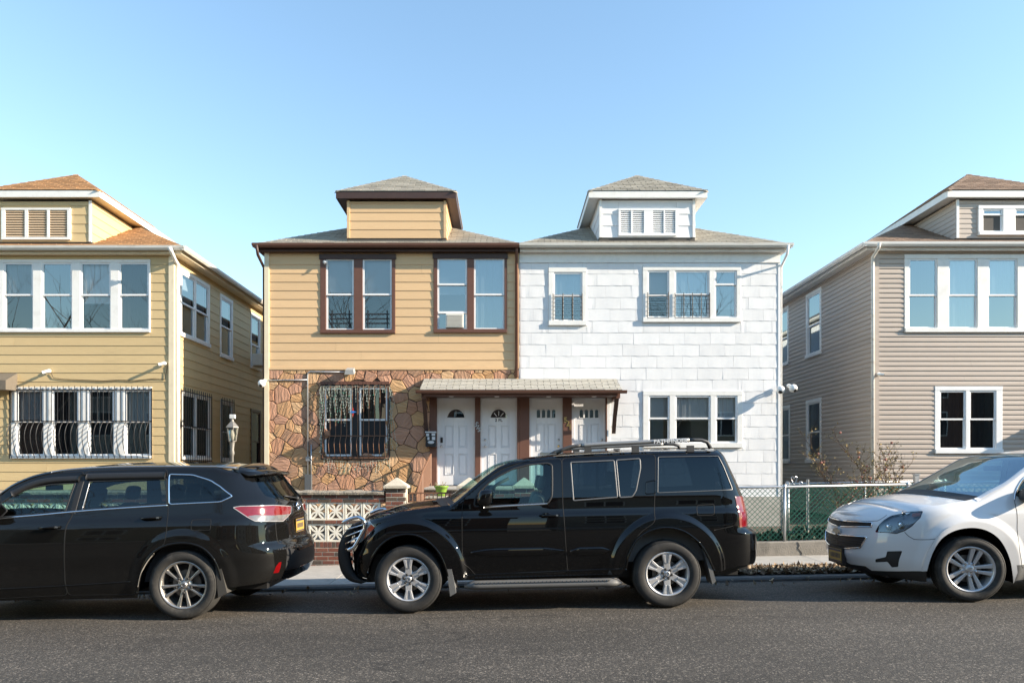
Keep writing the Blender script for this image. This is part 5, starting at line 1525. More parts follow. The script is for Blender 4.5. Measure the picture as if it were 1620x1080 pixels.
        for i in range(-1, len(regions)):
            t = T[lab == i]
            if len(t) == 0: continue
            r = regions[i] if i >= 0 else dict(name=body_name, mat=m_body)
            u, inv_ = np.unique(t.ravel(), return_inverse=True); t2 = inv_.reshape(-1, 3)
            X = c.S(P[u, 0], P[u, 1]); NN = c.N(P[u, 0], P[u, 1])
            off = r.get('off', 0.)
            X = X + NN * off
            # orient so that faces follow the outward normal
            f0 = X[t2]; fn = np.cross(f0[:, 1] - f0[:, 0], f0[:, 2] - f0[:, 0]); s_ = (fn * NN[t2[:, 0]]).sum(1) < 0
            t2[s_] = t2[s_][:, ::-1]
            par = out.get(r.get('parent'), [None, None])
            res = []
            for mir in (0, 1):
                V3, N3, FF = X.copy(), NN.copy(), t2
                if mir: V3[:, 1] *= -1; N3[:, 1] *= -1; FF = t2[:, ::-1]
                me = meshdata(r['name'], V3.tolist(), [tuple(int(q) for q in f) for f in FF], r['mat'], True)
                me.normals_split_custom_set_from_vertices(N3.tolist())
                res.append(link(r['name'], me, par[mir] or c.root))
            out[r.get('id', r['name'])] = res
        c.parts = out
        return out
    def ribbon(c, name, path, w, h, m, parent=None, both=True, closed=False, taper=False, base=.0):
        """moulding, seam or chrome strip lying on the skin"""
        P = np.array(path); n = len(P)
        X, NN = c.S(P[:, 0], P[:, 1]), c.N(P[:, 0], P[:, 1])
        X = X + NN * base
        if closed: T = np.roll(X, -1, 0) - np.roll(X, 1, 0)
        else: T = np.gradient(X, axis=0)
        T /= np.linalg.norm(T, axis=1, keepdims=True) + 1e-9
        B = np.cross(NN, T)
        prof = [(-.5, -.15), (-.5, .6), (-.3, 1), (.3, 1), (.5, .6), (.5, -.15)]
        vs = []
        for i in range(n):
            k = 1.0
            if taper and not closed: k = min(1, .25 + 4 * min(i, n - 1 - i) / n)
            for a, b in prof: vs.append(X[i] + B[i] * a * w * k + NN[i] * b * h)
        q = len(prof); fs = []
        for i in range(n if closed else n - 1):
            for j in range(q - 1): a, b = i * q + j, ((i + 1) % n) * q + j; fs.append((a, b, b + 1, a + 1))
        if not closed: fs += [tuple(reversed(range(q))), tuple(range((n - 1) * q, n * q))]
        return c.put(name, vs, fs, m, parent, True, None, both)
    def loft(c, name, pts, m, crown, bow=0., n=14, parent=None):
        """sheet across the car between a near-side edge and its mirror; pts: Nx3 near edge"""
        pts = np.array(pts); K = len(pts)
        crown = np.broadcast_to(crown, K); bow = np.broadcast_to(bow, K)
        vs = []
        for i in range(K):
            for j in range(n + 1):
                v = -1 + 2 * j / n
                v = math.copysign(abs(v) ** .8, v)
                q = 1 - v * v
                vs.append((pts[i, 0] + bow[i] * q, pts[i, 1] * -v if v < 0 else pts[i, 1] * -v, pts[i, 2] + crown[i] * q))
        fs = [(i * (n + 1) + j, i * (n + 1) + j + 1, (i + 1) * (n + 1) + j + 1, (i + 1) * (n + 1) + j) for i in range(K - 1) for j in range(n)]
        o = c.put(name, vs, fs, m, parent)
        return o
    def well(c, arch, depth, m):
        """wheel-arch liner from the arch edge inward"""
        P = np.array(arch); X = c.S(P[:, 0], P[:, 1])
        vs, fs = [], []
        for p in X: vs += [p, p + np.array([0, .02, .006]), p + np.array([0, depth, .03])]
        n = len(X)
        fs = [(i * 3 + k, i * 3 + 3 + k, i * 3 + 4 + k, i * 3 + 1 + k) for i in range(n - 1) for k in range(2)]
        fs.append(tuple(i * 3 + 2 for i in range(n)))
        c.put('wheel_well', vs, fs, m, None, True, None, True)

M_TYRE = mat('tyre_rubber', (.022, .021, .020), .75, noise=.15, nscale=25, bump=.15, bscale=120, dirt=(.075, .068, .06, .6), dscale=6)
M_TYRED = mat('dusty_tyre', (.032, .030, .027), .8, noise=.2, nscale=25, bump=.15, bscale=120, dirt=(.11, .10, .085, .8), dscale=6)
M_RIM = mat('alloy_rim', (.58, .58, .59), .36, .55, noise=.05, nscale=10)
M_RIMD = mat('dusty_alloy', (.46, .44, .41), .38, .85, noise=.12, nscale=10, dirt=(.2, .17, .13, .5), dscale=9)
M_RIMK = mat('rim_black', (.02, .02, .02), .7)  # near-black of the wheel backing disc and the dark nuts
M_DISC = mat('brake_disc', (.25, .23, .21), .5, .8)
M_TRIM = mat('black_plastic', (.014, .014, .015), .55, bump=.05, bscale=200)
M_GREYP = mat('grey_plastic', (.12, .12, .118), .55, noise=.06, nscale=20)
M_CHR = mat('chrome', (.82, .83, .85), .09, 1.0)
M_SATIN = mat('satin_trim', (.42, .42, .42), .3, .9)
M_GAP = mat('panel_gap', (.004, .004, .004), .8)
M_INT = mat('cabin_fabric', (.045, .045, .048), .9)
M_INTG = mat('cabin_grey', (.16, .16, .155), .85)
def paint(name, col, rough, coat=1.0, dust=None, flake=0.):
    if name in MATS: return MATS[name]
    m = mat(name, col, rough, 0., coat=coat, spec=.0 if col[0] < .1 else .3)
    p = m.node_tree.nodes['Principled BSDF']; p.inputs['Coat Roughness'].default_value = .012 if not dust else dust[4]
    if dust:
        nt = m.node_tree; tc = nd(nt, 'ShaderNodeTexCoord'); n = nd(nt, 'ShaderNodeTexNoise'); n.inputs['Scale'].default_value = 2.2; n.inputs['Detail'].default_value = 9; n.inputs['Roughness'].default_value = .68
        nt.links.new(tc.outputs['Object'], n.inputs['Vector'])
        sx = nd(nt, 'ShaderNodeSeparateXYZ'); nt.links.new(tc.outputs['Object'], sx.inputs[0])
        mr = nd(nt, 'ShaderNodeMapRange'); mr.inputs['From Min'].default_value = .2; mr.inputs['From Max'].default_value = 1.2; mr.inputs['To Min'].default_value = 1.0; mr.inputs['To Max'].default_value = .25
        nt.links.new(sx.outputs[2], mr.inputs[0])
        m2 = nd(nt, 'ShaderNodeMath', operation='MULTIPLY'); nt.links.new(n.outputs[0], m2.inputs[0]); nt.links.new(mr.outputs[0], m2.inputs[1])
        m3 = nd(nt, 'ShaderNodeMath', operation='MULTIPLY'); nt.links.new(m2.outputs[0], m3.inputs[0]); m3.inputs[1].default_value = dust[3]
        mx = nd(nt, 'ShaderNodeMix', data_type='RGBA'); nt.links.new(m3.outputs[0], mx.inputs[0]); mx.inputs[6].default_value = (*col, 1); mx.inputs[7].default_value = (*dust[:3], 1)
        nt.links.new(mx.outputs[2], p.inputs['Base Color'])
        mc = nd(nt, 'ShaderNodeMath', operation='MULTIPLY_ADD'); nt.links.new(m3.outputs[0], mc.inputs[0]); mc.inputs[1].default_value = .5; mc.inputs[2].default_value = dust[4]
        nt.links.new(mc.outputs[0], p.inputs['Coat Roughness'])
    return m
P_BLK = paint('black_paint', (.0025, .0027, .0032), .12)
P_BLKD = paint('dusty_black_paint', (.004, .004, .004), .3, dust=(.12, .112, .10, .06, .03))
P_WHT = paint('white_car_paint', (.70, .70, .70), .3, dust=(.35, .31, .26, .22, .02))
G_FRONT = glass('car_glass', (.52, .72, .70), .045, power=.45)
G_DARK = glass('privacy_glass', (.09, .12, .14), .05, power=.6)
G_LAMP = glass('lamp_lens', (.88, .9, .92), .10, power=.95)
M_RED = mat('red_lens', (.15, .003, .004), .12, coat=1.0, noise=.2, nscale=14, stretch=(1, 1, 3))
M_AMB = mat('amber_lens', (.40, .075, .015), .15, coat=1.0)
M_PLATE = mat('yellow_plate', (.46, .29, .06), .5)
M_CLEAR = mat('clear_lens', (.40, .40, .39), .15, .3, coat=1.0, noise=.25, nscale=16)

def wheel(c, x, z, R, rimR, width, style, near=True, steer=0., mt=None, mr=None, yout=None, name='wheel'):
    """tyre > tread rings; rim with spokes, hub, nuts, disc. Outer face at y = yout on the near side"""
    mt, mr = mt or M_TYRE, mr or M_RIM
    s = -1 if near else 1
    hub = bpy.data.objects.new(name, None); COL.objects.link(hub); hub.parent = c.root
    yc = s * (yout - width / 2)
    hub.location = (x, yc, z if near else z - .055); hub.rotation_euler = (0, 0, steer if near else steer); WL[hub] = Vector((0, 0, 0))
    w = width / 2
    def P(prof): return [(r, s * h) for r, h in prof]
    t = MB().lathe(P([(rimR - .004, w * .55), (rimR + .006, w * .80), (rimR + .022, w * .93), (rimR + .05, w * 1.0), (R - .05, w * 1.0), (R - .028, w * .95), (R - .014, w * .86), (R - .005, w * .76), (R, w * .6), (R, w * .34), (R - .008, w * .33), (R - .008, w * .28), (R, w * .27), (R, -w * .27), (R - .008, -w * .28), (R - .008, -w * .33), (R, -w * .34), (R, -w * .6), (R - .014, -w * .86), (R - .05, -w), (rimR, -w * .8)]), (0, 0, 0), 'y', 64)
    # shoulder lugs cut the tread's edge
    for i in range(60):
        a = 2 * PI * i / 60; ca, sa = math.cos(a), math.sin(a); e = .011
        q = []
        for (r, h) in ((R - .017, .93), (R + .001, .70), (R + .002, .42)):
            for sg in (-1, 1): q.append((r * math.cos(a + sg * e / r * 2.2), s * w * h, r * math.sin(a + sg * e / r * 2.2)))
        t.add([(p[0] * 1.0, p[1], p[2]) for p in q], [(0, 1, 3, 2), (2, 3, 5, 4)])
    t.build('tyre', mt, hub, smooth=False, loc=(0, 0, 0))
    for o in [hub.children[-1]]: o.data.polygons.foreach_set('use_smooth', [len(p.vertices) == 4 and i < 64 * 20 for i, p in enumerate(o.data.polygons)])
    rim = MB().lathe(P([(rimR + .012, w * .80), (rimR + .010, w * .86), (rimR - .004, w * .86), (rimR - .016, w * .72), (rimR - .024, w * .3), (rimR - .03, -w * .7)]), (0, 0, 0), 'y', 56)
    ro = rim.build('rim', mr, hub, smooth=True, loc=(0, 0, 0))
    MB().lathe(P([(.001, -.02), (rimR * .62, -.02), (rimR * .62, .0), (.001, .0)]), (0, 0, 0), 'y', 32).build('brake_disc', M_DISC, hub, loc=(0, 0, 0))
    MB().lathe(P([(.001, -w * .6), (rimR - .01, -w * .6)]), (0, 0, 0), 'y', 32).build('backing', M_RIMK, hub, loc=(0, 0, 0))
    def spoke(poly, a, y0, y1, dish):
        """poly (r, t) outline, extruded; y drops with radius to dish the wheel"""
        ca, sa = math.cos(a), math.sin(a); n = len(poly); vs = []
        for k in (0, 1):
            for (r, tt) in poly:
                yy = (y1 if k else y0) - dish * (1 - r / rimR) if not k else y1 - dish * (1 - r / rimR) ** 1.0
                vs.append((r * ca - tt * sa, s * yy, r * sa + tt * ca))
        top = [((v[0] * .0 + v[0]), v[1], v[2]) for v in vs[n:]]
        fs = [tuple(range(n, 2 * n)), tuple(reversed(range(n)))] + [(i, (i + 1) % n, n + (i + 1) % n, n + i) for i in range(n)]
        return MB().add(vs, fs)
    ff = w * .78
    if style == 'six':
        for k in range(6):
            a = PI / 2 + k * PI / 3
            o = spoke([(.04, -.036), (rimR * .55, -.034), (rimR - .012, -.056), (rimR - .012, .056), (rimR * .55, .034), (.04, .036)], a, ff - .05, ff, .018).build('spoke', mr, hub, loc=(0, 0, 0), bevel=.004)
            for tt in (-.021, .021):
                spoke([(rimR * .52, tt * .9 - .010), (rimR - .02, tt * 1.75 - .015), (rimR - .02, tt * 1.75 + .015), (rimR * .52, tt * .9 + .010)], a, ff - .01, ff + .009, .018).build('spoke_fin', mr, o, loc=(0, 0, 0), bevel=.003)
        hubr, nuts, nr = .075, 6, .052
    elif style == 'ten':
        for k in range(5):
            a = PI / 2 + PI / 5 + k * 2 * PI / 5
            for sg in (-1, 1):
                spoke([(.04, sg * .012 - .012), (rimR * .55, sg * .034 - .013), (rimR - .012, sg * .060 - .021), (rimR - .012, sg * .060 + .021), (rimR * .55, sg * .034 + .013), (.04, sg * .012 + .012)], a, ff - .045, ff, .02).build('spoke', mr, hub, loc=(0, 0, 0), bevel=.007)
        hubr, nuts, nr = .06, 5, .085
    else:
        for k in range(5):
            a = PI / 2 - .35 + k * 2 * PI / 5
            for sg in (-1, 1):
                spoke([(.04, sg * .020 - .014), (rimR - .012, sg * .044 - .025), (rimR - .012, sg * .044 + .025), (.04, sg * .020 + .014)], a, ff - .045, ff, .025).build('spoke', mr, hub, loc=(0, 0, 0), bevel=.006)
        hubr, nuts, nr = .065, 5, .072
    MB().lathe(P([(hubr + .022, ff - .06), (hubr + .006, ff - .022), (hubr - .01, ff - .020), (.036, ff - .020), (.033, ff - .006), (.028, ff - .003), (.001, ff - .003)]), (0, 0, 0), 'y', 28).build('hub_cap', mr, hub, smooth=True, loc=(0, 0, 0))
    for k in range(nuts):
        a = PI / 2 + 2 * PI * k / nuts + (.3 if nuts == 6 else PI / 5)
        MB().lathe(P([(.015, ff - .03), (.014, ff - .006), (.009, ff + .0), (.001, ff + .001)]), (nr * math.cos(a), 0, nr * math.sin(a)), 'y', 8).build('wheel_nut', M_RIMK if style != 'star' else M_CHR, hub, loc=(0, 0, 0))
    e = MB().lathe(P([(.020, ff - .003), (.022, ff + .001), (.018, ff + .002), (.016, ff - .003)]), (0, 0, 0), 'y', 20); e.build('emblem_ring', M_CHR, hub, loc=(0, 0, 0))
    return hub

def seat(c, x, y, z, m, head=True, tilt=.2):
    """seat cushion, backrest and head restraint as one shaped part each"""
    R = Matrix.Rotation(tilt, 4, 'Y')
    def pad(name, lx, ly, lz, cx, cy, cz, rot=True, par=None):
        vs = []; n = 8
        mb = MB().ball((0, 0, 0), 1, 10)
        for v in mb.v:
            q = Vector([math.copysign(abs(t) ** .45, t) for t in v]); vs.append((q.x * lx, q.y * ly, q.z * lz))
        if rot: vs = [tuple(R @ Vector(v)) for v in vs]
        vs = [(a + cx, b + cy, d + cz) for a, b, d in vs]
        return c.put(name, vs, mb.f, m, par)
    b = pad('seat_back', .075, .235, .30, x + .30, y, z + .42)
    pad('seat_cushion', .26, .24, .08, x, y, z + .08, False, b)
    if head:
        pad('head_restraint', .045, .13, .085, x + .385, y, z + .84, True, b)
def steering(c, x, y, z):
    n = 28; pts = []
    R = Matrix.Rotation(-.42, 3, 'Y')
    for i in range(n): a = 2 * PI * i / n; v = R @ Vector((0, .185 * math.cos(a), .185 * math.sin(a))); pts.append((x + v.x, y + v.y, z + v.z))
    mb = MB().tube(pts, .016, 6, True)
    for a in (0, PI, -PI / 2): v = R @ Vector((0, .18 * math.cos(a), .18 * math.sin(a))); mb.tube([(x, y, z), (x + v.x, y + v.y, z + v.z)], .018, 5)
    c.put('steering_wheel', mb.v, mb.f, M_TRIM)
def underbody(c, x0, x1, zb, zt, wells, hwid):
    mb = MB(); mb.box(x0, x1, -hwid, hwid, zb, zt)
    c.put('underbody', mb.v, mb.f, M_TRIM, None, False)
def poly_px(c, pts, r=.03, step=.03): return subdiv(rounded(c.pts(pts), r), step, True)
def arc_px(c, pts): return catmull(c.pts(pts), .03)
def finish_top(c, top, marks, m_body, hood=(.045, -.10), shield=(.02, -.12), roof=.035, glass_m=None, rtop=None):
    """top: (s,z) near edge from nose to tail; marks: s of cowl and of the windshield head"""
    cowl, head = marks
    def seg(a, b, n): s = np.linspace(a, b, n); return s, c.S(s, c.ztop(s))
    sf = c.smin + (cowl - c.smin) * (np.linspace(0, 1, 34) ** 1.5)
    X = c.S(sf, c.ztop(sf)); t = np.linspace(0, 1, 34)
    k = np.clip(t * 3, 0, 1)
    c.loft('hood', X, m_body, hood[0] * np.sin(PI / 2 * np.clip(t * 1.5, 0, 1)), hood[1] * t ** 2, 18)
    s, X = seg(cowl, head, 16); t = np.linspace(0, 1, 16)
    c.loft('windshield', X, glass_m, hood[0] + (shield[0] - hood[0]) * t, hood[1] + (shield[1] * .45 - hood[1]) * t, 16)
    s, X = seg(head, c.smax, 60); t = np.linspace(0, 1, 60)
    c.loft('roof', X, m_body, np.minimum(shield[0] + roof * np.clip(t * 4, 0, 1), roof) * np.clip((1 - t) * 6, 0, 1), shield[1] * .45 * np.clip(1 - t * 4, 0, 1), 16)
    # black frit band / wiper cowl at the foot of the windshield
    s, X = seg(cowl - .12, cowl + .03, 4)
    X2 = X + np.array([0, 0, .004]); c.loft('cowl', X2, M_TRIM, hood[0] + .001, hood[1], 16)
    # A-pillar strip
    ss = np.linspace(cowl - .02, head + .05, 24)
    zz = c.ztop(ss) - .012
    c.ribbon('pillar', np.stack([ss, zz], -1), .05, .004, m_body)

def set_top(c, pts, rtop):
    c.ztop = lambda s: 9 + 0 * np.asarray(s, float)
    c.rtop = lambda s: .05 + 0 * np.asarray(s, float)
    top = c.pts(pts)
    top = sorted(top)
    xs, zs = np.array([p[0] for p in top]), np.array([p[1] for p in top])
    f = spline(xs, zs)
    c.ztop = f; c.rtop = lambda s: np.interp(s, [q[0] for q in rtop], [q[1] for q in rtop])
    if hasattr(c, 'G'): del c.G
    return top

def letters_on(c, body, s, z, size, m, off=.004, name='lettering', sx=1.0):
    n = c.N(np.array([s]), np.array([z]))[0]; p = c.S(np.array([s]), np.array([z]))[0] + n * off
    o = text_part(body, size, c.root, (0, 0, 0), m, name, ext=.001, sx=sx)
    o.location = p; o.rotation_euler = (PI / 2, 0, 0)
    return o

M_DSAT = mat('dull_trim', (.15, .15, .15), .45, .5)
M_WELL = mat('arch_liner', (.006, .006, .006), .95, spec=.05)
# ------------------------------------------------------------------ black off-roader in the middle
c = Car('parked_suv', 'glossy black boxy off-roader with roof rails and front brush guard', .38, 7.64, .925)
c.base = spline([.15, .3, .45, .6, .8, .95, 1.04, 1.09, 1.2, 1.4, 1.6, 1.70, 1.80], [.12, .075, .045, .022, .008, .010, .022, .045, .066, .112, .165, .20, .25])
xf = spline([.2, .35, .45, .62, .72, .85, 1.0, 1.2], [-2.0, -2.10, -2.16, -2.17, -2.12, -2.08, -2.03, -1.95])
xr = spline([.2, .40, .48, .6, .79, .83, .87, 1.0, 1.15, 1.3, 1.5, 1.7, 1.80], [2.44, 2.52, 2.555, 2.565, 2.56, 2.49, 2.445, 2.44, 2.42, 2.37, 2.285, 2.19, 2.11])
c.plan(3.0, 3.6, -1.55, 1.95, xf, xr)
W1, W2, WR = (-1.43, .368), (1.42, .368), .372
c.flares = [(W1[0], .40, .49, .66, .045, .07), (W2[0], .40, .49, .66, .045, .07)]
top = set_top(c, [('l', c.smin, .97), ('l', c.smin + .5, .985), (590, 821), (640, 808), (690, 801.5), (712, 799.5), (719, 795), (745, 774), (770, 753), (795, 736.5), (812, 730.5), (830, 727), (877, 721.5), (955, 716.5), (1030, 713.5), (1100, 712.5), (1132, 713), ('l', 2.2, 1.725), ('l', c.smax, 1.72)],
              [(-3, .05), (-1.9, .06), (-1.0, .05), (-.7, .03), (-.25, .035), (0, .08), (3, .09)])
s_cowl, s_head = c.inv(715, 798)[0], c.inv(830, 727)[0]
arch_f = c.pts([(580, 913), (584, 893), (590, 879), (598, 867), (608, 857), (619, 850), (632, 846), (644, 844.5), (657, 846), (669, 850.5), (680, 858), (690, 868), (698, 880), (704, 894), (709, 911)])
arch_r = c.pts([(990, 900), (993, 884), (998, 870), (1005, 857), (1014, 847.5), (1026, 840), (1040, 835.5), (1053, 834), (1068, 835.5), (1082, 840), (1094, 847.5), (1105, 857), (1114, 869), (1122, 884), (1129, 901)])
arch_f, arch_r = catmull(arch_f, .02), catmull(arch_r, .02)
bot = subdiv(c.pts([('l', c.smin, .40), (556, 911), (578, 914)]), .04) + list(arch_f) + subdiv(c.pts([(714, 917), (735, 916), (980, 908.5)]), .04) + list(arch_r) + subdiv(c.pts([(1134, 905), (1165, 896), ('l', 2.25, .44), ('l', c.smax, .44)]), .04)
outl = [tuple(p) for p in bot] + [(c.smax, z) for z in np.arange(.48, 1.70, .04)] + [(s, float(c.ztop(s))) for s in np.arange(c.smax, c.smin, -.03)] + [(c.smin, z) for z in np.arange(float(c.ztop(c.smin)), .42, -.04)]
win_f = poly_px(c, [(750, 801), (752, 787), (760, 776), (773, 763.5), (790, 752), (812, 741), (835, 735), (866, 732), (873, 735), (873.5, 760), (873, 785), (867, 796)], .03)
win_r = poly_px(c, [(902.5, 731), (971, 728), (976.5, 786), (907, 791.5)], .014)
win_v = poly_px(c, [(974.5, 727.5), (1012, 725), (1013, 740), (1006, 776), (1000, 785.5), (980, 786.5)], .022)
win_q = poly_px(c, [(1041, 722.5), (1136, 721), (1145, 738), (1159, 774), (1040.5, 779)], .015)
tail = subdiv([(2.30, 1.205), (2.62, 1.20), (2.62, .868), (2.31, .868)], .03, True)
head = poly_px(c, [(594, 833), (584, 846), (572, 857), (560, 860), ('l', c.xA - .62, .80), ('l', c.xA - .60, .93), (572, 822), (583, 817)], .03)
fuel = poly_px(c, [(1102, 799), (1130, 797), (1130, 814), (1103, 815)], .03)
d1 = poly_px(c, [(731, 800), (735, 787), (751, 771), (770, 757), (795, 741), (830, 730), (888, 724.5), (890, 796), (895, 866), (897.5, 905), (752, 909.5), (745, 900), (731, 890)], .05)
d2 = poly_px(c, [(888.6, 724.5), (1010, 718), (1036, 718), (1037, 740), (1036, 826), (1016, 839), (1000, 858), (991, 880), (988, 898), (898, 904.5), (895.3, 866), (890.3, 796)], .05)
regs = [dict(name='side_window', id='wf', poly=win_f, mat=G_FRONT, off=-.006), dict(name='side_window', id='wr', poly=win_r, mat=G_DARK, off=-.006), dict(name='vent_window', id='wv', poly=win_v, mat=G_DARK, off=-.006),
        dict(name='quarter_window', id='wq', poly=win_q, mat=G_DARK, off=-.004), dict(name='tail_light', id='tl', poly=tail, mat=M_RED, off=.006), dict(name='headlight', id='hl', poly=head, mat=M_CLEAR, off=.003),
        dict(name='fuel_flap', id='ff', poly=fuel, mat=P_BLK), dict(name='front_door', id='d1', poly=d1, mat=P_BLK), dict(name='rear_door', id='d2', poly=d2, mat=P_BLK)]
# windows belong to their doors
pp = c.skin(outl, regs, P_BLK)
finish_top(c, top, (s_cowl, s_head), P_BLK, (.05, -.12), (.02, -.12), .04, G_FRONT)
for nm, pl, w_, h_, m_ in (('window_trim', win_f, .020, .005, M_TRIM), ('window_trim', win_r, .016, .005, M_DSAT), ('window_trim', win_v, .016, .005, M_DSAT), ('window_trim', win_q, .009, .003, M_DSAT)):
    c.ribbon(nm, pl, w_, h_, m_, None, True, True)
for pl in (d1, d2, fuel): c.ribbon('panel_gap', pl, .007, .0012, M_GAP, None, True, True)
wb = catmull(c.pts([(765, 802.5), (800, 800), (866, 796.5)]), .04); c.ribbon('window_sill', wb, .020, .007, M_SATIN)
ch = catmull(c.pts([(1166.0, 783), (1166, 783), (1160, 832)]), .04)
c.ribbon('trim_line', catmull(c.pts([(1162, 831), (1130, 838)]), .04), .006, .001, M_GAP)
# flare edges, side mouldings, sill line
for a in (arch_f, arch_r): c.ribbon('arch_lip', a, .020, .014, P_BLK)
c.ribbon('arch_edge', catmull(c.pts([(582, 905), (587, 884), (597, 866)]), .03), .007, .008, M_SATIN, None, False)
for (x0, x1, y0, y1) in ((745, 892, 873.5, 870.5), (902, 966, 871.5, 870)):
    c.ribbon('side_moulding', subdiv(c.pts([(x0, y0), (x1, y1)]), .03), .085, .018, P_BLK, None, True, False, True)
c.ribbon('sill_strip', subdiv(c.pts([(735, 910), (985, 899.5)]), .05), .012, .006, P_BLK)
c.well(arch_f, .42, M_WELL); c.well(arch_r, .42, M_WELL)
for wp, nm in ((W1, 'f'), (W2, 'r')):
    for near in (True, False): wheel(c, wp[0], WR + .002, WR, .234, .25, 'six', near, 0, M_TYRE, M_RIM, .945)
underbody(c, -1.95, 2.3, .30, .62, None, .60)
# bumper undersides
mb = MB().box(-2.05, -1.9, -.62, .62, .36, .62).box(2.1, 2.38, -.7, .7, .38, .62); c.put('bumper_core', mb.v, mb.f, M_TRIM, None, False)
# mud flaps: grey outer strip
for (a, b, d, e) in (((703, 876), (711, 880), (722, 936), (713, 941)), ((1113, 862), (1119, 866), (1131, 918), (1125, 923))):
    P = np.array([c.S(*np.array(q)) for q in [tuple(np.array(v)) for v in c.pts([a, b, d, e])]])
    P[:, 1] = -.93; Q = P + np.array([.012, .26, 0])
    vs = np.concatenate([P, Q]); c.put('mud_flap', vs, [(0, 3, 2, 1), (4, 5, 6, 7), (0, 1, 5, 4), (1, 2, 6, 5), (2, 3, 7, 6), (3, 0, 4, 7)], M_GREYP, None, False, None, True)
# running board
def S1(px, py): return c.S(*[np.array(q) for q in c.inv(px, py)])
for s in (-1, 1):
    xa, xb = -.82, .92
    zz = .26; n = 30; prof = [(-.075, .0), (-.06, .045), (-.02, .06), (.06, .06), (.09, .04), (.09, 0), (.03, -.035), (-.04, -.03)]
    vs, fs = [], []
    for i in range(n + 1):
        x = xa + (xb - xa) * i / n; k = min(1, .3 + .7 * min(i, n - i) / 1.5)
        for a, b in prof: vs.append((x, s * (.88 - a * k * 1.0), zz + .015 + b * k))
    q = len(prof); fs = [(i * q + j, (i + 1) * q + j, (i + 1) * q + (j + 1) % q, i * q + (j + 1) % q) for i in range(n) for j in range(q)] + [tuple(range(q)), tuple(range(n * q, (n + 1) * q))]
    o = c.put('running_board', vs, fs, M_GREYP)
    mb = MB()
    for i in range(34): x = xa + .12 + i * .044; mb.box(x, x + .03, s * .935 - .02, s * .935 + .012, zz + .058, zz + .066)
    c.put('step_tread', mb.v, mb.f, M_SATIN, o, False)
# roof rails
M_RAIL = mat('rail_grey', (.30, .30, .295), .4, .5); M_RAILD = mat('rail_dark', (.055, .055, .055), .5)
for s in (-1, 1):
    Yr = c.hw - .27
    pr = []
    for (px, py) in ((880, 717), (890, 711), (903, 706.5), (920, 704.5), (960, 702), (1010, 699.5), (1050, 697.5), (1090, 696), (1110, 696), (1119, 699), (1124, 709)):
        D = c.Yc - Yr; X = pX(px, D); Z = pZ(py, D); l = np.linalg.inv(c.M) @ np.array([X, D, Z, 1]); pr.append((l[0], s * Yr, l[2]))
    front, mid, back = pr[:4], pr[3:8], pr[7:]
    rail = MB()
    o = None
    for nm, P, r_, m_ in (('roof_rail', mid, .026, M_RAIL), ('rail_foot', front, .022, M_RAILD), ('rail_foot', back, .022, M_RAILD)):
        mb = MB().tube([tuple(v) for v in catmull(P, .05)], r_, 8, False, 1.0); oo = c.put(nm, mb.v, mb.f, m_, o)
        if o is None: o = oo
    for px in (930, 1005, 1092):
        D = c.Yc - Yr; l = np.linalg.inv(c.M) @ np.array([pX(px, D), D, pZ(706, D), 1]); mb = MB().box(l[0] - .04, l[0] + .04, s * Yr - .018, s * Yr + .018, l[2] - .07, l[2] + .012); c.put('rail_foot', mb.v, mb.f, M_RAILD, o, False)
    if s < 0:
        D = c.Yc - Yr; l = np.linalg.inv(c.M) @ np.array([pX(1061, D - .03), D - .03, pZ(697.5, D - .03), 1])
        t = text_part('PATHFINDER', .062, c.root, (l[0], l[1], l[2]), mat('rail_letter', (.75, .77, .78), .4), 'rail_lettering', (PI / 2, -.016, 0), .001, 1.06, .001)
# door handles, mirror
for (px, py, L) in ((869, 815, .21), (1029, 770, .0)):
    if L:
        p = S1(px, py); mb = MB().tube([(p[0] - L / 2, p[1] + .01, p[2] - .004), (p[0] - L / 4, p[1] - .035, p[2]), (p[0] + L / 4, p[1] - .035, p[2] + .004), (p[0] + L / 2, p[1] + .005, p[2] + .004)], [.016, .022, .022, .018], 8, False, .8)
        mb.ball((p[0] - .03, p[1] + .0, p[2]), .045, 8, (1.3, .12, .9)); c.put('door_handle', mb.v, mb.f, P_BLK, None, True, None, True)
        mb = MB().box(p[0] + L / 2 - .06, p[0] + L / 2 - .01, p[1] - .04, p[1] - .034, p[2] - .006, p[2] + .012); c.put('handle_lock', mb.v, mb.f, M_CHR, None, False, None, True)
    else:
        pl = poly_px(c, [(1022, 762), (1036.5, 759), (1036.5, 780), (1021.5, 781)], .02); c.ribbon('door_handle', pl, .012, .010, P_BLK, None, True, True)
def mirror(c, px, py, sz, m):
    p = S1(px, py); vs = []
    mb = MB().ball((0, 0, 0), 1, 12)
    for v in mb.v:
        q = [math.copysign(abs(t) ** .6, t) for t in v]; vs.append((p[0] + q[0] * sz[0] + .02 * q[2], p[1] - .12 + q[1] * sz[1], p[2] + q[2] * sz[2]))
    o = c.put('wing_mirror', vs, mb.f, m, None, True, None, True)
    mb = MB().tube([(p[0] - .02, p[1] + .03, p[2] - sz[2] * .8), (p[0], p[1] - .10, p[2] - sz[2] * .5)], [.04, .03], 8); c.put('mirror_arm', mb.v, mb.f, M_TRIM, None, True, None, True)
mirror(c, 768, 786, (.085, .11, .095), P_BLK)
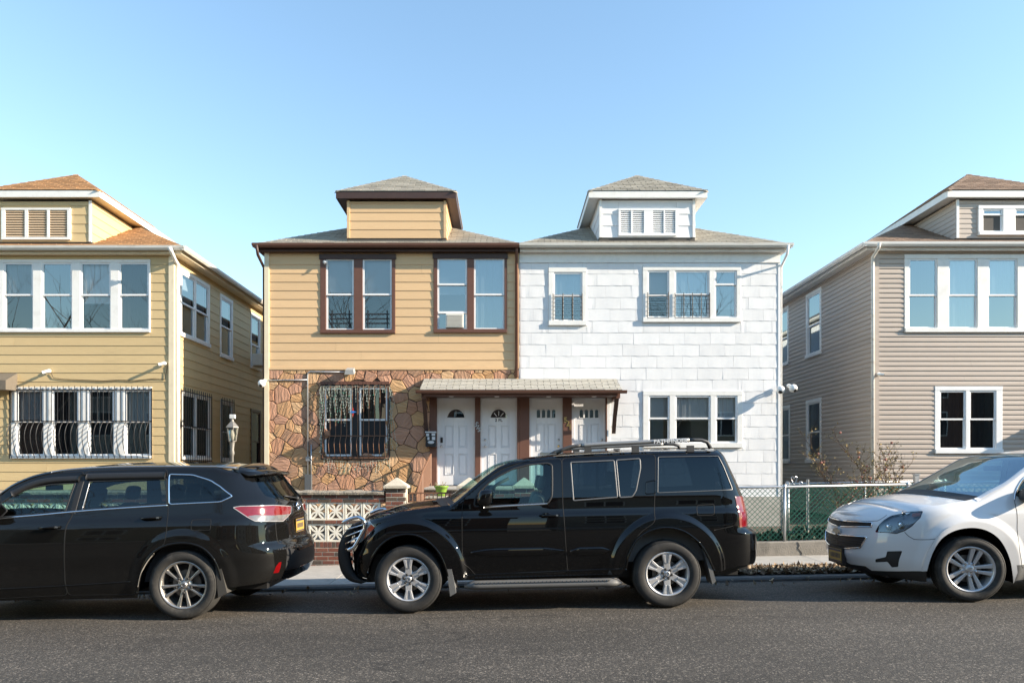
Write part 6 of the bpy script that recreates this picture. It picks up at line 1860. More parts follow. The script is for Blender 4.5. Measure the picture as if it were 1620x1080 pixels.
# headlight innards: lamp bowls, amber marker; brush guard
mk = poly_px(c, [(593.5, 834), (583, 846), (576, 853), (580, 838), (588, 829)], .01)
P = np.array(mk); X = c.S(P[:, 0], P[:, 1]) + c.N(P[:, 0], P[:, 1]) * .007; c.put('side_marker', X, [tuple(range(len(X)))], M_AMB, None, True, None, True)
for s in (-1, 1):
    g = MB()
    yo = s * .80
    loopz = [(-2.13, .70), (-2.05, .725), (-1.93, .93), (-1.92, 1.0), (-1.97, 1.055), (-2.07, 1.045), (-2.17, 1.00)]
    g.tube([(x, yo * (1 if i > 0 else .98), z) for i, (x, z) in enumerate(catmull(loopz, .03))], .021, 8)
    gd_ = c.put('lamp_guard', g.v, g.f, M_CHR)
    g = MB()
    for (xa, za, xb, zb) in ((-2.11, .765, -1.99, .84), (-2.12, .84, -1.955, .915), (-2.13, .915, -1.94, .975)): g.tube([(xa - .03, yo, za), (xb, yo, zb)], .007, 5)
    c.put('guard_bar', g.v, g.f, M_CHR, gd_)
    # broad black upright of the guard, bowed forward
    up_ = catmull([(-2.02, .99), (-2.13, .93), (-2.215, .82), (-2.255, .68), (-2.25, .54), (-2.21, .41), (-2.13, .33), (-2.0, .295)], .04)
    vs, fs = [], []
    for i, (x, z) in enumerate(up_):
        t = i / (len(up_) - 1); wdt = .06 + .03 * math.sin(PI * t)
        for (dx, dy) in ((0, -.5), (.0, .5), (wdt + .03, .5), (wdt + .03, -.5)): vs.append((x + dx, s * .62 + dy * .10, z + dx * .3))
    n = len(up_); fs = [(i * 4 + k, i * 4 + 4 + k, i * 4 + 4 + (k + 1) % 4, i * 4 + (k + 1) % 4) for i in range(n - 1) for k in range(4)] + [(0, 1, 2, 3), (n * 4 - 4, n * 4 - 1, n * 4 - 2, n * 4 - 3)]
    c.put('brush_guard', vs, fs, M_TRIM, None, True)
g = MB()
for z, x in ((.95, -2.11), (.80, -2.23), (.66, -2.26), (.50, -2.25)): g.tube([(x + .02, -.62, z), (x, 0, z), (x + .02, .62, z)], .022, 8)
c.put('guard_crossbar', g.v, g.f, M_TRIM)
mb = MB().box(-2.10, -2.06, -.5, .5, .70, .95); c.put('grille', mb.v, mb.f, M_TRIM, None, False)
# cabin
for (x, y) in ((-.30, -.38), (-.30, .38)): seat(c, x, y, .55, M_INTG)
for y in (-.40, 0, .40): seat(c, .62, y, .58, M_INTG)
steering(c, -.52, -.38, 1.02)
mb = MB().box(-.95, -.62, -.72, .72, .6, .99); c.put('dashboard', mb.v, mb.f, M_INT, None, False)
for q in ((-.7, 2.2, -.78, -.72, .5, 1.0), (-.7, 2.2, .72, .78, .5, 1.0)): mb = MB().box(*q); c.put('door_card', mb.v, mb.f, M_INTG, None, False)
g = MB().tube([(-.60, -.66, 1.28), (-.42, -.66, 1.40), (-.30, -.66, 1.46)], .018, 6); c.put('grab_handle', g.v, g.f, M_INTG)
SUV1 = c

# ------------------------------------------------------------------ dusty black crossover on the left
c = Car('parked_suv', 'dusty black crossover cut by the left edge, chrome window line and rear hatch', -4.875, 7.53, .9625)
c.base = spline([.15, .28, .4, .55, .7, .85, 1.0, 1.07, 1.12, 1.2, 1.4, 1.55, 1.65, 1.75], [.14, .07, .04, .025, .004, .0, .014, .036, .06, .085, .145, .20, .245, .30])
xf = spline([.2, .4, .6, .8, .95, 1.1], [-2.10, -2.22, -2.26, -2.22, -2.12, -1.95])
xr = spline([.2, .34, .42, .52, .66, .74, .80, .9, 1.05, 1.18, 1.25, 1.35, 1.5, 1.6, 1.7], [2.29, 2.40, 2.455, 2.485, 2.48, 2.455, 2.405, 2.39, 2.38, 2.365, 2.335, 2.25, 2.13, 2.05, 1.97])
c.plan(2.5, 2.9, -1.5, 1.66, xf, xr)
W1, W2, WR = (-1.395, .372), (1.395, .372), .374
c.flares = [(W1[0], .40, .45, .60, .02, .10), (W2[0], .40, .45, .60, .02, .10)]
top = set_top(c, [('l', c.smin, .93), ('l', -1.9, 1.0), ('l', -1.45, 1.06), ('l', -1.05, 1.12), ('l', -.80, 1.25), (0, 779), (25, 763), (55, 751), (82, 745), (120, 740.5), (200, 737), (325, 736.5), (375, 738.5), (395, 741), ('l', 2.17, 1.60), ('l', c.smax, 1.575)],
              [(-3, .06), (-1.0, .05), (-.6, .03), (-.2, .04), (.2, .07), (3, .07)])
s_cowl, s_head = -1.02, c.inv(95, 743)[0]
arch_r = catmull(c.pts([(218, 936), (220, 920), (224, 903), (231, 888), (241, 875), (254, 866), (270, 860.5), (287, 858.5), (304, 860), (320, 866), (332, 876), (341, 889), (347, 905), (351, 925)]), .02)
mir_ = [(-1.395 - (p[0] - 1.395) * -1, p[1]) for p in arch_r]
arch_f = [(p[0] - 2.79, p[1]) for p in arch_r]
bot = subdiv([(c.smin, .30), (c.xA - .3, .27), (arch_f[0][0] - .02, .25)], .05) + list(arch_f) + subdiv([(arch_f[-1][0] + .02, .235), (arch_r[0][0] - .02, .235)], .05) + list(arch_r) + subdiv(c.pts([(356, 930), (385, 926), (417, 921), (440, 915), ('l', c.smax - .45, .345), ('l', c.smax, .36)]), .04)
outl = [tuple(p) for p in bot] + [(c.smax, z) for z in np.arange(.40, 1.56, .04)] + [(s, float(c.ztop(s))) for s in np.arange(c.smax, c.smin, -.03)] + [(c.smin, z) for z in np.arange(float(c.ztop(c.smin)), .32, -.04)]
win_f = poly_px(c, [('l', -.62, 1.14), ('l', -.55, 1.22), (0, 796), (25, 780), (52, 771), (80, 766), (119, 763.5), (103, 809), (0, 818)], .02)
win_r = poly_px(c, [(142, 761), (264, 757), (264, 797), (131, 806.5)], .02)
win_q = poly_px(c, [(268, 750), (305, 751), (328, 758), (348, 769), (368, 784.5), (349, 793.5), (268, 797.5)], .03)
tail = poly_px(c, [(368.5, 802.5), (380, 800.5), (432, 799), (460, 800.5), (459.5, 811), (447, 824), (403, 824), (390, 817)], .012)
tail_low = poly_px(c, [(392, 816), (404, 814.5), (432, 815), (457, 812.5), (446.5, 823.3), (403, 823.3)], .01)
rearg = poly_px(c, [(401, 752), (420, 752.5), (440, 753.5), (449, 757), (461, 772), (468, 786), (461, 793.5), (440, 789.5), (421, 784.5), (409, 770)], .03)
rearg = subdiv(rounded([c.inv(401, 752), c.inv(410, 771), c.inv(421, 784.5), (c.inv(440, 789.5)), (c.smax, 1.235), (c.smax, 1.54), (c.smax - .3, 1.55)], .03), .03, True)
plate = None
refl = poly_px(c, [(432, 906), (436, 896), (441, 889), (445, 888), (443, 898), (440.5, 905)], .008)
lowb = subdiv([c.inv(452, 864), c.inv(454, 872), c.inv(453, 888), c.inv(450, 902), (c.smax, .46), (c.smax, .66), (c.smax - .3, .655)], .03, True)
fuel = poly_px(c, [(303, 822), (334, 820.5), (333, 838), (302, 839)], .03)
d1 = poly_px(c, [('l', -1.0, 1.0), ('l', -.9, 1.12), ('l', -.62, 1.26), (0, 781), (30, 765), (60, 754), (90, 748), (134, 745), (115, 812), (104, 832), (101, 880), (101.5, 915), (107, 941), ('l', -.93, .255), ('l', -1.0, .5)], .05)
d2 = poly_px(c, [(135.5, 745), (265.5, 741), (266, 800), (264, 830), (261, 860), (245, 869), (231, 884), (222, 905), (217, 930), (214, 940), (108, 941), (102.5, 915), (102, 880), (105, 832), (116, 812)], .05)
gate = subdiv([c.inv(436, 796), c.inv(436, 826), c.inv(438, 850), c.inv(441, 859), (c.smax, .69), (c.smax, 1.22), c.inv(440, 791)], .03, True)
regs = [dict(name='side_window', id='wf', poly=win_f, mat=G_FRONT, off=-.006), dict(name='side_window', id='wr', poly=win_r, mat=glass('half_tint_glass', (.30, .36, .36), .06, power=.95), off=-.006), dict(name='quarter_window', id='wq', poly=win_q, mat=G_DARK, off=-.004),
        dict(name='tail_light', id='tw', poly=tail_low, mat=mat('smoked_lens', (.16, .155, .15), .15, .2, coat=1.0, noise=.3, nscale=18), off=.006), dict(name='tail_light', id='tl', poly=tail, mat=M_RED, off=.006), dict(name='rear_window', id='rg', poly=rearg, mat=G_DARK, off=-.003), dict(name='reflector', id='rf', poly=refl, mat=M_RED, off=.004),
        dict(name='rear_bumper_insert', id='lb', poly=lowb, mat=M_TRIM, off=-.004), dict(name='fuel_flap', id='ff', poly=fuel, mat=P_BLKD), dict(name='front_door', id='d1', poly=d1, mat=P_BLKD), dict(name='rear_door', id='d2', poly=d2, mat=P_BLKD), dict(name='tailgate', id='tg', poly=gate, mat=P_BLKD)]
pp = c.skin(outl, regs, P_BLKD)
finish_top(c, top, (s_cowl, s_head), P_BLKD, (.06, -.12), (.02, -.12), .05, G_FRONT)
for pl in (d1, d2, fuel): c.ribbon('panel_gap', pl, .007, .0012, M_GAP, None, True, True)
c.ribbon('panel_gap', gate, .008, .0012, M_GAP, None, True, True)
for pl in (win_f, win_r): c.ribbon('window_trim', pl, .018, .004, M_TRIM, None, True, True)
belt = catmull(c.pts([('l', -.70, 1.12), (0, 819.5), (60, 814.5), (130, 808), (200, 803), (266, 799)]), .04)
c.ribbon('chrome_trim', belt, .018, .008, M_CHR)
c.ribbon('chrome_trim', subdiv(win_q, .03, True), .016, .008, M_CHR, None, True, True)
c.ribbon('pillar_trim', catmull(c.pts([(132, 750), (120, 790), (114, 812)]), .04), .07, .002, M_TRIM)
c.ribbon('pillar_strip', catmull(c.pts([(142.5, 761), (136, 785), (130, 806)]), .04), .008, .006, M_SATIN)
c.ribbon('rain_visor', catmull(c.pts([(138, 754.5), (200, 753), (262, 752)]), .04), .075, .028, M_TRIM)
c.ribbon('rain_visor', catmull(c.pts([(20, 781), (50, 767), (80, 760), (126, 757.5)]), .04), .065, .028, M_TRIM)
c.ribbon('roof_moulding', catmull(c.pts([(82, 747), (120, 742), (200, 738.5), (325, 738), (375, 740)]), .05), .024, .012, M_SATIN)
c.ribbon('lamp_frame', tail, .011, .007, M_CLEAR, None, True, True)
c.ribbon('sill_crease', catmull(c.pts([(0, 931), (100, 926), (207, 919.5)]), .05), .010, .006, P_BLKD)
for a in (arch_f, arch_r): c.ribbon('arch_lip', a, .022, .012, P_BLKD)
c.ribbon('arch_scuff', catmull(c.pts([(219, 927), (224, 905), (233, 888), (244, 875)]), .03), .010, .013, mat('scuffed_edge', (.30, .27, .23), .7), None, False)
c.well(arch_f, .42, M_WELL); c.well(arch_r, .42, M_WELL)
for wp in (W1, W2):
    for near in (True, False): wheel(c, wp[0], WR + .002, WR, .252, .245, 'ten', near, 0, M_TYRED, M_RIMD, .97)
underbody(c, -2.0, 2.2, .27, .60, None, .64)
mb = MB().box(1.9, 2.24, -.56, .56, .37, .55); c.put('bumper_core', mb.v, mb.f, M_TRIM, None, False)
P = c.pts([(339, 887), (347, 888), (362, 936), (349, 943)]); P = np.array([c.S(*[np.array(v) for v in q]) for q in P]); P[:, 1] = -.955; Q = P + np.array([.012, .26, 0])
vs = np.concatenate([P, Q]); c.put('mud_flap', vs, [(0, 3, 2, 1), (4, 5, 6, 7), (0, 1, 5, 4), (1, 2, 6, 5), (2, 3, 7, 6), (3, 0, 4, 7)], mat('dusty_flap', (.05, .046, .04), .8), None, False, None, True)
# number plate with its lettering, badge, small letters
sp_, zp_ = c.inv(472.5, 829.5)
def on(s, z, off=.0): return c.S(np.array(s), np.array(z)) + c.N(np.array([s]), np.array([z]))[0] * off
n_ = c.N(np.array([sp_]), np.array([zp_]))[0]
pc_ = np.array([float(c.xr(zp_)) + .008, 0, zp_])
vs = [(pc_[0] + dx, y, pc_[2] + z) for dx in (0, .006) for (y, z) in ((-.155, -.078), (.155, -.078), (.155, .078), (-.155, .078))]
o = c.put('number_plate', vs, [(4, 5, 6, 7), (0, 3, 2, 1), (0, 1, 5, 4), (1, 2, 6, 5), (2, 3, 7, 6), (3, 0, 4, 7)], M_PLATE, None, False)
mb = MB().box(pc_[0] + .0062, pc_[0] + .008, -.15, .15, pc_[2] + .05, pc_[2] + .074).box(pc_[0] + .0062, pc_[0] + .008, -.15, .15, pc_[2] - .074, pc_[2] - .06); c.put('plate_band', mb.v, mb.f, mat('plate_navy', (.03, .035, .07), .5), o, False)
for i in range(7): mb = MB().box(pc_[0] + .0064, pc_[0] + .0078, -.12 + .035 * i, -.10 + .035 * i, pc_[2] - .03, pc_[2] + .025); c.put('plate_mark', mb.v, mb.f, MATS['plate_navy'], o, False)
g = MB()
bc = np.array([float(c.xr(1.17)) + .012, 0, 1.165])
for (a, b, dz) in ((.075, .05, 0), (.028, .05, 0), (.052, .02, .025)):
    g.tube([(bc[0], bc[1] + a * math.cos(t_ * PI / 10), bc[2] + dz + b * math.sin(t_ * PI / 10)) for t_ in range(20)], .007, 5, True)
c.put('badge', g.v, g.f, M_CHR)
mb = MB()
s0, z0 = c.inv(449, 860.5)
for i in range(9): p = c.S(np.array(s0 - .12 + i * .035), np.array(.715)); mb.box(p[0] - .002, p[0] + .006, p[1] - .011, p[1] + .011, .707, .723)
c.put('model_lettering', mb.v, mb.f, M_CHR, None, False)
# roof spoiler
vs, fs = [], []; K = 16
for i in range(K + 1):
    v = -1 + 2 * i / K; y = .66 * v; e = 1 - v * v
    xe = 2.02 + .17 * (e ** .5); zt_ = 1.615 + .03 * e
    vs += [(1.84, y, zt_ + .012), (xe, y, zt_ - .055), (xe + .004, y, zt_ - .078), (1.90, y, zt_ - .07)]
fs = [(i * 4 + k, i * 4 + (k + 1) % 4, i * 4 + 4 + (k + 1) % 4, i * 4 + 4 + k) for i in range(K) for k in range(4)] + [(0, 3, 2, 1), (K * 4, K * 4 + 1, K * 4 + 2, K * 4 + 3)]
c.put('spoiler', vs, fs, P_BLKD)
mb = MB().tube([(2.36, .02, 1.26), (2.29, -.25, 1.30)], .010, 5).ball((2.36, .03, 1.255), .03, 6); c.put('rear_wiper', mb.v, mb.f, M_TRIM)
for (px, py, L) in ((78, 834, .24), (238, 819, .24)):
    p = S1(px, py); mb = MB().tube([(p[0] - L / 2, p[1] + .01, p[2] - .006), (p[0] - L / 4, p[1] - .03, p[2]), (p[0] + L / 4, p[1] - .032, p[2] + .004), (p[0] + L / 2, p[1] + .004, p[2] + .006)], [.013, .018, .018, .015], 8, False, .8); c.put('door_handle', mb.v, mb.f, P_BLKD, None, True, None, True)
    mb = MB().box(p[0] + L / 2 - .07, p[0] + L / 2 - .01, p[1] - .036, p[1] - .03, p[2] - .004, p[2] + .014); c.put('handle_lock', mb.v, mb.f, M_CHR, None, False, None, True)
mirror(c, -8, 803, (.10, .11, .075), P_BLKD)
hl_ = c.pts([('l', c.xA - .30, .82), ('l', c.xA - .30, .95), ('l', c.xA - .75, .86), ('l', c.xA - .75, .76)]); P = np.array(subdiv(rounded(hl_, .03), .04, True)); X = c.S(P[:, 0], P[:, 1]) + c.N(P[:, 0], P[:, 1]) * .004
c.put('headlight', X, [tuple(range(len(X)))], M_CLEAR, None, True, None, True)
mb = MB().box(-2.27, -2.22, -.55, .55, .42, .78); c.put('grille', mb.v, mb.f, M_TRIM, None, False)
for (x, y) in ((-.22, -.38), (-.22, .38)): seat(c, x, y, .52, M_INT)
for y in (-.42, 0, .42): seat(c, .72, y, .54, M_INT)
for y in (-.35, .35): seat(c, 1.45, y, .56, M_INT)
steering(c, -.50, -.38, 1.0)
mb = MB().box(-1.0, -.62, -.72, .72, .55, 1.0); c.put('dashboard', mb.v, mb.f, M_INT, None, False)
for q in ((-.7, 1.9, -.82, -.76, .4, .98), (-.7, 1.9, .76, .82, .4, .98)): mb = MB().box(*q); c.put('door_card', mb.v, mb.f, M_INT, None, False)
mb = MB().box(-.62, -.56, -.12, .12, 1.42, 1.48); c.put('rear_view_mirror', mb.v, mb.f, M_TRIM, None, False)

# ------------------------------------------------------------------ white crossover on the right
c = Car('parked_suv', 'white crossover cut by the right edge with split grille and clear headlight', 6.56, 7.60, .92)
c.base = spline([.15, .28, .4, .55, .7, .85, .97, 1.04, 1.12, 1.3, 1.5, 1.62, 1.72], [.10, .05, .025, .010, .0, .008, .026, .055, .085, .135, .20, .25, .30])
xf = spline([.2, .30, .38, .48, .60, .70, .80, .88, .94, 1.0, 1.1], [-2.28, -2.40, -2.45, -2.48, -2.475, -2.46, -2.435, -2.40, -2.34, -2.25, -2.05])
xr = spline([.2, .4, .6, .8, 1.0, 1.2, 1.4, 1.6, 1.7], [2.05, 2.22, 2.28, 2.24, 2.22, 2.16, 2.02, 1.85, 1.75])
c.plan(2.35, 3.0, -1.62, 1.6, xf, xr)
W1, W2, WR = (-1.43, .355), (1.427, .355), .358
c.flares = [(W1[0], .38, .45, .62, .03, .12), (W2[0], .38, .45, .62, .03, .12)]
top = set_top(c, [('l', c.smin, .915), ('l', c.smin + .45, .925), ('l', c.smin + .85, .95), (1432, 807.5), (1460, 803), (1500, 797), (1541, 790), (1568, 776), (1591, 763.5), (1620, 742), ('l', -.45, 1.585), ('l', -.2, 1.62), ('l', .5, 1.645), ('l', 1.3, 1.62), ('l', 1.75, 1.585), ('l', c.smax, 1.56)],
              [(-3, .05), (-1.8, .06), (-1.2, .06), (-.95, .03), (-.5, .04), (-.2, .08), (3, .08)])
s_cowl, s_head = c.inv(1545, 788)[0], -.32
arch_f = catmull(c.pts([(1466, 905), (1470, 888), (1477, 870), (1488, 853), (1503, 842), (1521, 836), (1541, 834.5), (1560, 838.5), (1577, 849), (1589, 865), (1597, 884), (1601, 905), (1602.5, 922)]), .02)
arch_r = [(p[0] + 2.857, p[1]) for p in arch_f]
bot = subdiv([(c.smin, .28), (c.smin + .5, .25), (c.xA - .3, .215), (arch_f[0][0] - .03, .215)] , .05) + list(arch_f) + subdiv([(arch_f[-1][0] + .03, .225), (arch_r[0][0] - .03, .245)], .05) + list(arch_r) + subdiv([(arch_r[-1][0] + .04, .26), (c.smax, .34)], .05)
outl = [tuple(p) for p in bot] + [(c.smax, z) for z in np.arange(.40, 1.54, .04)] + [(s, float(c.ztop(s))) for s in np.arange(c.smax, c.smin, -.03)] + [(c.smin, z) for z in np.arange(float(c.ztop(c.smin)), .30, -.04)]
def toc(P, z0, z1, s1, e=.0): return subdiv([(c.smin, z0)] + P + [(c.smin, z1)], .03, True)
headl = poly_px(c, [(1385, 841), (1391, 830), (1400, 821.5), (1410, 815.5), (1436, 809.5), (1459.5, 808), (1456, 818), (1442, 832), (1431, 839), (1418, 843.5), (1403, 841.5)], .012)
gr1 = toc([c.inv(1379, 833), c.inv(1380, 826)], .775, .845, 0)
gr2 = toc([c.inv(1362, 865.5), c.inv(1371.5, 849)], .50, .675, 0)
fog = poly_px(c, [(1385, 889), (1385, 884), (1401.5, 880.5), (1403.5, 871.5), (1427.5, 871), (1421, 896), (1411, 897), (1404, 888)], .012)
lowv = subdiv([(c.smin, .26), (c.smin + .3, .24)] + [c.inv(1465, 930), c.inv(1465, 904), c.inv(1379, 902), c.inv(1369, 895), c.inv(1346, 892)] + [(c.smin, .40)], .03, True)
lowv = subdiv([(c.smin, .20), (arch_f[0][0] + .1, .15), (arch_f[0][0] + .06, .355), c.inv(1379, 902), c.inv(1369, 895), c.inv(1346, 892), (c.smin, .40)], .03, True)
arch_o = c.pts([(1458, 903), (1463, 883), (1471, 866), (1483, 848), (1500, 834), (1520, 827.5), (1541, 825.5), (1563, 830.5), (1583, 843.5), (1597, 862), (1606, 886), (1609, 905)])
clad = [tuple(p) for p in arch_f] + [tuple(p) for p in reversed(catmull(arch_o, .025))]
sill = subdiv([(arch_f[-1][0] - .05, .15), (arch_f[-1][0] - .05, .40), (arch_r[0][0], .43), (arch_r[0][0], .15)], .04, True)
win_f = poly_px(c, [(1606, 783), (1612, 768), (1620, 757.5), ('l', -.55, 1.42), ('l', -.3, 1.53), ('l', .1, 1.55), ('l', .12, 1.10), (1620, 785)], .03)
win_r = subdiv(rounded([(.17, 1.10), (.17, 1.55), (.85, 1.53), (.95, 1.12)], .04), .03, True); win_q = subdiv(rounded([(1.05, 1.14), (1.02, 1.50), (1.45, 1.44), (1.6, 1.2)], .05), .03, True)
d1 = poly_px(c, [(1605, 792), (1609, 836), (1613, 870), (1617, 900), ('l', -.80, .42), ('l', .12, .42), ('l', .14, 1.58), ('l', -.3, 1.565), ('l', -.60, 1.43), (1616, 757), (1606, 775)], .04)
d2 = subdiv(rounded([(.15, .42), (.95, .44), (1.02, .8), (1.12, 1.0), (1.0, 1.56), (.16, 1.58)], .05), .03, True)
regs = [dict(name='headlight', id='hl', poly=headl, mat=G_LAMP, off=.002), dict(name='grille', id='g1', poly=gr1, mat=M_TRIM, off=-.012), dict(name='grille', id='g2', poly=gr2, mat=M_TRIM, off=-.012), dict(name='fog_lamp_pocket', id='fg', poly=fog, mat=M_TRIM, off=-.010),
        dict(name='lower_valance', id='lv', poly=lowv, mat=M_TRIM, off=-.006), dict(name='arch_cladding', id='ac', poly=clad, mat=P_WHT, off=.008), dict(name='sill_trim', id='st', poly=sill, mat=M_GREYP), dict(name='side_window', id='wf', poly=win_f, mat=G_FRONT, off=-.006),
        dict(name='side_window', id='wr', poly=win_r, mat=G_DARK, off=-.006), dict(name='quarter_window', id='wq', poly=win_q, mat=G_DARK, off=-.006), dict(name='front_door', id='d1', poly=d1, mat=P_WHT), dict(name='rear_door', id='d2', poly=d2, mat=P_WHT)]
pp = c.skin(outl, regs, P_WHT, .032)
finish_top(c, top, (s_cowl, s_head), P_WHT, (.055, -.16), (.02, -.16), .05, G_FRONT)
for pl in (d1, d2): c.ribbon('panel_gap', pl, .007, .0012, M_GAP, None, True, True)
c.ribbon('panel_gap', headl, .008, .0015, M_GAP, None, True, True)
c.ribbon('panel_gap', catmull(c.pts([(1431, 841), (1438, 848), (1446, 852.5), (1470, 853), (1484, 851)]), .03), .006, .0012, M_GAP)
c.ribbon('panel_gap', catmull(c.pts([(1340, 822.5), (1380, 824), (1392, 821.5), (1403, 814)]), .03), .006, .0012, M_GAP)
for pl in (win_f, win_r, win_q): c.ribbon('window_trim', pl, .018, .004, M_TRIM, None, True, True)
c.ribbon('chrome_trim', catmull(c.pts([(1604.5, 790), (1607, 776), (1613, 764), (1620, 755), ('l', -.6, 1.42), ('l', -.3, 1.545)]), .03), .014, .007, M_CHR)
for gpl in (gr1, gr2):
    q = [p for p in gpl if p[0] > c.smin + .004]
    c.ribbon('grille_surround', catmull(q, .05), .014, .010, M_CHR)
# grille slats
for z in (.79, .81, .83, .52, .55, .58, .61, .64):
    s_end = (c.inv(1379, 829)[0] if z > .7 else c.inv(1366, 857)[0]) - .03
    c.ribbon('grille_slat', [(s, z) for s in np.linspace(c.smin, s_end, 14)], .008, .006, M_TRIM, None, True, False, False, -.012)
# emblem: a bow-tie bar
e = [(-.095, -.020), (-.045, -.020), (-.045, -.036), (.035, -.036), (.045, -.020), (.095, -.020), (.085, .020), (.045, .020), (.045, .036), (-.035, .036), (-.045, .020), (-.085, .020)]
xe = float(c.xf(.725)); vs = [(xe - .014 - k, y, .727 + z) for k in (0, .010) for y, z in e]; n = len(e)
c.put('emblem', vs, [tuple(reversed(range(n, 2 * n))), tuple(range(n))] + [(i, (i + 1) % n, n + (i + 1) % n, n + i) for i in range(n)], M_SATIN, None, False)
# plate
zp = .435; xp = float(c.xf(zp)) - .03
vs = [(xp + dx, y, zp + z) for dx in (0, .02) for (y, z) in ((-.155, -.078), (.155, -.078), (.155, .078), (-.155, .078))]
mb = MB().box(xp + .004, xp + .05, -.18, .18, zp - .10, zp + .10); c.put('plate_bracket', mb.v, mb.f, M_TRIM, None, False)
o = c.put('number_plate', vs, [(0, 1, 2, 3), (7, 6, 5, 4), (0, 4, 5, 1), (1, 5, 6, 2), (2, 6, 7, 3), (3, 7, 4, 0)], M_PLATE, None, False)
for i in range(7): mb = MB().box(xp - .002, xp - .0008, -.12 + .035 * i, -.10 + .035 * i, zp - .03, zp + .025); c.put('plate_mark', mb.v, mb.f, MATS['plate_navy'], o, False)
mb = MB().box(xp - .003, xp - .001, -.15, .15, zp + .05, zp + .074).box(xp - .003, xp - .001, -.15, .15, zp - .074, zp - .06); c.put('plate_band', mb.v, mb.f, MATS['plate_navy'], o, False)
# headlight innards: dark bowl, two reflectors, amber marker
P = np.array(headl); X = c.S(P[:, 0], P[:, 1]) - c.N(P[:, 0], P[:, 1]) * .03; c.put('lamp_bowl', X, [tuple(range(len(X)))], mat('lamp_inner', (.16, .165, .17), .25, .7), None, True, None, True)
for (px, py, r_) in ((1404, 832, .042), (1424, 829, .042)):
    s0, z0 = c.inv(px, py); p = c.S(np.array(s0), np.array(z0)); nn = c.N(np.array([s0]), np.array([z0]))[0]
    mb = MB().ball(tuple(p - nn * .03), r_, 10, (.8, .8, 1)); c.put('lamp_reflector', mb.v, mb.f, M_CHR, None, True, None, True)
am = poly_px(c, [(1443, 811), (1457, 809.5), (1455, 816), (1442, 817)], .006); P = np.array(am); X = c.S(P[:, 0], P[:, 1]) + c.N(P[:, 0], P[:, 1]) * -.003; c.put('side_marker', X, [tuple(range(len(X)))], M_AMB, None, True, None, True)
c.well(arch_f, .42, M_WELL); c.well(arch_r, .42, M_WELL)
for wp in (W1, W2):
    for near in (True, False): wheel(c, wp[0], WR + .002, WR, .242, .235, 'star', near, -.16 if wp is W1 else 0, M_TYRED, M_RIM, .925)
underbody(c, -2.2, 2.1, .24, .58, None, .60)
mirror(c, 1621, 781, (.10, .12, .075), M_TRIM)
for (x, y) in ((-.02, -.37), (-.02, .37)): seat(c, x, y, .55, M_INT)
for y in (-.40, 0, .40): seat(c, .85, y, .56, M_INT)
steering(c, -.40, -.37, 1.02)
mb = MB().box(-1.05, -.50, -.70, .70, .55, 1.0); c.put('dashboard', mb.v, mb.f, M_INT, None, False)
for q in ((-.75, 1.7, -.78, -.72, .35, .99), (-.75, 1.7, .72, .78, .35, .99)): mb = MB().box(*q); c.put('door_card', mb.v, mb.f, M_INT, None, False)
mb = MB().box(-.58, -.53, -.12, .12, 1.42, 1.48); c.put('rear_view_mirror', mb.v, mb.f, M_TRIM, None, False)
# ================================================================== across the street (seen only mirrored in glass and paint)
M_OPP = [mat('opposite_brick', (.20, .10, .07), .9, noise=.1, nscale=3), mat('opposite_siding', (.36, .34, .30), .8, noise=.08), mat('opposite_tan', (.32, .25, .17), .8, noise=.08)]
strip('sidewalk', [-10.5, -7.5], [.05, .05], -60, 60, 20, M_CONC)
rop = random.Random(4)
xs = [-40, -29.5, -19, -8.5, 2.2, 12.7, 23.2, 33.7]
LBL = ['far left end', 'second from the left', 'third from the left', 'left of the gap', 'right of the gap', 'third from the right', 'second from the right', 'far right end']
for i, xo in enumerate(xs):
    wd_ = 8.6 if i != 7 else 14; yo = -14.0; h = rop.uniform(9.8, 10.5); m = M_OPP[i % 3]  # unseen houses, made tall to hold back low sky light
    t = thing('opposite_house', 'three storey house across the street behind the viewer, ' + LBL[i], 'house', (xo + wd_ / 2, yo, 0), 'houses across the street')
    MB().box(xo, xo + wd_, yo - 9, yo, -.6, h).build('wall', m, t)
    a, b, c, d, zt = xo - .4, xo + wd_ + .4, yo - 9.4, yo + .4, h + 1.7
    MB().add([(a, d, h), (b, d, h), (b, c, h), (a, c, h), (xo + wd_ / 2, yo - 3.5, zt), (xo + wd_ / 2, yo - 6, zt)], [(0, 4, 1), (1, 4, 5, 2), (2, 5, 3), (3, 5, 4, 0), (0, 1, 2, 3)]).build('roof', M_RBRN, t)
    wb = Wall('back', yo)
    for (u, z0) in ((1.2, .9), (5.2, .9), (1.2, 3.8), (5.2, 3.8), (1.2, 6.4), (5.2, 6.4)):
        f = MB(wb).box(xo + u - .08, xo + u + 1.68, .0, .05, z0 - .08, z0 + 1.58).build('window', M_WHT, t)
        MB(wb).box(xo + u, xo + u + .76, .051, .058, z0, z0 + 1.5).box(xo + u + .84, xo + u + 1.6, .051, .058, z0, z0 + 1.5).build('pane', M_DARK, f)
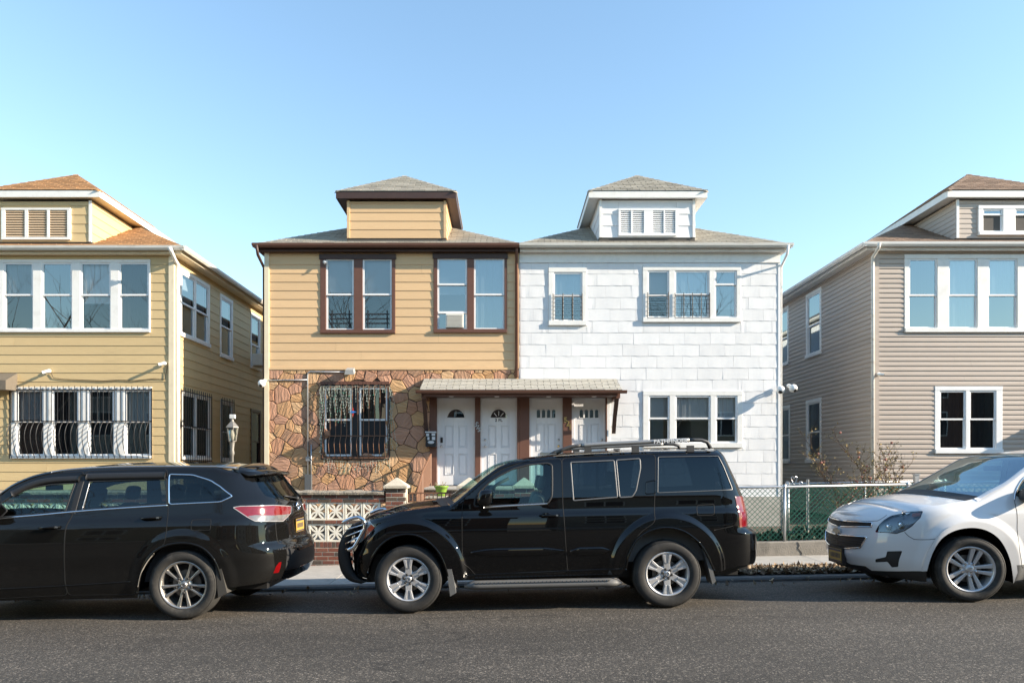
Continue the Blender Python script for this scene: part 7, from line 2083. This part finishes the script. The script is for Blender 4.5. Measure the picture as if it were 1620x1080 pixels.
for xo, m, lb in ((-22.6, M_VIN, 'pale two storey house beyond the left edge of the view'), (17.4, M_CRM, 'cream two storey house beyond the right edge of the view')):
    t = thing('detached_house', lb, 'house', (xo + 3.1, YF, 0))
    MB().box(xo, xo + 6.2, YF, YF + 12, -.5, 6.7).build('wall', m, t)
    a, b, c_, d = xo - .3, xo + 6.5, YF + 12.3, YF - .3
    MB().add([(a, d, 6.7), (b, d, 6.7), (b, c_, 6.7), (a, c_, 6.7), (xo + 3.1, YF + 3, 8.6), (xo + 3.1, YF + 9, 8.6)], [(0, 1, 4), (1, 2, 5, 4), (2, 3, 5), (3, 0, 4, 5), (3, 2, 1, 0)]).build('roof', M_RGRY, t)
    for (u, z0) in ((.8, 1.7), (3.6, 1.7), (.8, 4.6), (3.6, 4.6)): window(t, W_F, (xo + u, xo + u + 1.8, z0, z0 + 1.6), [(xo + u + .08, xo + u + .87), (xo + u + .93, xo + u + 1.72)], z0 + .8, M_WHT, M_WVIN, G_WIN, None, cw=.08, proud=.03, flat=True)
M_BARK = mat('bark', (.10, .08, .065), .9)
def bare_tree(x, y, h, label, seed):
    r_ = random.Random(seed); t = thing('bare_tree', label, 'tree', (x, y, 0), 'bare street trees across the road')
    tr, br = MB(), MB()
    def go(p, d, L, r, lvl):
        pts = [p]
        for i in range(5):
            d = (d + Vector((r_.uniform(-.15, .15), r_.uniform(-.15, .15), .04))).normalized(); pts.append(pts[-1] + d * L / 5)
        (tr if lvl == 0 else br).tube(pts, [r * (1 - .5 * i / 5) for i in range(6)], 6 if lvl < 2 else 3)
        if lvl < 4:
            for k in range(3 if lvl else 5):
                a = r_.uniform(0, 6.28); q = pts[r_.choice((3, 4, 5))]
                go(q, (d * .7 + Vector((math.cos(a), math.sin(a), .3)) * .7).normalized(), L * r_.uniform(.5, .75), r * .5, lvl + 1)
    go(Vector((x, y, -.1)), Vector((0, 0, 1)), h * .45, .16, 0)
    tr.build('trunk', M_BARK, t); br.build('crown', M_BARK, t)
bare_tree(-20.5, -9.0, 16.0, 'bare street tree across the road, far to the left', 3)
bare_tree(-27.0, -9.5, 15.5, 'bare street tree across the road, leftmost of the row', 8)
bare_tree(-8.0, -9.0, 14.5, 'bare street tree across the road, left of the viewer', 12)
bare_tree(9.5, -9.0, 14.0, 'bare street tree across the road, right of the viewer', 5)
sp = thing('street_lamp', 'tall street lamp across the road with curved arm', 'street lamp', (16.5, -8.5, 0))
MB().tube([(16.5, -8.5, 0), (16.5, -8.5, 6.5), (16.2, -8.3, 7.3), (15.2, -7.8, 7.9), (14.3, -7.4, 8.0)], [.09, .06, .05, .045, .045], 8).build('post', M_SILV, sp)
MB().ball((13.9, -7.2, 7.98), .3, 8, (1, .5, .28)).build('lamp_head', M_SILV, sp, smooth=True)
